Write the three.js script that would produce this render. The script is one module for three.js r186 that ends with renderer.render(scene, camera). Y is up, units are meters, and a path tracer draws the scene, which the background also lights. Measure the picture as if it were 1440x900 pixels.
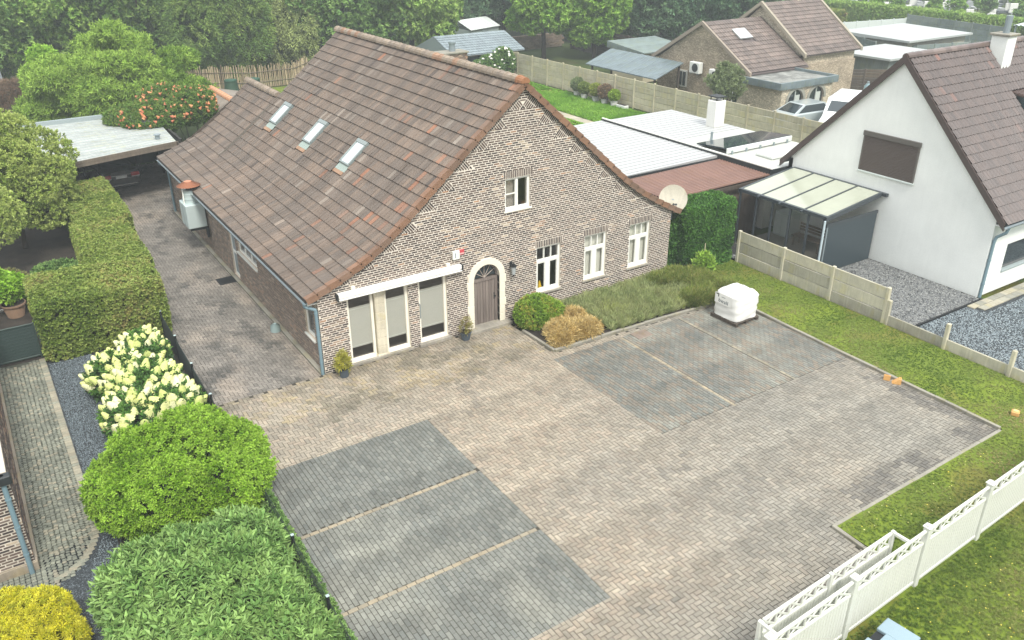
import * as THREE from 'three';

// ---------------------------------------------------------------- camera, sky, sun, exposure
const scene = new THREE.Scene();
const camera = new THREE.PerspectiveCamera(41.62, 1.6, 0.1, 600);
camera.position.set(-7.244, 12.5, 21.285);
camera.rotation.set(-0.457481, -0.577598, -0.00327, 'YXZ');
camera.updateMatrixWorld(true); camera.updateProjectionMatrix();
const renderer = new THREE.WebGLRenderer({ antialias: true });
renderer.toneMapping = THREE.LinearToneMapping;
renderer.toneMappingExposure = 2.6;
renderer.shadowMap.enabled = true;
{
  const w = 64, h = 32, d = new Float32Array(w * h * 4);           // rows from straight down (v = 0) to the zenith
  for (let j = 0; j < h; j++) for (let i = 0; i < w; i++) {
    const el = ((j + 0.5) / h - 0.5) * Math.PI, s = Math.sin(Math.max(el, 0)), L = el > 0 ? 0.38 + 0.46 * s : 0.2, o = (j * w + i) * 4;
    d[o] = L * (el > 0 ? 0.97 : 0.9); d[o + 1] = L; d[o + 2] = L * (el > 0 ? 1.04 : 0.8); d[o + 3] = 1;
  }
  const sky = new THREE.DataTexture(d, w, h, THREE.RGBAFormat, THREE.FloatType);
  sky.mapping = THREE.EquirectangularReflectionMapping; sky.magFilter = THREE.LinearFilter; sky.needsUpdate = true;
  scene.background = sky; scene.environment = sky;
}
const sun = new THREE.DirectionalLight(new THREE.Color(1, 0.955, 0.88), 1.5);
sun.position.set(-2, 60, 40); sun.target.position.set(6, 0, -5); sun.castShadow = true; sun.shadow.radius = 24;
Object.assign(sun.shadow.camera, { left: -60, right: 60, top: 60, bottom: -60, near: 1, far: 200 }); sun.shadow.mapSize.set(4096, 4096);
scene.add(sun, sun.target);
scene.fog = new THREE.FogExp2(new THREE.Color(0.80, 0.87, 0.88), 0.0014);

// ---------------------------------------------------------------- helpers
const rng = (s) => () => { s = (s + 0x6d2b79f5) | 0; let t = Math.imul(s ^ (s >>> 15), 1 | s); t = (t + Math.imul(t ^ (t >>> 7), 61 | t)) ^ t; return ((t ^ (t >>> 14)) >>> 0) / 4294967296; };
const R = rng(77), rr = (a, b) => a + (b - a) * R(), pick = (a) => a[Math.floor(R() * a.length)];
const V = (x, y, z) => new THREE.Vector3(x, y, z);
const lin = (hex) => new THREE.Color(hex).toArray();               // sRGB hex to linear
const mixc = (a, b, t) => a.map((v, i) => v + (b[i] - v) * t), scl = (a, k) => a.map((v) => v * k);
const clamp = (v, a = 0, b = 1) => Math.min(b, Math.max(a, v)), sstep = (a, b, x) => { const t = clamp((x - a) / (b - a)); return t * t * (3 - 2 * t); };
const hash = (x, y) => { let h = Math.imul(x | 0, 374761393) + Math.imul(y | 0, 668265263); h = Math.imul(h ^ (h >>> 13), 1274126177); return ((h ^ (h >>> 16)) >>> 0) / 4294967296; };
function vnoise(x, y, per = 0) {
  const xi = Math.floor(x), yi = Math.floor(y), fx = x - xi, fy = y - yi, u = fx * fx * (3 - 2 * fx), v = fy * fy * (3 - 2 * fy), m = (a) => per ? ((a % per) + per) % per : a;
  const a = hash(m(xi), m(yi)), b = hash(m(xi + 1), m(yi)), c = hash(m(xi), m(yi + 1)), d = hash(m(xi + 1), m(yi + 1));
  return a + (b - a) * u + (c - a) * v + (a - b - c + d) * u * v;
}
function fbm(x, y, o = 4, per = 0) { let s = 0, a = 0.5, t = 0; for (let i = 0; i < o; i++) { s += a * vnoise(x + i * 17.3 * (per ? 0 : 1), y, per); t += a; x *= 2; y *= 2; per *= 2; a *= 0.5; } return s / t; }
function tex(n, m, fn, { srgb = true, rx = 1, ry = 1 } = {}) {      // fn(u, v) -> value or [r, g, b] in 0..1
  const d = new Uint8Array(n * m * 4);
  for (let j = 0; j < m; j++) for (let i = 0; i < n; i++) { let c = fn(i / n, j / m); if (typeof c === 'number') c = [c, c, c]; for (let k = 0; k < 3; k++) d[(j * n + i) * 4 + k] = clamp(c[k]) * 255; d[(j * n + i) * 4 + 3] = 255; }
  const t = new THREE.DataTexture(d, n, m); t.wrapS = t.wrapT = THREE.RepeatWrapping; t.magFilter = THREE.LinearFilter; t.minFilter = THREE.LinearFilter;
  if (srgb) t.colorSpace = THREE.SRGBColorSpace; t.repeat.set(rx, ry); t.needsUpdate = true; return t;
}
const again = (t, rx, ry) => { const c = t.clone(); c.repeat.set(rx, ry); c.needsUpdate = true; return c; };
const T = {};
T.grain = tex(512, 512, (u, v) => 0.82 + 0.2 * (0.5 * fbm(u * 64, v * 64, 3, 64) + 0.5 * fbm(u * 6, v * 6, 4, 6)), { rx: 0.6, ry: 0.6 });
T.stone = tex(512, 512, (u, v) => { const a = fbm(u * 5, v * 5, 5, 5), b = vnoise(u * 180, v * 180, 180), s = vnoise(u * 90 + 3, v * 90, 90); return (0.78 + 0.25 * a + 0.1 * (b - 0.5)) * (s > 0.9 ? 0.85 : 1); }, { rx: 0.5, ry: 0.5 });
T.conc = tex(512, 512, (u, v) => { const a = fbm(u * 4, v * 4, 5, 4), st = fbm(u * 40, v * 3, 3, 40), b = vnoise(u * 200, v * 200, 200), g = sstep(0.5, 0.72, fbm(u * 7 + 5, v * 5, 4, 0)); const k = 0.7 + 0.24 * a + 0.12 * st + 0.08 * (b - 0.5); return [k, k * (1 - 0.01 * g), k * (1 - 0.08 * g)]; }, { rx: 0.45, ry: 0.45 });
T.plaster = tex(512, 512, (u, v) => 0.92 + 0.05 * fbm(u * 5, v * 5, 4, 5) + 0.02 * fbm(u * 30, v * 3, 3, 0) + 0.03 * (vnoise(u * 220, v * 220, 220) - 0.5), { rx: 0.3, ry: 0.3 });
T.wood = tex(256, 512, (u, v) => { const a = fbm(u * 40, v * 3, 3, 0), b = fbm(u * 6, v * 1.5, 3, 0); return 0.6 + 0.25 * a + 0.2 * b; }, { rx: 1, ry: 0.5 });
T.gravel = tex(512, 512, (u, v) => { const a = vnoise(u * 110, v * 110, 110), b = vnoise(u * 220, v * 220, 220), c = fbm(u * 6, v * 6, 4, 6); return 0.22 + 0.75 * a * a * b + 0.35 * b * c; }, { rx: 0.5, ry: 0.5 });
T.speck = tex(512, 512, (u, v) => 0.55 + 0.5 * vnoise(u * 40, v * 110, 0) * vnoise(u * 90 + 5, v * 200, 0) + 0.2 * fbm(u * 6, v * 6, 3, 6), { rx: 0.25, ry: 0.25 });
T.earth = tex(512, 512, (u, v) => { const a = fbm(u * 8, v * 8, 5, 8), b = vnoise(u * 150, v * 150, 150); return 0.45 + 0.45 * a + 0.2 * (b - 0.5); }, { rx: 0.35, ry: 0.35 });
T.lawn = tex(512, 512, (u, v) => { const a = fbm(u * 7, v * 7, 5, 7), b = vnoise(u * 160, v * 160, 160), d = sstep(0.52, 0.7, fbm(u * 4 + 9, v * 4, 4, 0)); return mixc([0.42 + 0.2 * a + 0.12 * b, 0.5 + 0.2 * a + 0.12 * b, 0.25], [0.66, 0.6, 0.4], d * 0.7); }, { rx: 0.16, ry: 0.16 });
T.bump = tex(256, 256, (u, v) => 0.5 * vnoise(u * 120, v * 120, 120) + 0.5 * fbm(u * 16, v * 16, 4, 16), { srgb: false, rx: 1, ry: 1 });
function mat(hex, rough = 0.8, o = {}) {
  const m = new THREE.MeshPhysicalMaterial({ color: hex, roughness: rough, side: THREE.DoubleSide });
  if (o.map) { m.map = o.map; } if (o.bump) { m.bumpMap = T.bump; m.bumpScale = o.bump; }
  for (const k of ['metalness', 'vertexColors', 'clearcoat', 'clearcoatRoughness', 'transmission', 'ior', 'thickness', 'specularIntensity', 'sheen']) if (o[k] !== undefined) m[k] = o[k];
  return m;
}
// geometry collector: flat faces with uv in metres, optional vertex colours
class B {
  constructor() { this.p = []; this.n = []; this.u = []; this.c = []; this.col = null; }
  vert(p, n, u) { this.p.push(p[0], p[1], p[2]); this.n.push(n[0], n[1], n[2]); this.u.push(u[0], u[1]); if (this.col) this.c.push(...this.col); }
  poly(pts, inside) {                                               // convex polygon, turned away from the point inside
    const a = pts[0]; let nx = 0, ny = 0, nz = 0;
    for (let i = 0; i < pts.length; i++) { const p = pts[i], q = pts[(i + 1) % pts.length]; nx += (p[1] - q[1]) * (p[2] + q[2]); ny += (p[2] - q[2]) * (p[0] + q[0]); nz += (p[0] - q[0]) * (p[1] + q[1]); }
    const l = Math.hypot(nx, ny, nz) || 1; nx /= l; ny /= l; nz /= l;
    if (inside && (a[0] - inside[0]) * nx + (a[1] - inside[1]) * ny + (a[2] - inside[2]) * nz < 0) { nx = -nx; ny = -ny; nz = -nz; pts = pts.slice().reverse(); }
    const ax = Math.abs(nx), ay = Math.abs(ny), az = Math.abs(nz), uv = (p) => ay >= ax && ay >= az ? [p[0], -p[2]] : ax >= az ? [p[2], p[1]] : [p[0], p[1]], n = [nx, ny, nz];
    for (let i = 1; i + 1 < pts.length; i++) for (const q of [pts[0], pts[i], pts[i + 1]]) this.vert(q, n, uv(q));
    return this;
  }
  hex(c8, skip = '') {                                              // 8 corners: bottom ring 0-3, top ring 4-7
    const m = [0, 1, 2].map((k) => c8.reduce((s, p) => s + p[k], 0) / 8), f = { b: [0, 1, 2, 3], t: [4, 5, 6, 7], 0: [0, 1, 5, 4], 1: [1, 2, 6, 5], 2: [2, 3, 7, 6], 3: [3, 0, 4, 7] };
    for (const k in f) if (!skip.includes(k)) this.poly(f[k].map((i) => c8[i]), m);
    return this;
  }
  box(x0, x1, y0, y1, z0, z1, skip = '') { return this.hex([[x0, y0, z0], [x1, y0, z0], [x1, y0, z1], [x0, y0, z1], [x0, y1, z0], [x1, y1, z0], [x1, y1, z1], [x0, y1, z1]], skip); }
  cbox(x0, x1, y0, y1, z0, z1, b = 0.01, M = null) {                // chamfered box, optionally through a map M(point)
    const c = [(x0 + x1) / 2, (y0 + y1) / 2, (z0 + z1) / 2], h = [Math.abs(x1 - x0) / 2, Math.abs(y1 - y0) / 2, Math.abs(z1 - z0) / 2], g = M || ((p) => p), inside = g(c);
    b = Math.min(b, h[0] * 0.9, h[1] * 0.9, h[2] * 0.9);
    const P = (s, k) => g(c.map((v, i) => v + s[i] * (i === k ? h[i] : h[i] - b)));
    for (let k = 0; k < 3; k++) { const i = (k + 1) % 3, j = (k + 2) % 3; for (const s of [-1, 1]) { const q = (a, d) => { const e = [0, 0, 0]; e[k] = s; e[i] = a; e[j] = d; return P(e, k); }; this.poly([q(-1, -1), q(1, -1), q(1, 1), q(-1, 1)], inside); }
      for (const s of [-1, 1]) for (const t of [-1, 1]) { const e = (w, f) => { const v = [0, 0, 0]; v[i] = s; v[j] = t; v[k] = w; return P(v, f); }; this.poly([e(-1, i), e(1, i), e(1, j), e(-1, j)], inside); } }
    for (const a of [-1, 1]) for (const d of [-1, 1]) for (const e of [-1, 1]) this.poly([P([a, d, e], 0), P([a, d, e], 1), P([a, d, e], 2)], inside);
    return this;
  }
  prism(ring, lo, hi, cap = true) {                                 // ring of [x, z], from y lo to y hi
    const n = ring.length, m = [ring.reduce((s, p) => s + p[0], 0) / n, (lo + hi) / 2, ring.reduce((s, p) => s + p[1], 0) / n];
    for (let i = 0; i < n; i++) { const a = ring[i], b = ring[(i + 1) % n]; this.poly([[a[0], lo, a[1]], [b[0], lo, b[1]], [b[0], hi, b[1]], [a[0], hi, a[1]]], m); }
    if (cap) { this.poly(ring.map((p) => [p[0], hi, p[1]]), m); this.poly(ring.map((p) => [p[0], lo, p[1]]), m); }
    return this;
  }
  cyl(a, b, r0, r1 = r0, k = 10, caps = true) {
    const A = V(...a), D = V(...b).sub(A), L = D.length(); D.normalize(); const X = Math.abs(D.y) > 0.9 ? V(1, 0, 0) : V(0, 1, 0), U = V().crossVectors(D, X).normalize(), W = V().crossVectors(D, U);
    const pt = (t, an, r) => { const d = U.clone().multiplyScalar(Math.cos(an)).addScaledVector(W, Math.sin(an)); return [A.clone().addScaledVector(D, L * t).addScaledVector(d, r).toArray(), d.toArray()]; };
    for (let i = 0; i < k; i++) { const a0 = i / k * 6.28319, a1 = (i + 1) / k * 6.28319, q = [[0, a0, r0], [0, a1, r0], [1, a1, r1], [1, a0, r1]].map((v) => [...pt(...v), [v[1] * r0, v[0] * L]]); for (const j of [0, 1, 2, 0, 2, 3]) this.vert(...q[j]); }
    if (caps) for (const [t, r] of [[0, r0], [1, r1]]) if (r > 0.004) { const ring = []; for (let i = 0; i < k; i++) ring.push(pt(t, i / k * 6.28319, r)[0]); this.poly(ring, A.clone().addScaledVector(D, L * 0.5).toArray()); }
    return this;
  }
  path(pts, r, k = 6) { for (let i = 0; i + 1 < pts.length; i++) this.cyl(pts[i], pts[i + 1], r, r, k, i === 0 || i + 2 === pts.length); return this; }
  geo(o = [0, 0, 0]) {
    const g = new THREE.BufferGeometry(), p = new Float32Array(this.p); if (o[0] || o[1] || o[2]) for (let i = 0; i < p.length; i += 3) { p[i] -= o[0]; p[i + 1] -= o[1]; p[i + 2] -= o[2]; }
    g.setAttribute('position', new THREE.BufferAttribute(p, 3)); g.setAttribute('normal', new THREE.BufferAttribute(new Float32Array(this.n), 3)); g.setAttribute('uv', new THREE.BufferAttribute(new Float32Array(this.u), 2));
    if (this.c.length) g.setAttribute('color', new THREE.BufferAttribute(new Float32Array(this.c), 3));
    return g;
  }
  add(b) { for (const k of ['p', 'n', 'u', 'c']) { const s = b[k], d = this[k]; for (let i = 0; i < s.length; i++) d.push(s[i]); } return this; }
  mesh(name, m, parent = scene, o) { return put(new THREE.Mesh(this.geo(o), m), name, parent, o); }
}
const taken = new Map();
function numbered(name) { const n = taken.get(name) ?? 0; taken.set(name, n + 1); return n ? name + '_' + String(n).padStart(3, '0') : name; }
function put(o, name, parent, at) { o.name = parent === scene ? numbered(name) : name; o.castShadow = o.receiveShadow = true; if (at) o.position.set(...at); parent.add(o); return o; }
function tag(o, label, category, group, kind) { o.userData = { ...o.userData, label, category }; if (group) o.userData.group = group; if (kind) o.userData.kind = kind; return o; }
function thing(name, label, category, at = [0, 0, 0], turn = 0, group) { const o = new THREE.Group(); o.name = numbered(name); scene.add(o); o.position.set(...at); o.rotation.y = turn; return tag(o, label, category, group); }
function struct(name, label, category, b, m) { return tag(b.mesh(name, m), label, category, null, 'structure'); }
function copyOf(o, at, turn, label, group) { const c = o.clone(); c.name = numbered(o.name.replace(/_\d{3}$/, '')); scene.add(c); c.position.set(...at); c.rotation.y = turn; c.userData = { ...o.userData }; if (label) c.userData.label = label; if (group) c.userData.group = group; return c; }
const seen = (p) => { const v = V(...p).project(camera); return Math.abs(v.x) < 1 && Math.abs(v.y) < 1 && v.z < 1; };
// a surface laid from pieces: the largest in the picture as parts of their own, the rest joined
class Pieces {
  constructor() { this.list = []; }
  add(b, c, size = 1) { const d = Math.hypot(c[0] - camera.position.x, c[1] - camera.position.y, c[2] - camera.position.z); this.list.push({ b, c, s: (seen(c) ? 1 : 0.001) * size / d }); }
  lay(name, rest, m, parent, max = 290) {
    this.list.sort((a, b) => b.s - a.s); const r = new B();
    this.list.forEach(({ b, c }, i) => { if (i < max) b.mesh(name, m, parent, c); else r.add(b); });
    if (this.list.length > max) r.mesh(rest, m, parent).userData.kind = 'stuff';
  }
}
// foliage: sprigs of leaves set over lobes or boxes
function sprig(n, len, wid, o = {}) {
  const { spread = 1.0, stem = 0.6, fold = 0.3, seed = 3, droop = 0 } = o, r = rng(seed), p = [];
  for (let i = 0; i < n; i++) {
    const t = n > 1 ? i / (n - 1) : 1, az = i * 2.399 + r() * 0.8, el = spread * (1.15 - 0.8 * t) + (r() - 0.5) * 0.5 + droop, L = len * (0.75 + 0.5 * r()), W = wid * (0.75 + 0.5 * r());
    const d = V(Math.sin(el) * Math.cos(az), Math.cos(el), Math.sin(el) * Math.sin(az)), s = V(-Math.sin(az), (r() - 0.5) * 0.6, Math.cos(az)).normalize(), nn = V().crossVectors(s, d).normalize();
    const b = V(0, stem * len * t, 0), m = b.clone().addScaledVector(d, L * 0.5), tip = b.clone().addScaledVector(d, L).addScaledVector(nn, -0.15 * L), l = m.clone().addScaledVector(s, W / 2).addScaledVector(nn, fold * W), q = m.clone().addScaledVector(s, -W / 2).addScaledVector(nn, fold * W);
    for (const v of [b, l, tip, b, tip, q]) p.push(v.x, v.y, v.z);
  }
  const g = new THREE.BufferGeometry(); g.setAttribute('position', new THREE.BufferAttribute(new Float32Array(p), 3)); g.computeVertexNormals(); return g;
}
const leafMat = mat('#ffffff', 0.55, { specularIntensity: 0.5 }), dullLeaf = mat('#ffffff', 0.85, { specularIntensity: 0.25 });
function inLobes(n, lobes, o = {}) {                                // points through the outer shell of a union of ellipsoids
  const { depth = 0.35, low = -1, seed = 5 } = o, r = rng(seed), w = lobes.map((l) => (l[3] * l[4] + l[4] * l[5] + l[3] * l[5])), W = w.reduce((a, b) => a + b), out = [];
  for (let tries = 0; out.length < n && tries < n * 6; tries++) {
    let k = r() * W, i = 0; while (i < w.length - 1 && (k -= w[i]) > 0) i++;
    const l = lobes[i], y = r() * 2 - 1, a = r() * 6.28319, s = Math.sqrt(1 - y * y), d = [s * Math.cos(a), y, s * Math.sin(a)];
    if (y < low) continue;
    const q = 1 - depth * r() * r(), p = [l[0] + d[0] * l[3] * q, l[1] + d[1] * l[4] * q, l[2] + d[2] * l[5] * q];
    if (p[1] < 0.02) continue;
    if (lobes.some((m, j) => j !== i && ((p[0] - m[0]) / m[3]) ** 2 + ((p[1] - m[1]) / m[4]) ** 2 + ((p[2] - m[2]) / m[5]) ** 2 < 0.5)) continue;
    const nn = V(d[0] / l[3], d[1] / l[4], d[2] / l[5]).normalize(); out.push([p, [nn.x, nn.y, nn.z]]);
  }
  return out;
}
function inBox(n, x0, x1, y0, y1, z0, z1, o = {}) {
  const { wave = 0.06, depth = 0.14, seed = 9 } = o, r = rng(seed), A = [(x1 - x0) * (z1 - z0), (x1 - x0) * (y1 - y0), (x1 - x0) * (y1 - y0), (z1 - z0) * (y1 - y0), (z1 - z0) * (y1 - y0)], S = A.reduce((a, b) => a + b), out = [];
  for (let i = 0; i < n; i++) {
    let k = r() * S, f = 0; while (f < 4 && (k -= A[f]) > 0) f++;
    const u = r(), v = r(), e = -depth * r() * r() + wave * (fbm(u * 6 + f * 9, v * 6, 2) - 0.5) * 2, x = x0 + (x1 - x0) * u, z = z0 + (z1 - z0) * v, y = y0 + (y1 - y0) * v, zz = z0 + (z1 - z0) * u;
    out.push([[[x, y1 + e, z], [0, 1, 0]], [[x, y, z1 + e], [0, 0.1, 1]], [[x, y, z0 - e], [0, 0.1, -1]], [[x1 + e, y, zz], [1, 0.1, 0]], [[x0 - e, y, zz], [-1, 0.1, 0]]][f]);
  }
  return out;
}
function leaves(name, parent, geo, pts, cols, o = {}) {
  const { s0 = 0.75, s1 = 1.25, up = 0.35, wild = 0.7, seed = 21, m = leafMat, patch = 0 } = o, r = rng(seed), im = new THREE.InstancedMesh(geo, m, pts.length), M = new THREE.Matrix4(), q = new THREE.Quaternion(), q2 = new THREE.Quaternion(), Y = V(0, 1, 0), C = new THREE.Color();
  pts.forEach(([p, n], i) => {
    const d = V(n[0] + (r() - 0.5) * 2 * wild, n[1] + up + (r() - 0.5) * 2 * wild, n[2] + (r() - 0.5) * 2 * wild).normalize(); q.setFromUnitVectors(Y, d); q2.setFromAxisAngle(Y, r() * 6.283); q.multiply(q2);
    const s = s0 + (s1 - s0) * r(); im.setMatrixAt(i, M.compose(V(...p), q, V(s, s, s)));
    let t = r(); if (patch < 0) t = clamp(0.35 * t + 1.7 * (fbm(p[0] / -patch + 7, p[2] / -patch, 4) - 0.33)); else if (patch) t = clamp(0.5 * t + 0.9 * (fbm(p[0] / patch + 7, p[2] / patch + p[1] / patch, 3) - 0.2)); const k = t * (cols.length - 1), a = Math.min(cols.length - 2, Math.floor(k)), c = scl(mixc(cols[a], cols[a + 1], k - a), 0.8 + 0.4 * r()); im.setColorAt(i, C.setRGB(c[0], c[1], c[2]));
  });
  im.frustumCulled = false; put(im, name, parent); im.userData.kind = 'stuff'; return im;
}
// ---------------------------------------------------------------- the ground
const M = {
  earth: mat('#6d6150', 0.95, { map: T.earth }), lawn: mat('#a8ad76', 0.95, { map: T.lawn }), sand: mat('#3d392f', 0.95, { map: T.grain }),
  paver: mat('#ffffff', 0.72, { map: T.stone, vertexColors: true, bump: 0.002 }), conc: mat('#c2bea9', 0.85, { map: T.conc, bump: 0.003 }), kerb: mat('#9c988b', 0.85, { map: T.conc, bump: 0.003 }),
  gravelDark: mat('#7b7d7c', 0.9, { map: T.gravel, bump: 0.012 }), gravelBlue: mat('#87939a', 0.9, { map: T.gravel, bump: 0.01 }), soil: mat('#4d443a', 0.98, { map: T.earth, bump: 0.02 }),
  white: mat('#e4e4dc', 0.45), zinc: mat('#8b979b', 0.5, { metalness: 0.35 }), dark: mat('#23282a', 0.6), black: mat('#15181a', 0.5), bluegrey: mat('#6f8790', 0.55),
  glass: mat('#ffffff', 0.03, { transmission: 1, ior: 1.5 }), glassDark: mat('#2b3438', 0.06, { clearcoat: 0.5 }), wood: mat('#8a7d6d', 0.8, { map: T.wood }), woodDark: mat('#5b5147', 0.85, { map: T.wood }), bark: mat('#5d5145', 0.95, { map: T.earth }),
};
{ const b = new B(); b.poly([[-220, -0.09, 60], [260, -0.09, 60], [260, -0.09, -320], [-220, -0.09, -320]], [0, -5, 0]); struct('ground', 'grassy earth ground that reaches under everything to the horizon', 'ground', b, mat('#66704a', 0.95, { map: again(T.lawn, 0.05, 0.05) })); }
const inPoly = (x, z, P) => { let c = false; for (let i = 0, j = P.length - 1; i < P.length; j = i++) if ((P[i][1] > z) !== (P[j][1] > z) && x < (P[j][0] - P[i][0]) * (z - P[i][1]) / (P[j][1] - P[i][1]) + P[i][0]) c = !c; return c; };
function sheet(name, label, category, ring, y, m) { const b = new B(); b.prism(ring, y - 0.05, y); return struct(name, label, category, b, m); }
// one paver with chamfered top edge, centre (x, z), half sizes
function paver(x, z, hx, hz, col, y = 0, dep = 0.02, ch = 0.008, rot = 0) {
  const b = new B(); b.col = col; const ty = y + rr(-0.004, 0.003), tx = rr(-0.02, 0.02), tz = rr(-0.02, 0.02), c = Math.cos(rot), s = Math.sin(rot), P = (u, v, h) => [x + u * c - v * s, ty + h + (h > -0.015 ? tx * u + tz * v : 0), z + u * s + v * c], ins = [x, y - 0.015, z];
  const top = [[-1, -1], [1, -1], [1, 1], [-1, 1]].map(([u, v]) => P(u * (hx - ch), v * (hz - ch), 0)), mid = [[-1, -1], [1, -1], [1, 1], [-1, 1]].map(([u, v]) => P(u * hx, v * hz, -ch * 0.7)), low = [[-1, -1], [1, -1], [1, 1], [-1, 1]].map(([u, v]) => P(u * hx, v * hz, -dep));
  b.poly(top, ins); for (let i = 0; i < 4; i++) { const j = (i + 1) % 4; b.poly([top[i], top[j], mid[j], mid[i]], ins); b.poly([mid[i], mid[j], low[j], low[i]], ins); }
  return b;
}
const bayL = [[-3.7, 3.85], [1.36, 3.85], [1.36, 11.68], [-3.7, 11.68]], bayR = [[6.2, 3.0], [13.84, 3.0], [13.84, 7.86], [6.2, 7.86]], rectOf = (b) => [b[0][0], b[1][0], b[0][1], b[2][1]];
const outside = (r, k) => { if (r[1] <= k[0] || r[0] >= k[1] || r[3] <= k[2] || r[2] >= k[3]) return r; const c = [[r[0], k[0], r[2], r[3]], [k[1], r[1], r[2], r[3]], [r[0], r[1], r[2], k[2]], [r[0], r[1], k[3], r[3]]].filter((q) => q[1] - q[0] > 0.02 && q[3] - q[2] > 0.02).sort((a, b) => (b[1] - b[0]) * (b[3] - b[2]) - (a[1] - a[0]) * (a[3] - a[2])); return c[0]; };
const within = (r, k) => { const q = [Math.max(r[0], k[0]), Math.min(r[1], k[1]), Math.max(r[2], k[2]), Math.min(r[3], k[3])]; return q[1] - q[0] > 0.02 && q[3] - q[2] > 0.02 ? q : null; };
const cutPaver = (r, col, y) => paver((r[0] + r[1]) / 2, (r[2] + r[3]) / 2, (r[1] - r[0]) / 2, (r[3] - r[2]) / 2, col, y);
const yard = [[-3.45, 0], [6.42, 0], [6.42, 2.66], [13.9, 2.9], [13.8, 12.7], [6.84, 12.72], [6.8, 14.78], [2.2, 14.95], [2.2, 16.6], [-3.75, 16.6], [-3.6, 6]];
{
  const tan = lin('#a69b88'), tan2 = lin('#9a9181'), grey = lin('#8f8b80'), rose = lin('#a69784'), yel = lin('#ac9c78'), moss = lin('#6f6a58'), stain = lin('#6b6862');
  const tone = (x, z) => {
    let c = mixc(tan, tan2, R()); if (R() < 0.25) c = mixc(c, rose, 0.7);
    const n = fbm(x * 0.35 + 4, z * 0.35, 4), g = clamp((x - 5.5) * 0.09 + (z - 6.5) * 0.075, -0.25, 0.6) + (n - 0.5) * 1.1 + 0.25; c = mixc(c, grey, clamp(g + rr(-0.12, 0.12)));
    const door = fbm(x * 1.1, z * 1.1 + 30, 3) * (z < 2.6 && z > 0 ? 1.25 : 0.62), y2 = fbm(x * 1.7 + 50, z * 1.7, 3);
    if (z < 2.4 && y2 > 0.56) c = mixc(c, yel, 0.75 * R()); if (door > 0.6) c = mixc(c, moss, clamp((door - 0.6) * 4) * rr(0.2, 0.8));
    const edge = fbm(x * 1.3 + 9, z * 1.3 + 2, 4); if (edge > 0.76) c = mixc(c, stain, rr(0.1, 0.5)); if (edge > 0.52 && (z > 12.0 && x > 7 && z < 12.8 || x > 13.2)) c = mixc(c, stain, rr(0.3, 0.9));
    return scl(c, rr(0.84, 1.12));
  };
  const st = sheet('courtyard_paving', 'courtyard laid with beige clay pavers in herringbone in front of the brick house', 'paving', yard, -0.016, M.sand), pc = new Pieces(), w = 0.105, W = 0.0465;
  const kL = rectOf(bayL), kR = rectOf(bayR);
  for (let i = -40; i < 134; i++) for (let j = 0; j < 160; j++) {
    const k = (((i - j) % 4) + 4) % 4; if (k !== 0 && k !== 3) continue; const H = k === 0, x = (i + (H ? 1 : 0.5)) * w, z = (j + (H ? 0.5 : 1)) * w; const hx = H ? w - 0.0055 : W, hz = H ? W : w - 0.0055; let r = [x - hx, x + hx, z - hz, z + hz]; r = outside(r, kL); if (r) r = outside(r, kR); if (r) r = within(r, [-4, 13.79, 0.005, x > 6.84 ? 12.71 : 17]); if (!r) continue; const cx = (r[0] + r[1]) / 2, cz = (r[2] + r[3]) / 2; if (!inPoly(cx, cz, yard)) continue;
    pc.add(cutPaver(r, tone(cx, cz)), [cx, 0, cz], (r[1] - r[0] + r[3] - r[2]) * 3);
  }
  pc.lay('paver', 'herringbone_pavers', M.paver, st);
  const gA = lin('#7c7d75'), gB = lin('#6e716b'), gC = lin('#8b8b80'), line = lin('#ab9c80'), warm = lin('#8a7c6b');
  for (const [bay, lines, ax, label] of [[bayL, [6.56, 9.16], 'z', 'grey paved parking bays beside the clipped green shrubs, split by cream paver lines'], [bayR, [8.86, 11.42], 'x', 'grey paved parking bays below the planted bed, split by cream paver lines']]) {
    const s2 = sheet('parking_bay_paving', label, 'paving', bay, -0.012, M.sand), p2 = new Pieces();
    for (let i = -35; i < 133; i++) for (let j = 0; j < 46; j++) {
      const x = (i + 0.5) * w, zz = 3.0 + (j + (i & 1 ? 0.5 : 0)) * 0.21; if (zz > 12.5) continue;
      let r = within([x - W, x + W, zz - w + 0.0055, zz + w - 0.0055], rectOf(bay)); for (const l of lines) if (r) r = outside(r, ax === 'z' ? [-5, 20, l - 0.054, l + 0.054] : [l - 0.054, l + 0.054, -5, 20]); if (!r) continue;
      const n = fbm(x * 0.9 + 3, zz * 0.9, 4), c = scl(mixc(mixc(gA, gB, R()), gC, clamp((n - 0.45) * 3)), rr(0.86, 1.14));
      p2.add(cutPaver(r, bay === bayR && R() < 0.6 ? mixc(c, warm, 0.8 * R()) : c), [(r[0] + r[1]) / 2, 0, (r[2] + r[3]) / 2], (r[3] - r[2]) * 5);
    }
    for (const l of lines) for (let k = -20; k < 64; k++) { const u = (k + 0.5) * 0.215, x = ax === 'z' ? u : l, z = ax === 'z' ? l : u; if (!inPoly(x, z, bay) || (ax === 'z' && u < -3.4)) continue; p2.add(paver(x, z, ax === 'z' ? 0.101 : 0.05, ax === 'z' ? 0.05 : 0.101, scl(mixc(line, gC, ax === 'x' ? (l > 10 ? 0.6 : 0.25) + rr(-0.15, 0.2) : rr(0.15, 0.45)), rr(0.85, 1.08)), 0.001), [x, 0, z], 1.6); }
    p2.lay('paver', 'running_bond_pavers', M.paver, s2);
  }
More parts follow.
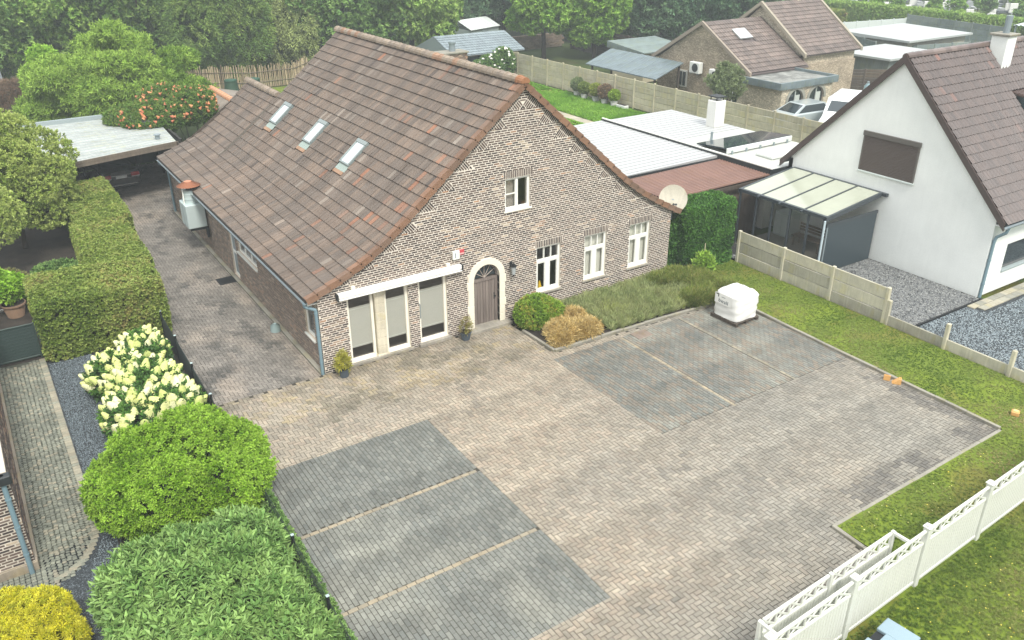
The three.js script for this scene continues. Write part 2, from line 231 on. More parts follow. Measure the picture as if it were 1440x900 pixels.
  // driveway along the side of the house
  const drive = [[-3.45, 0], [-0.14, 0], [-0.14, -18.2], [1.2, -18.6], [1.2, -27], [-4.2, -27], [-4.2, -19], [-2.35, -19], [-3.2, -8]], s3 = sheet('driveway_paving', 'weathered grey brown paved driveway running beside the house to the carport', 'paving', drive, -0.016, M.sand), p3 = new Pieces();
  const dA = lin('#89837a'), dB = lin('#7a756d'), dC = lin('#9d9284'), dD = lin('#55534e');
  for (let i = -40; i < 12; i++) for (let j = -258; j < 0; j++) {
    const k = (((i - j) % 4) + 4) % 4; if (k !== 0 && k !== 3) continue; const H = k === 0, x = (i + (H ? 1 : 0.5)) * w, z = (j + (H ? 0.5 : 1)) * w; const hx = H ? w - 0.0055 : W, hz = H ? W : w - 0.0055, r = within([x - hx, x + hx, z - hz, z + hz], [-5, z > -18.1 ? -0.148 : 2, -28, -0.002]); if (!r || !inPoly((r[0] + r[1]) / 2, (r[2] + r[3]) / 2, drive)) continue;
    const n = fbm(x * 0.8, z * 0.45 + 11, 4), n2 = fbm(x * 2.2 + 8, z * 1.1, 3); let c = mixc(mixc(dA, dB, R()), dC, clamp((n - 0.5) * 4)); if (n2 > 0.56) c = mixc(c, dD, clamp((n2 - 0.56) * 6) * rr(0.5, 1)); p3.add(cutPaver(r, scl(c, rr(0.85, 1.12))), [(r[0] + r[1]) / 2, 0, (r[2] + r[3]) / 2], (r[1] - r[0] + r[3] - r[2]) * 3);
  }
  p3.lay('paver', 'driveway_pavers', M.paver, s3);
}
// kerbs: single concrete edging stones
function kerbRun(parent, pts, w, y0, y1, len = 1.0) {
  for (let i = 0; i + 1 < pts.length; i++) {
    const [a, c] = [pts[i], pts[i + 1]], dx = c[0] - a[0], dz = c[1] - a[1], L = Math.hypot(dx, dz), n = Math.max(1, Math.round(L / len)), ux = dx / L, uz = dz / L;
    for (let k = 0; k < n; k++) { const s0 = L * k / n + 0.003, s1 = L * (k + 1) / n - 0.003, j = rr(-0.006, 0.006), o = rr(-0.008, 0.008), b = new B(); b.cbox(s0, s1, y0, y1 + j, -w / 2 + o, w / 2 + o, 0.012, (p) => [a[0] + ux * p[0] - uz * p[2], p[1], a[1] + uz * p[0] + ux * p[2]]); const m = (s0 + s1) / 2; b.mesh('kerb_stone', M.kerb, parent); }
  }
}
kerbRun(thing('kerb', 'concrete kerb between the paved courtyard and the lawn strip by the panel fence', 'kerb'), [[13.98, 3.0], [13.86, 7.0], [13.8, 12.66]], 0.1, -0.05, 0.085);
kerbRun(thing('kerb', 'flat concrete kerb between the courtyard and the grass in front of the white fence', 'kerb'), [[13.76, 12.68], [6.9, 12.76]], 0.09, -0.05, 0.03);
kerbRun(thing('kerb', 'short concrete kerb ending at the white fence beside the gate opening', 'kerb'), [[6.86, 12.75], [6.78, 14.4]], 0.1, -0.05, 0.07);
kerbRun(thing('kerb', 'concrete edging round the planted bed below the house windows', 'kerb'), [[6.44, 0.95], [6.5, 2.62], [10.1, 2.72], [13.95, 2.92]], 0.1, -0.05, 0.09);
// planted bed, lawns, gravels
sheet('planting_bed', 'dark soil of the bed below the house windows', 'soil', [[6.5, 0.01], [14.0, 0.01], [14.0, 2.9], [6.5, 2.62]], 0.03, M.soil);
sheet('lawn', 'grass strip between the courtyard kerb and the concrete panel fence', 'lawn', [[14.0, 0.3], [16.7, 0.3], [16.7, 12.0], [30, 12.0], [30, 14.8], [6.95, 14.8], [6.95, 12.8], [13.85, 12.7]], 0.02, M.lawn);
sheet('lawn', 'rough grass verge outside the white plastic fence', 'lawn', [[2.22, 16.6], [2.22, 14.98], [6.8, 14.806], [30, 14.806], [30, 24], [2.22, 24]], 0.012, M.lawn);
sheet('lawn', 'mown back garden lawn behind the ribbed metal roofs', 'lawn', [[13.7, -12.5], [31.2, -12.5], [31.2, -44], [6.8, -44], [6.8, -14.3], [13.7, -14.3]], 0.0, M.lawn);
{ const g = thing('garden_path', 'pale paved garden path crossing the back lawn', 'path'); g.userData.kind = 'structure'; for (let k = 0; k < 24; k++) { const b = new B(); b.cbox(26.0, 26.75, -0.03, 0.025, -30 + k * 0.74, -30 + k * 0.74 + 0.72, 0.012); b.mesh('paving_slab', mat('#b5ae9b', 0.85, { map: T.conc }), g); } }
sheet('gravel_yard', 'coarse dark gravel beside the white house', 'gravel', [[16.85, -1], [21.3, -1], [21.3, 7.75], [16.85, 7.75]], 0.01, M.gravelDark);
sheet('gravel_drive', 'fine blue grey gravel in front of the white house', 'gravel', [[16.85, 7.82], [40, 7.82], [40, 11.95], [16.85, 11.95]], 0.004, M.gravelBlue);
{ const b = new B(); b.box(16.85, 21.3, -0.02, 0.05, 7.755, 7.815); tag(b.mesh('edging_strip', M.black), 'thin dark edging strip between coarse and fine gravel', 'edging'); }
{ const g = thing('stone_strip', 'strip of grey stone slabs along the foot of the white house front', 'paving'); g.userData.kind = 'structure'; const ms = ['#a9a696', '#98978b', '#b3ad9a'].map((c) => mat(c, 0.85, { map: T.conc })); for (let k = 0; k < 26; k++) for (let j = 0; j < 2; j++) { const b = new B(), x = 20.3 + k * 0.4 + (j ? 0.2 : 0); b.cbox(x, x + 0.39, 0, 0.045, 7.83 + j * 0.27, 8.09 + j * 0.27, 0.01); b.mesh('paving_slab', pick(ms), g); } }
sheet('gravel_strip', 'blue grey gravel strip between the cobbled path and the flowering hydrangea', 'gravel', [[-6.86, -5.4], [-3.5, -5.4], [-3.5, 12.5], [-12, 12.5], [-12, 5.3], [-8.2, 5.3], [-7.5, 4.95], [-7.15, 4.5], [-6.9, 3.9]], 0.004, M.gravelBlue);
sheet('garden_soil', 'dark shaded garden soil behind the clipped hedge', 'soil', [[-30, -5.5], [-3.3, -5.5], [-2.5, -19], [-4.3, -19], [-4.3, -40], [-30, -40]], -0.01, M.soil);
// cobbled path: setts in segment arcs with an edge row
{
  const path = [[-8.16, -5.8], [-6.9, -5.7], [-6.87, 3.6], [-6.98, 4.1], [-7.2, 4.6], [-7.55, 5.05], [-8.2, 5.4], [-11, 5.5], [-11, 4.45], [-8.16, 4.45]], s = sheet('cobbled_path', 'path of grey green stone setts laid in arcs beside the neighbouring brick wall', 'path', path, -0.004, mat('#4a4d42', 0.95, { map: T.grain })), pc = new Pieces(), cA = lin('#8e9080'), cB = lin('#75796c'), cC = lin('#a29a85');
  for (let k = 0; k < 11; k++) for (let j = -1; j < 128; j++) {
    const u = k / 10, x = -8.1 + u * 1.02 + rr(-0.012, 0.012), z = -5.75 + j * 0.093 + 0.34 * (1 - (2 * ((u * 1.0) % 1) - 1) ** 2) + (k & 1 ? 0.046 : 0) + rr(-0.01, 0.01); if (!inPoly(x, z, path) || x > -7.03) continue;
    pc.add(paver(x, z, rr(0.040, 0.047), rr(0.036, 0.042), scl(mixc(mixc(cA, cB, R()), cC, R() < 0.2 ? 0.7 : 0), rr(0.85, 1.1)), 0.018 + rr(-0.004, 0.004), 0.025, 0.014, -(2 * u - 1) * 0.55 + rr(-0.1, 0.1)), [x, 0.02, z]);
  }
  for (let j = 0; j < 30; j++) for (let k = 0; k < 11; k++) { const x = -8.1 - j * 0.1, z = 4.5 + k * 0.095; if (inPoly(x, z, path)) pc.add(paver(x, z, 0.045, 0.041, scl(mixc(cA, cB, R()), rr(0.85, 1.1)), 0.018, 0.025, 0.014, rr(-0.15, 0.15)), [x, 0.02, z]); }
  for (let j = 0; j < 86; j++) { let z = -5.65 + j * 0.13, x = -6.95; if (z > 3.5) { const a = (z - 3.5) / 1.35; z = 3.5 + 1.5 * Math.sin(Math.min(a, 1.5)) ; x = -6.95 - 1.1 * (1 - Math.cos(Math.min(a, 1.5))); if (a > 1.5) break; } pc.add(paver(x, z, 0.085, 0.058, scl(mixc(cA, cC, R()), rr(0.95, 1.15)), 0.022, 0.03, 0.014, rr(-0.06, 0.06)), [x, 0.02, z], 1.5); }
  pc.lay('sett', 'path_setts', M.paver, s);
}

// loose stones on the gravels
function pebbles(label, ring, n, size, cols, seed) { const q = rng(seed), xs = ring.map((p) => p[0]), zs = ring.map((p) => p[1]), x0 = Math.min(...xs), x1 = Math.max(...xs), z0 = Math.min(...zs), z1 = Math.max(...zs), pts = []; for (let i = 0; i < n; i++) { const x = x0 + (x1 - x0) * q(), z = z0 + (z1 - z0) * q(); if (inPoly(x, z, ring)) pts.push([[x, 0.012, z], [0, 1, 0]]); } const ge = new THREE.IcosahedronGeometry(size, 0); ge.scale(1, 0.6, 0.8); const im = leaves('loose_gravel', scene, ge, pts, cols, { up: 0.5, wild: 1, seed, s0: 0.5, s1: 1.4, m: mat('#ffffff', 0.8) }); im.name = numbered('loose_gravel'); return tag(im, label, 'gravel', null, 'stuff'); }
pebbles('loose dark stones lying on the coarse gravel beside the white house', [[16.9, 0], [21.25, 0], [21.25, 7.7], [16.9, 7.7]], 26000, 0.034, [lin('#55585a'), lin('#707271'), lin('#8b8c88'), lin('#484b4e')], 702);
pebbles('fine blue grey stones lying on the gravel before the white house', [[16.9, 7.85], [20.2, 7.85], [20.4, 8.5], [28, 8.5], [28, 11.9], [16.9, 11.9]], 22000, 0.022, [lin('#6d787d'), lin('#818c90'), lin('#939c9d')], 703);
pebbles('fine blue grey stones lying on the gravel strip by the cobbled path', [[-6.82, -5.2], [-5.6, -5.2], [-5.6, 7], [-7.6, 7], [-7.2, 4.9], [-6.82, 4]], 30000, 0.012, [lin('#5f6b71'), lin('#717d82'), lin('#838d90')], 704);
// ---------------------------------------------------------------- the brick house
const Lroof = [[7.05, 7.8], [2.44, 3.95], [1.6, 3.38], [0.8, 2.98], [0, 2.66], [-0.36, 2.52]], Rroof = [[7.05, 7.8], [11.3, 4.1], [12.1, 3.53], [12.85, 3.08], [13.6, 2.68], [13.95, 2.5]];
const along = (poly) => { const S = [0]; for (let i = 1; i < poly.length; i++) S.push(S[i - 1] + Math.hypot(poly[i][0] - poly[i - 1][0], poly[i][1] - poly[i - 1][1])); return { len: S[S.length - 1], at(s) { let i = 1; while (i < S.length - 1 && s > S[i]) i++; const t = (s - S[i - 1]) / (S[i] - S[i - 1]); return [poly[i - 1][0] + (poly[i][0] - poly[i - 1][0]) * t, poly[i - 1][1] + (poly[i][1] - poly[i - 1][1]) * t]; } }; };
const yOn = (poly, x) => { for (let i = 1; i < poly.length; i++) { const a = poly[i - 1], b = poly[i]; if ((x - a[0]) * (x - b[0]) <= 0) return a[1] + (b[1] - a[1]) * (x - a[0]) / (b[0] - a[0]); } return 0; };
const xOn = (poly, y) => { for (let i = 1; i < poly.length; i++) { const a = poly[i - 1], b = poly[i]; if ((y - a[1]) * (y - b[1]) <= 0) return a[0] + (b[0] - a[0]) * (y - a[1]) / (b[1] - a[1]); } return y > 7 ? 7.05 : poly[poly.length - 1][0]; };
const roofDrop = 0.1, H = thing('brick_house', 'brown brick house with a tiled gable roof and tumbled brickwork in its gable', 'house');
const brickM = mat('#ffffff', 0.88, { map: T.stone, vertexColors: true, bump: 0.003 }), mortarM = mat('#e8dfd0', 0.95, { map: T.grain }), insideM = mat('#6d675f', 0.9);
const bricks = [lin('#62534b'), lin('#544844'), lin('#6c5c51'), lin('#463d3b'), lin('#776960'), lin('#63534c')], pale = [lin('#b39a82'), lin('#b98f6f'), lin('#c9b79f')];
// one brick on a wall: u along, v up, w outwards through f
function brick(f, u0, u1, v0, v1, col, out = 0.005) { const b = new B(); b.col = col; const o = out + rr(-0.003, 0.003); b.hex([f(u0, v0, -0.02), f(u1, v0, -0.02), f(u1, v0, o), f(u0, v0, o), f(u0, v1, -0.02), f(u1, v1, -0.02), f(u1, v1, o), f(u0, v1, o)], '0'); return b; }
const brickTone = (x, y, beige = 0) => { const n = fbm(x * 0.7 + 2, y * 0.9, 3); let c = pick(bricks); if (R() < 0.05 + beige + (n > 0.6 ? 0.15 : 0)) c = mixc(c, pick(pale), rr(0.4, 1)); return scl(c, rr(0.85, 1.2)); };
function wallBricks(pc, f, y0, y1, spans, beige = 0, size = 1, even = 0) {
  const ch = 0.07, bh = 0.043; let row = 0;
  for (let y = y0; y + bh < y1; y += ch, row++) for (const [a, c] of spans(y + bh / 2)) {
    for (let u = Math.floor(a / 0.226) * 0.226 - (row & 1 ? 0.113 : 0) + (row % 4 > 1 ? 0.05 : 0); u < c; u += 0.226) { const s = Math.max(u, a), e = Math.min(u + 0.2, c) + rr(-0.004, 0.003); if (e - s < 0.03) continue; const m = (s + e) / 2; pc.add(brick(f, s, e, y + rr(-0.002, 0.002), y + bh + rr(-0.002, 0.002), mixc(brickTone(m, y, beige), lin('#94877a'), even)), f(m, y + bh / 2, 0), size * (e - s)); }
  }
}
const minus = (I, a, b) => I.flatMap(([s, e]) => (b <= s || a >= e) ? [[s, e]] : [[s, a], [b, e]].filter(([p, q]) => q - p > 0.02));
const DC = 5.655, DR = 0.485, DY = 1.75;                            // arched door: centre, radius, spring height
const rects = [[0.86, 2.86, 0.1, 2.27], [3.2, 4.2, 0.12, 2.29], [7.6, 8.6, 0.73, 2.36], [9.6, 10.58, 0.73, 2.36], [11.6, 12.58, 0.73, 2.36], [6.38, 7.33, 3.87, 4.9]];
{
  const sh = new THREE.Shape([[0, 0], [13.55, 0], ...Rroof.slice(0, -1).reverse().map(([x, y]) => [Math.min(x, 13.55), y - roofDrop]), ...Lroof.slice(1, -1).map(([x, y]) => [Math.max(x, 0), y - roofDrop])].map((p) => new THREE.Vector2(...p)));
  for (const [a, b, c, d] of rects) sh.holes.push(new THREE.Path([[a, c], [a, d], [b, d], [b, c]].map((p) => new THREE.Vector2(...p))));
  const arch = [[DC - DR, 0.06], [DC + DR, 0.06]]; for (let i = 0; i <= 16; i++) { const a = i / 16 * Math.PI; arch.push([DC + DR * Math.cos(a), DY + DR * Math.sin(a)]); }
  sh.holes.push(new THREE.Path(arch.map((p) => new THREE.Vector2(...p))));
  const g = new THREE.ExtrudeGeometry(sh, { depth: 0.3, bevelEnabled: false }); g.translate(0, 0, -0.3);
  const wall = put(new THREE.Mesh(g, mortarM), 'gable_wall', H), pc = new Pieces(), f = (u, v, w) => [u, v, w];
  // tumbled triangles up both rakes
  const tri = []; for (const side of [-1, 1]) { const poly = side < 0 ? Lroof : Rroof, P = along(poly); for (let s = 0.38; s + 0.7 < P.len - 0.7; s += 0.82) { const A = P.at(s), Bq = P.at(s + 0.7); tri.push({ side, A: [A[0], A[1] - roofDrop], Bq: [Bq[0], Bq[1] - roofDrop] }); } }
  for (const t of tri) { const dx = t.A[0] - t.Bq[0], dy = t.A[1] - t.Bq[1], L = Math.hypot(dx, dy); t.d = [dx / L, dy / L]; t.n = [-t.side * Math.abs(dy / L), -Math.abs(dx / L)]; t.L = L; t.D = L * Math.abs(dy / dx); t.Dx = t.A[0] + t.n[0] * t.D; }
  wallBricks(pc, f, 0.02, 7.6, (y) => {
    let l = Math.max(0.008, xOn(Lroof, y + roofDrop) + 0.03), r = Math.min(13.54, xOn(Rroof, y + roofDrop) - 0.03);
    for (const t of tri) if (y > t.Bq[1] && y < t.A[1]) { const k = (y - t.Bq[1]) / (t.A[1] - t.Bq[1]), x = t.Dx + (t.A[0] - t.Dx) * k; if (t.side < 0) l = Math.max(l, x + 0.012); else r = Math.min(r, x - 0.012); }
    if (r - l < 0.1) return []; let I = [[l, r]];
    for (const [a, b, c, d] of rects) { const top = d + (a > 7 || c > 3 ? 0.24 : 0.02); if (y > c - 0.05 && y < top) I = minus(I, a - (y > d ? 0.06 : 0), b + (y > d ? 0.06 : 0)); }
    const ro = 0.7; if (y < DY) I = minus(I, DC - ro - 0.01, DC + ro + 0.01); else if (y < DY + ro) { const h = Math.sqrt(ro * ro - (y - DY) ** 2) + 0.01; I = minus(I, DC - h, DC + h); }
    return I;
  });
  for (const t of tri) for (let k = 0, pt = t.L / Math.round(t.L / 0.07); k < Math.round(t.L / 0.07); k++) { const s = k * pt + 0.012, m = t.D * (s + 0.026) / t.L; for (let q = 0.012; q < m - 0.015; q += 0.226) { const e = Math.min(q + 0.205, m), g2 = (u, v, w) => [t.Bq[0] + t.d[0] * v + t.n[0] * u, t.Bq[1] + t.d[1] * v + t.n[1] * u, w]; if (e - q > 0.015) pc.add(brick(g2, q, e, s, s + 0.048, scl(pick(bricks), rr(0.8, 1.05))), g2((q + e) / 2, s + 0.025, 0), e - q); } }
  for (const [a, b, c, d] of rects) if (a > 7 || c > 3) for (let u = a - 0.04; u < b + 0.03; u += 0.068) pc.add(brick(f, u, u + 0.043, d + 0.015, d + 0.225, scl(pick(bricks), rr(0.7, 1)), 0.007), f(u + 0.025, d + 0.12, 0), 0.2);
  pc.lay('brick', 'gable_bricks', brickM, wall, 200);
}
{ // side wall towards the driveway (x = 0), with its openings
  const sw = [[-9.0, -8.25, 0.08, 2.2], [-7.95, -5.75, 1.32, 2.3], [-1.28, -0.52, 0.88, 2.38]], wall = new B(), pc = new Pieces(), f = (u, v, w) => [-w, v, u];
  let z = -17.9; for (const [a, b, c, d] of sw) { wall.box(0.008, 0.3, 0, 2.5, z, a); wall.box(0.008, 0.3, 0, c, a, b); wall.box(0.008, 0.3, d, 2.5, a, b); z = b; } wall.box(0.008, 0.3, 0, 2.5, z, -0.302);
  const wm = wall.mesh('side_wall', mat('#d3c4b0', 0.95, { map: T.grain }), H);
  wallBricks(pc, f, 0.02, 2.5, (y) => { let I = [[-17.9, -0.012]]; for (const [a, b, c, d] of sw) if (y > c - 0.03 && y < d + 0.02) I = minus(I, a, b); return I; }, 0.2, 0.8, 0.6);
  pc.lay('brick', 'side_bricks', brickM, wm, 90);
  const back = new B(); back.box(0.3, 13.2, 0, 2.5, -17.9, -17.6); back.box(13.25, 13.55, 0, 2.55, -14, -0.302); back.box(0.3, 13.2, -0.05, 0.02, -17.6, -0.302); back.box(0.3, 13.2, 2.5, 2.6, -17.6, -0.302); back.poly([[0.4, 2.6, -13.95], [13.1, 2.6, -13.95], [7.05, 7.6, -13.95]]); back.box(0.31, 13.2, 0.02, 2.5, -4.2, -4.1); back.mesh('inner_walls', insideM, H);
  // frames in the side wall
  const fr = (a, b, c, d, n, door) => { const w = new B(); w.box(0.06, 0.12, c, c + 0.09, a, b); w.box(0.06, 0.12, d - 0.09, d, a, b); w.box(0.06, 0.12, c + 0.09, d - 0.09, a, a + 0.09); w.box(0.06, 0.12, c + 0.09, d - 0.09, b - 0.09, b); for (let i = 1; i < n; i++) { const m = a + (b - a) * i / n; w.box(0.058, 0.122, c + 0.09, d - 0.09, m - 0.05, m + 0.05); } const o = w.mesh(door ? 'side_door' : 'window', M.white, H); const p = new B(); if (door) { p.box(0.08, 0.1, c + 0.09, c + 0.92, a + 0.09, b - 0.09); p.box(0.08, 0.1, c + 1.0, d - 0.09, a + 0.09, b - 0.09); p.mesh('panel', mat('#77848a', 0.3), o); const q = new B(); q.box(0.05, 0.125, c + 0.92, c + 1.0, a + 0.09, b - 0.09); q.mesh('mid_rail', M.white, o); } else { p.box(0.088, 0.096, c + 0.09, d - 0.09, a + 0.09, b - 0.09); p.mesh('pane', M.glassDark, o); const s = new B(); s.cbox(-0.06, 0.06, c - 0.06, c - 0.004, a - 0.04, b + 0.04, 0.008); s.mesh('sill', mat('#cfcfc6', 0.7), o); } };
  fr(-9.0, -8.25, 0.08, 2.2, 1, true); fr(-7.95, -5.75, 1.32, 2.3, 3); fr(-1.28, -0.52, 0.88, 2.38, 1);
  const pl = new B(); pl.box(-0.14, -0.004, -0.03, 0.05, -17.9, -0.05); pl.mesh('concrete_footing', M.kerb, H);
}
{ // roof: deck, tiles laid one by one, ridge and verge tiles
  const deck = new B(), zB = -14.05, zE = -18.15, cut = along(Lroof);
  for (const poly of [Lroof, Rroof]) for (let i = 1; i < poly.length; i++) { const a = poly[i - 1], b = poly[i], d = 0.05, e = 0.1; deck.hex([[a[0], a[1] - e, 0.02], [b[0], b[1] - e, 0.02], [b[0], b[1] - e, zB], [a[0], a[1] - e, zB], [a[0], a[1] - d, 0.02], [b[0], b[1] - d, 0.02], [b[0], b[1] - d, zB], [a[0], a[1] - d, zB]]); }
  const rx = 4.15, ry = yOn(Lroof, rx), ext = [[rx, ry], ...Lroof.slice(1)]; for (let i = 1; i < ext.length; i++) { const a = ext[i - 1], b = ext[i]; deck.hex([[a[0], a[1] - 0.1, zB], [b[0], b[1] - 0.1, zB], [b[0], b[1] - 0.1, zE], [a[0], a[1] - 0.1, zE], [a[0], a[1] - 0.05, zB], [b[0], b[1] - 0.05, zB], [b[0], b[1] - 0.05, zE], [a[0], a[1] - 0.05, zE]]); }
  deck.poly([[rx, ry - 0.05, zB], [rx, ry - 0.05, zE], [7.6, 2.5, zE], [7.6, 2.5, zB]]);
  deck.poly([[rx, ry - 0.08, zE + 0.2], [0.1, 2.5, zE + 0.2], [7.6, 2.5, zE + 0.2]]);
  const roof = deck.mesh('roof', M.woodDark, H), tileM = mat('#ffffff', 0.72, { map: T.stone, vertexColors: true, bump: 0.004 }), pc = new Pieces();
  const tA = lin('#6c5f54'), tB = lin('#736558'), tC = lin('#665d55'), org = lin('#a06a4c'), tan = lin('#8f7865'), lich = lin('#b9b1a4'), blk = lin('#3e3835');
  const sky = [[3.05, 4.02, -12.8, -12.05], [3.05, 4.02, -9.08, -8.32], [3.05, 4.02, -5.56, -4.8]];
  const prof = [[0, 0.018], [0.03, 0], [0.085, 0.004], [0.108, 0.022], [0.13, 0.002], [0.208, 0.016]];
  for (const poly of [Lroof, Rroof]) {
    const P = along(poly), sg = poly === Lroof ? 1 : -1, rows = 24, st = P.len / rows;
    for (let r = 0; r < rows; r++) {
      const a0 = P.at(r * st), b0 = P.at(Math.min(P.len, (r + 1) * st + 0.04)), dx = b0[0] - a0[0], dy = b0[1] - a0[1], L = Math.hypot(dx, dy), n = [-dy / L * sg * -1, Math.abs(dx / L)]; if (sg < 0) n[0] = Math.abs(dy / L); else n[0] = -Math.abs(dy / L);
      const zEnd = sg > 0 && a0[0] < rx + 0.02 ? zE : zB;
      for (let z = -0.06; z - 0.205 > zEnd; z -= 0.205) {
        const cx = (a0[0] + b0[0]) / 2, cz = z - 0.1; if (sg > 0 && sky.some(([x0, x1, z0, z1]) => cx > x0 - 0.1 && cx < x1 && cz > z0 - 0.02 && cz < z1 + 0.02)) continue;
        const b = new B(), u = r * st, nz = fbm(cz * 0.5 + 3, u * 0.5 + (sg < 0 ? 40 : 0), 4), n2 = fbm(cz * 1.8, u * 0.9 + 60, 3);
        let c = mixc(mixc(tA, tB, R()), tC, R() * 0.7); if (R() < 0.1 || n2 > 0.58) c = mixc(c, tan, rr(0.1, 0.3)); if (R() < (cz > -4.5 ? 0.05 : 0.006) * (n2 > 0.5 ? 1.8 : 0.5)) c = mixc(c, org, rr(0.2, 0.7)); if ((n2 < 0.34 && R() < 0.2) || R() < 0.006) c = mixc(c, lich, rr(0.05, 0.25)); if (R() < 0.012) c = mixc(c, blk, 0.6); c = scl(c, rr(0.94, 1.06) * (0.74 + 0.32 * nz + 0.24 * fbm(cz * 3.1, u * 0.35 + 20, 3)));
        b.col = c; const t0 = rr(-0.004, 0.004), tw = rr(-0.006, 0.006), P3 = (k, e, lo) => { const [q, h] = prof[k], w = h + (e ? 0.034 + t0 : -0.012) + tw * (q - 0.1) * 5 * e - lo, bx = e ? b0 : a0; return [bx[0] + n[0] * w, bx[1] + n[1] * w, z - q]; }, ins = [cx - n[0] * 5, (a0[1] + b0[1]) / 2 - n[1] * 5, cz];
        for (let k = 0; k < 5; k++) { b.poly([P3(k, 0, 0), P3(k + 1, 0, 0), P3(k + 1, 1, 0), P3(k, 1, 0)], ins); b.poly([P3(k, 1, 0), P3(k + 1, 1, 0), P3(k + 1, 1, 0.024), P3(k, 1, 0.024)], [a0[0], a0[1], cz]); }
        b.poly([P3(5, 0, 0), P3(5, 1, 0), P3(5, 1, 0.024), P3(5, 0, 0.02)]); if (z > -0.1) b.poly([P3(0, 0, 0), P3(0, 1, 0), P3(0, 1, 0.024), P3(0, 0, 0.02)]);
        pc.add(b, [cx, (a0[1] + b0[1]) / 2, cz], sg > 0 ? 1 : 0.01);
      }
      // verge tile on the front edge
      const v = new B(); v.col = scl(mixc(lin('#8f6b52'), lin('#836b5a'), R()), rr(0.85, 1.12)); const F = (e, w, zz) => { const bx = e ? b0 : a0, ww = w + (e ? 0.04 : 0.008); return [bx[0] + n[0] * ww, bx[1] + n[1] * ww, zz]; };
      v.hex([F(0, 0, -0.07), F(1, 0, -0.07), F(1, 0, 0.13), F(0, 0, 0.13), F(0, 0.022, -0.07), F(1, 0.022, -0.07), F(1, 0.022, 0.13), F(0, 0.022, 0.13)]); v.hex([F(0, -0.17, 0.11), F(1, -0.17, 0.11), F(1, -0.17, 0.133), F(0, -0.17, 0.133), F(0, 0.004, 0.11), F(1, 0.004, 0.11), F(1, 0.004, 0.133), F(0, 0.004, 0.133)]);
      v.mesh('verge_tile', tileM, roof);
    }
  }
  pc.lay('roof_tile', 'roof_tiles', tileM, roof);
  const ridge = (x, y, z0, z1, c0) => { const n = Math.round((z0 - z1) / 0.345), st = (z0 - z1) / n; for (let i = 0; i < n; i++) { const b = new B(), za = z0 - i * st, col = scl(mixc(mixc(lin('#8d8072'), lin('#a3937f'), R()), c0, i === 0 ? 1 : R() < 0.2 ? 0.5 : 0), rr(0.85, 1.15)); b.col = col; const K = 7, rad = [0.15, 0.155, 0.175, 0.175], zs = [za + 0.005, za - st * 0.72, za - st * 0.74, za - st - 0.01], pt = (k, j) => { const a = k / K * Math.PI * 1.1 - 0.16; return [x + rad[j] * Math.cos(a), y - 0.05 + rad[j] * Math.sin(a), zs[j]]; }; for (let j = 0; j < 3; j++) for (let k = 0; k < K; k++) b.poly([pt(k, j), pt(k + 1, j), pt(k + 1, j + 1), pt(k, j + 1)], [x, y - 0.2, (zs[j] + zs[j + 1]) / 2]); const ring = []; for (let k = 0; k <= K; k++) ring.push(pt(k, 0)); b.poly(ring, [x, y, za - 1]); b.mesh('ridge_tile', tileM, roof); } };
  ridge(7.05, 7.84, 0.15, -14.1, lin('#a87550')); ridge(rx, ry + 0.04, -14.1, -18.2, lin('#9a8a7a'));
  // roof windows
  const run = Lroof[0][0] - Lroof[1][0], rise = Lroof[0][1] - Lroof[1][1], hy = Math.hypot(run, rise), tx = [-run / hy, -rise / hy], nn = [-rise / hy, run / hy];
  for (const [x0, x1, z0, z1] of sky) {
    const y1 = yOn(Lroof, x1), L = (x1 - x0) / (run / hy), F = (p) => [x1 + tx[0] * p[0] + nn[0] * p[1], y1 + tx[1] * p[0] + nn[1] * p[1], p[2]], b = new B(), e = 0.07, l2 = L * 0.78;
    b.cbox(-0.06, 0.09, -0.05, 0.11, z0, z1, 0.012, F); b.cbox(l2 - 0.07, l2, -0.05, 0.095, z0, z1, 0.012, F); b.cbox(0.09, l2 - 0.07, -0.05, 0.1, z0, z0 + e, 0.01, F); b.cbox(0.09, l2 - 0.07, -0.05, 0.1, z1 - e, z1, 0.01, F);
    const w = b.mesh('roof_window', mat('#7d8785', 0.4), roof), p = new B(); p.cbox(0.085, l2 - 0.065, 0.05, 0.075, z0 + e - 0.005, z1 - e + 0.005, 0.004, F); p.mesh('pane', mat('#dfe6e6', 0.04, { metalness: 0.75 }), w);
    const a = new B(); a.cbox(l2, L - 0.02, 0.0, 0.03, z0, z1, 0.006, F); a.mesh('lead_apron', mat('#8c9a92', 0.6), w); const o = new B(); o.cbox(L - 0.02, L + 0.12, 0.0, 0.05, z0 + 0.02, z1 - 0.02, 0.012, F); o.mesh('apron_tile', mat('#a08066', 0.8, { map: T.stone }), w);
  }
  // eaves: white board, gutter and downpipes
  const ev = new B(); ev.box(-0.3, -0.27, 2.3, 2.46, zE, 0.0); ev.box(-0.27, 0.0, 2.3, 2.33, zE, -0.02); ev.mesh('eaves_board', M.white, H);
  const gu = new B(); for (let k = 0; k < 6; k++) { const a0 = Math.PI + k / 6 * Math.PI, a1 = Math.PI + (k + 1) / 6 * Math.PI, p = (a, z) => [-0.385 + 0.075 * Math.cos(a), 2.46 + 0.075 * Math.sin(a), z]; gu.poly([p(a0, 0.06), p(a1, 0.06), p(a1, zE), p(a0, zE)]); } gu.mesh('gutter', M.zinc, H);
  for (const z of [-0.02, -17.75]) { const d = new B(); d.path([[-0.385, 2.4, z - 0.03], [-0.36, 2.28, z - 0.02], [-0.075, 2.12, z], [-0.075, 0.0, z]], 0.05, 10); for (const y of [0.4, 1.3, 2.0]) d.cyl([-0.075, y, z], [-0.075, y + 0.035, z], 0.06, 0.06, 10); d.mesh('downpipe', M.bluegrey, H); }
}
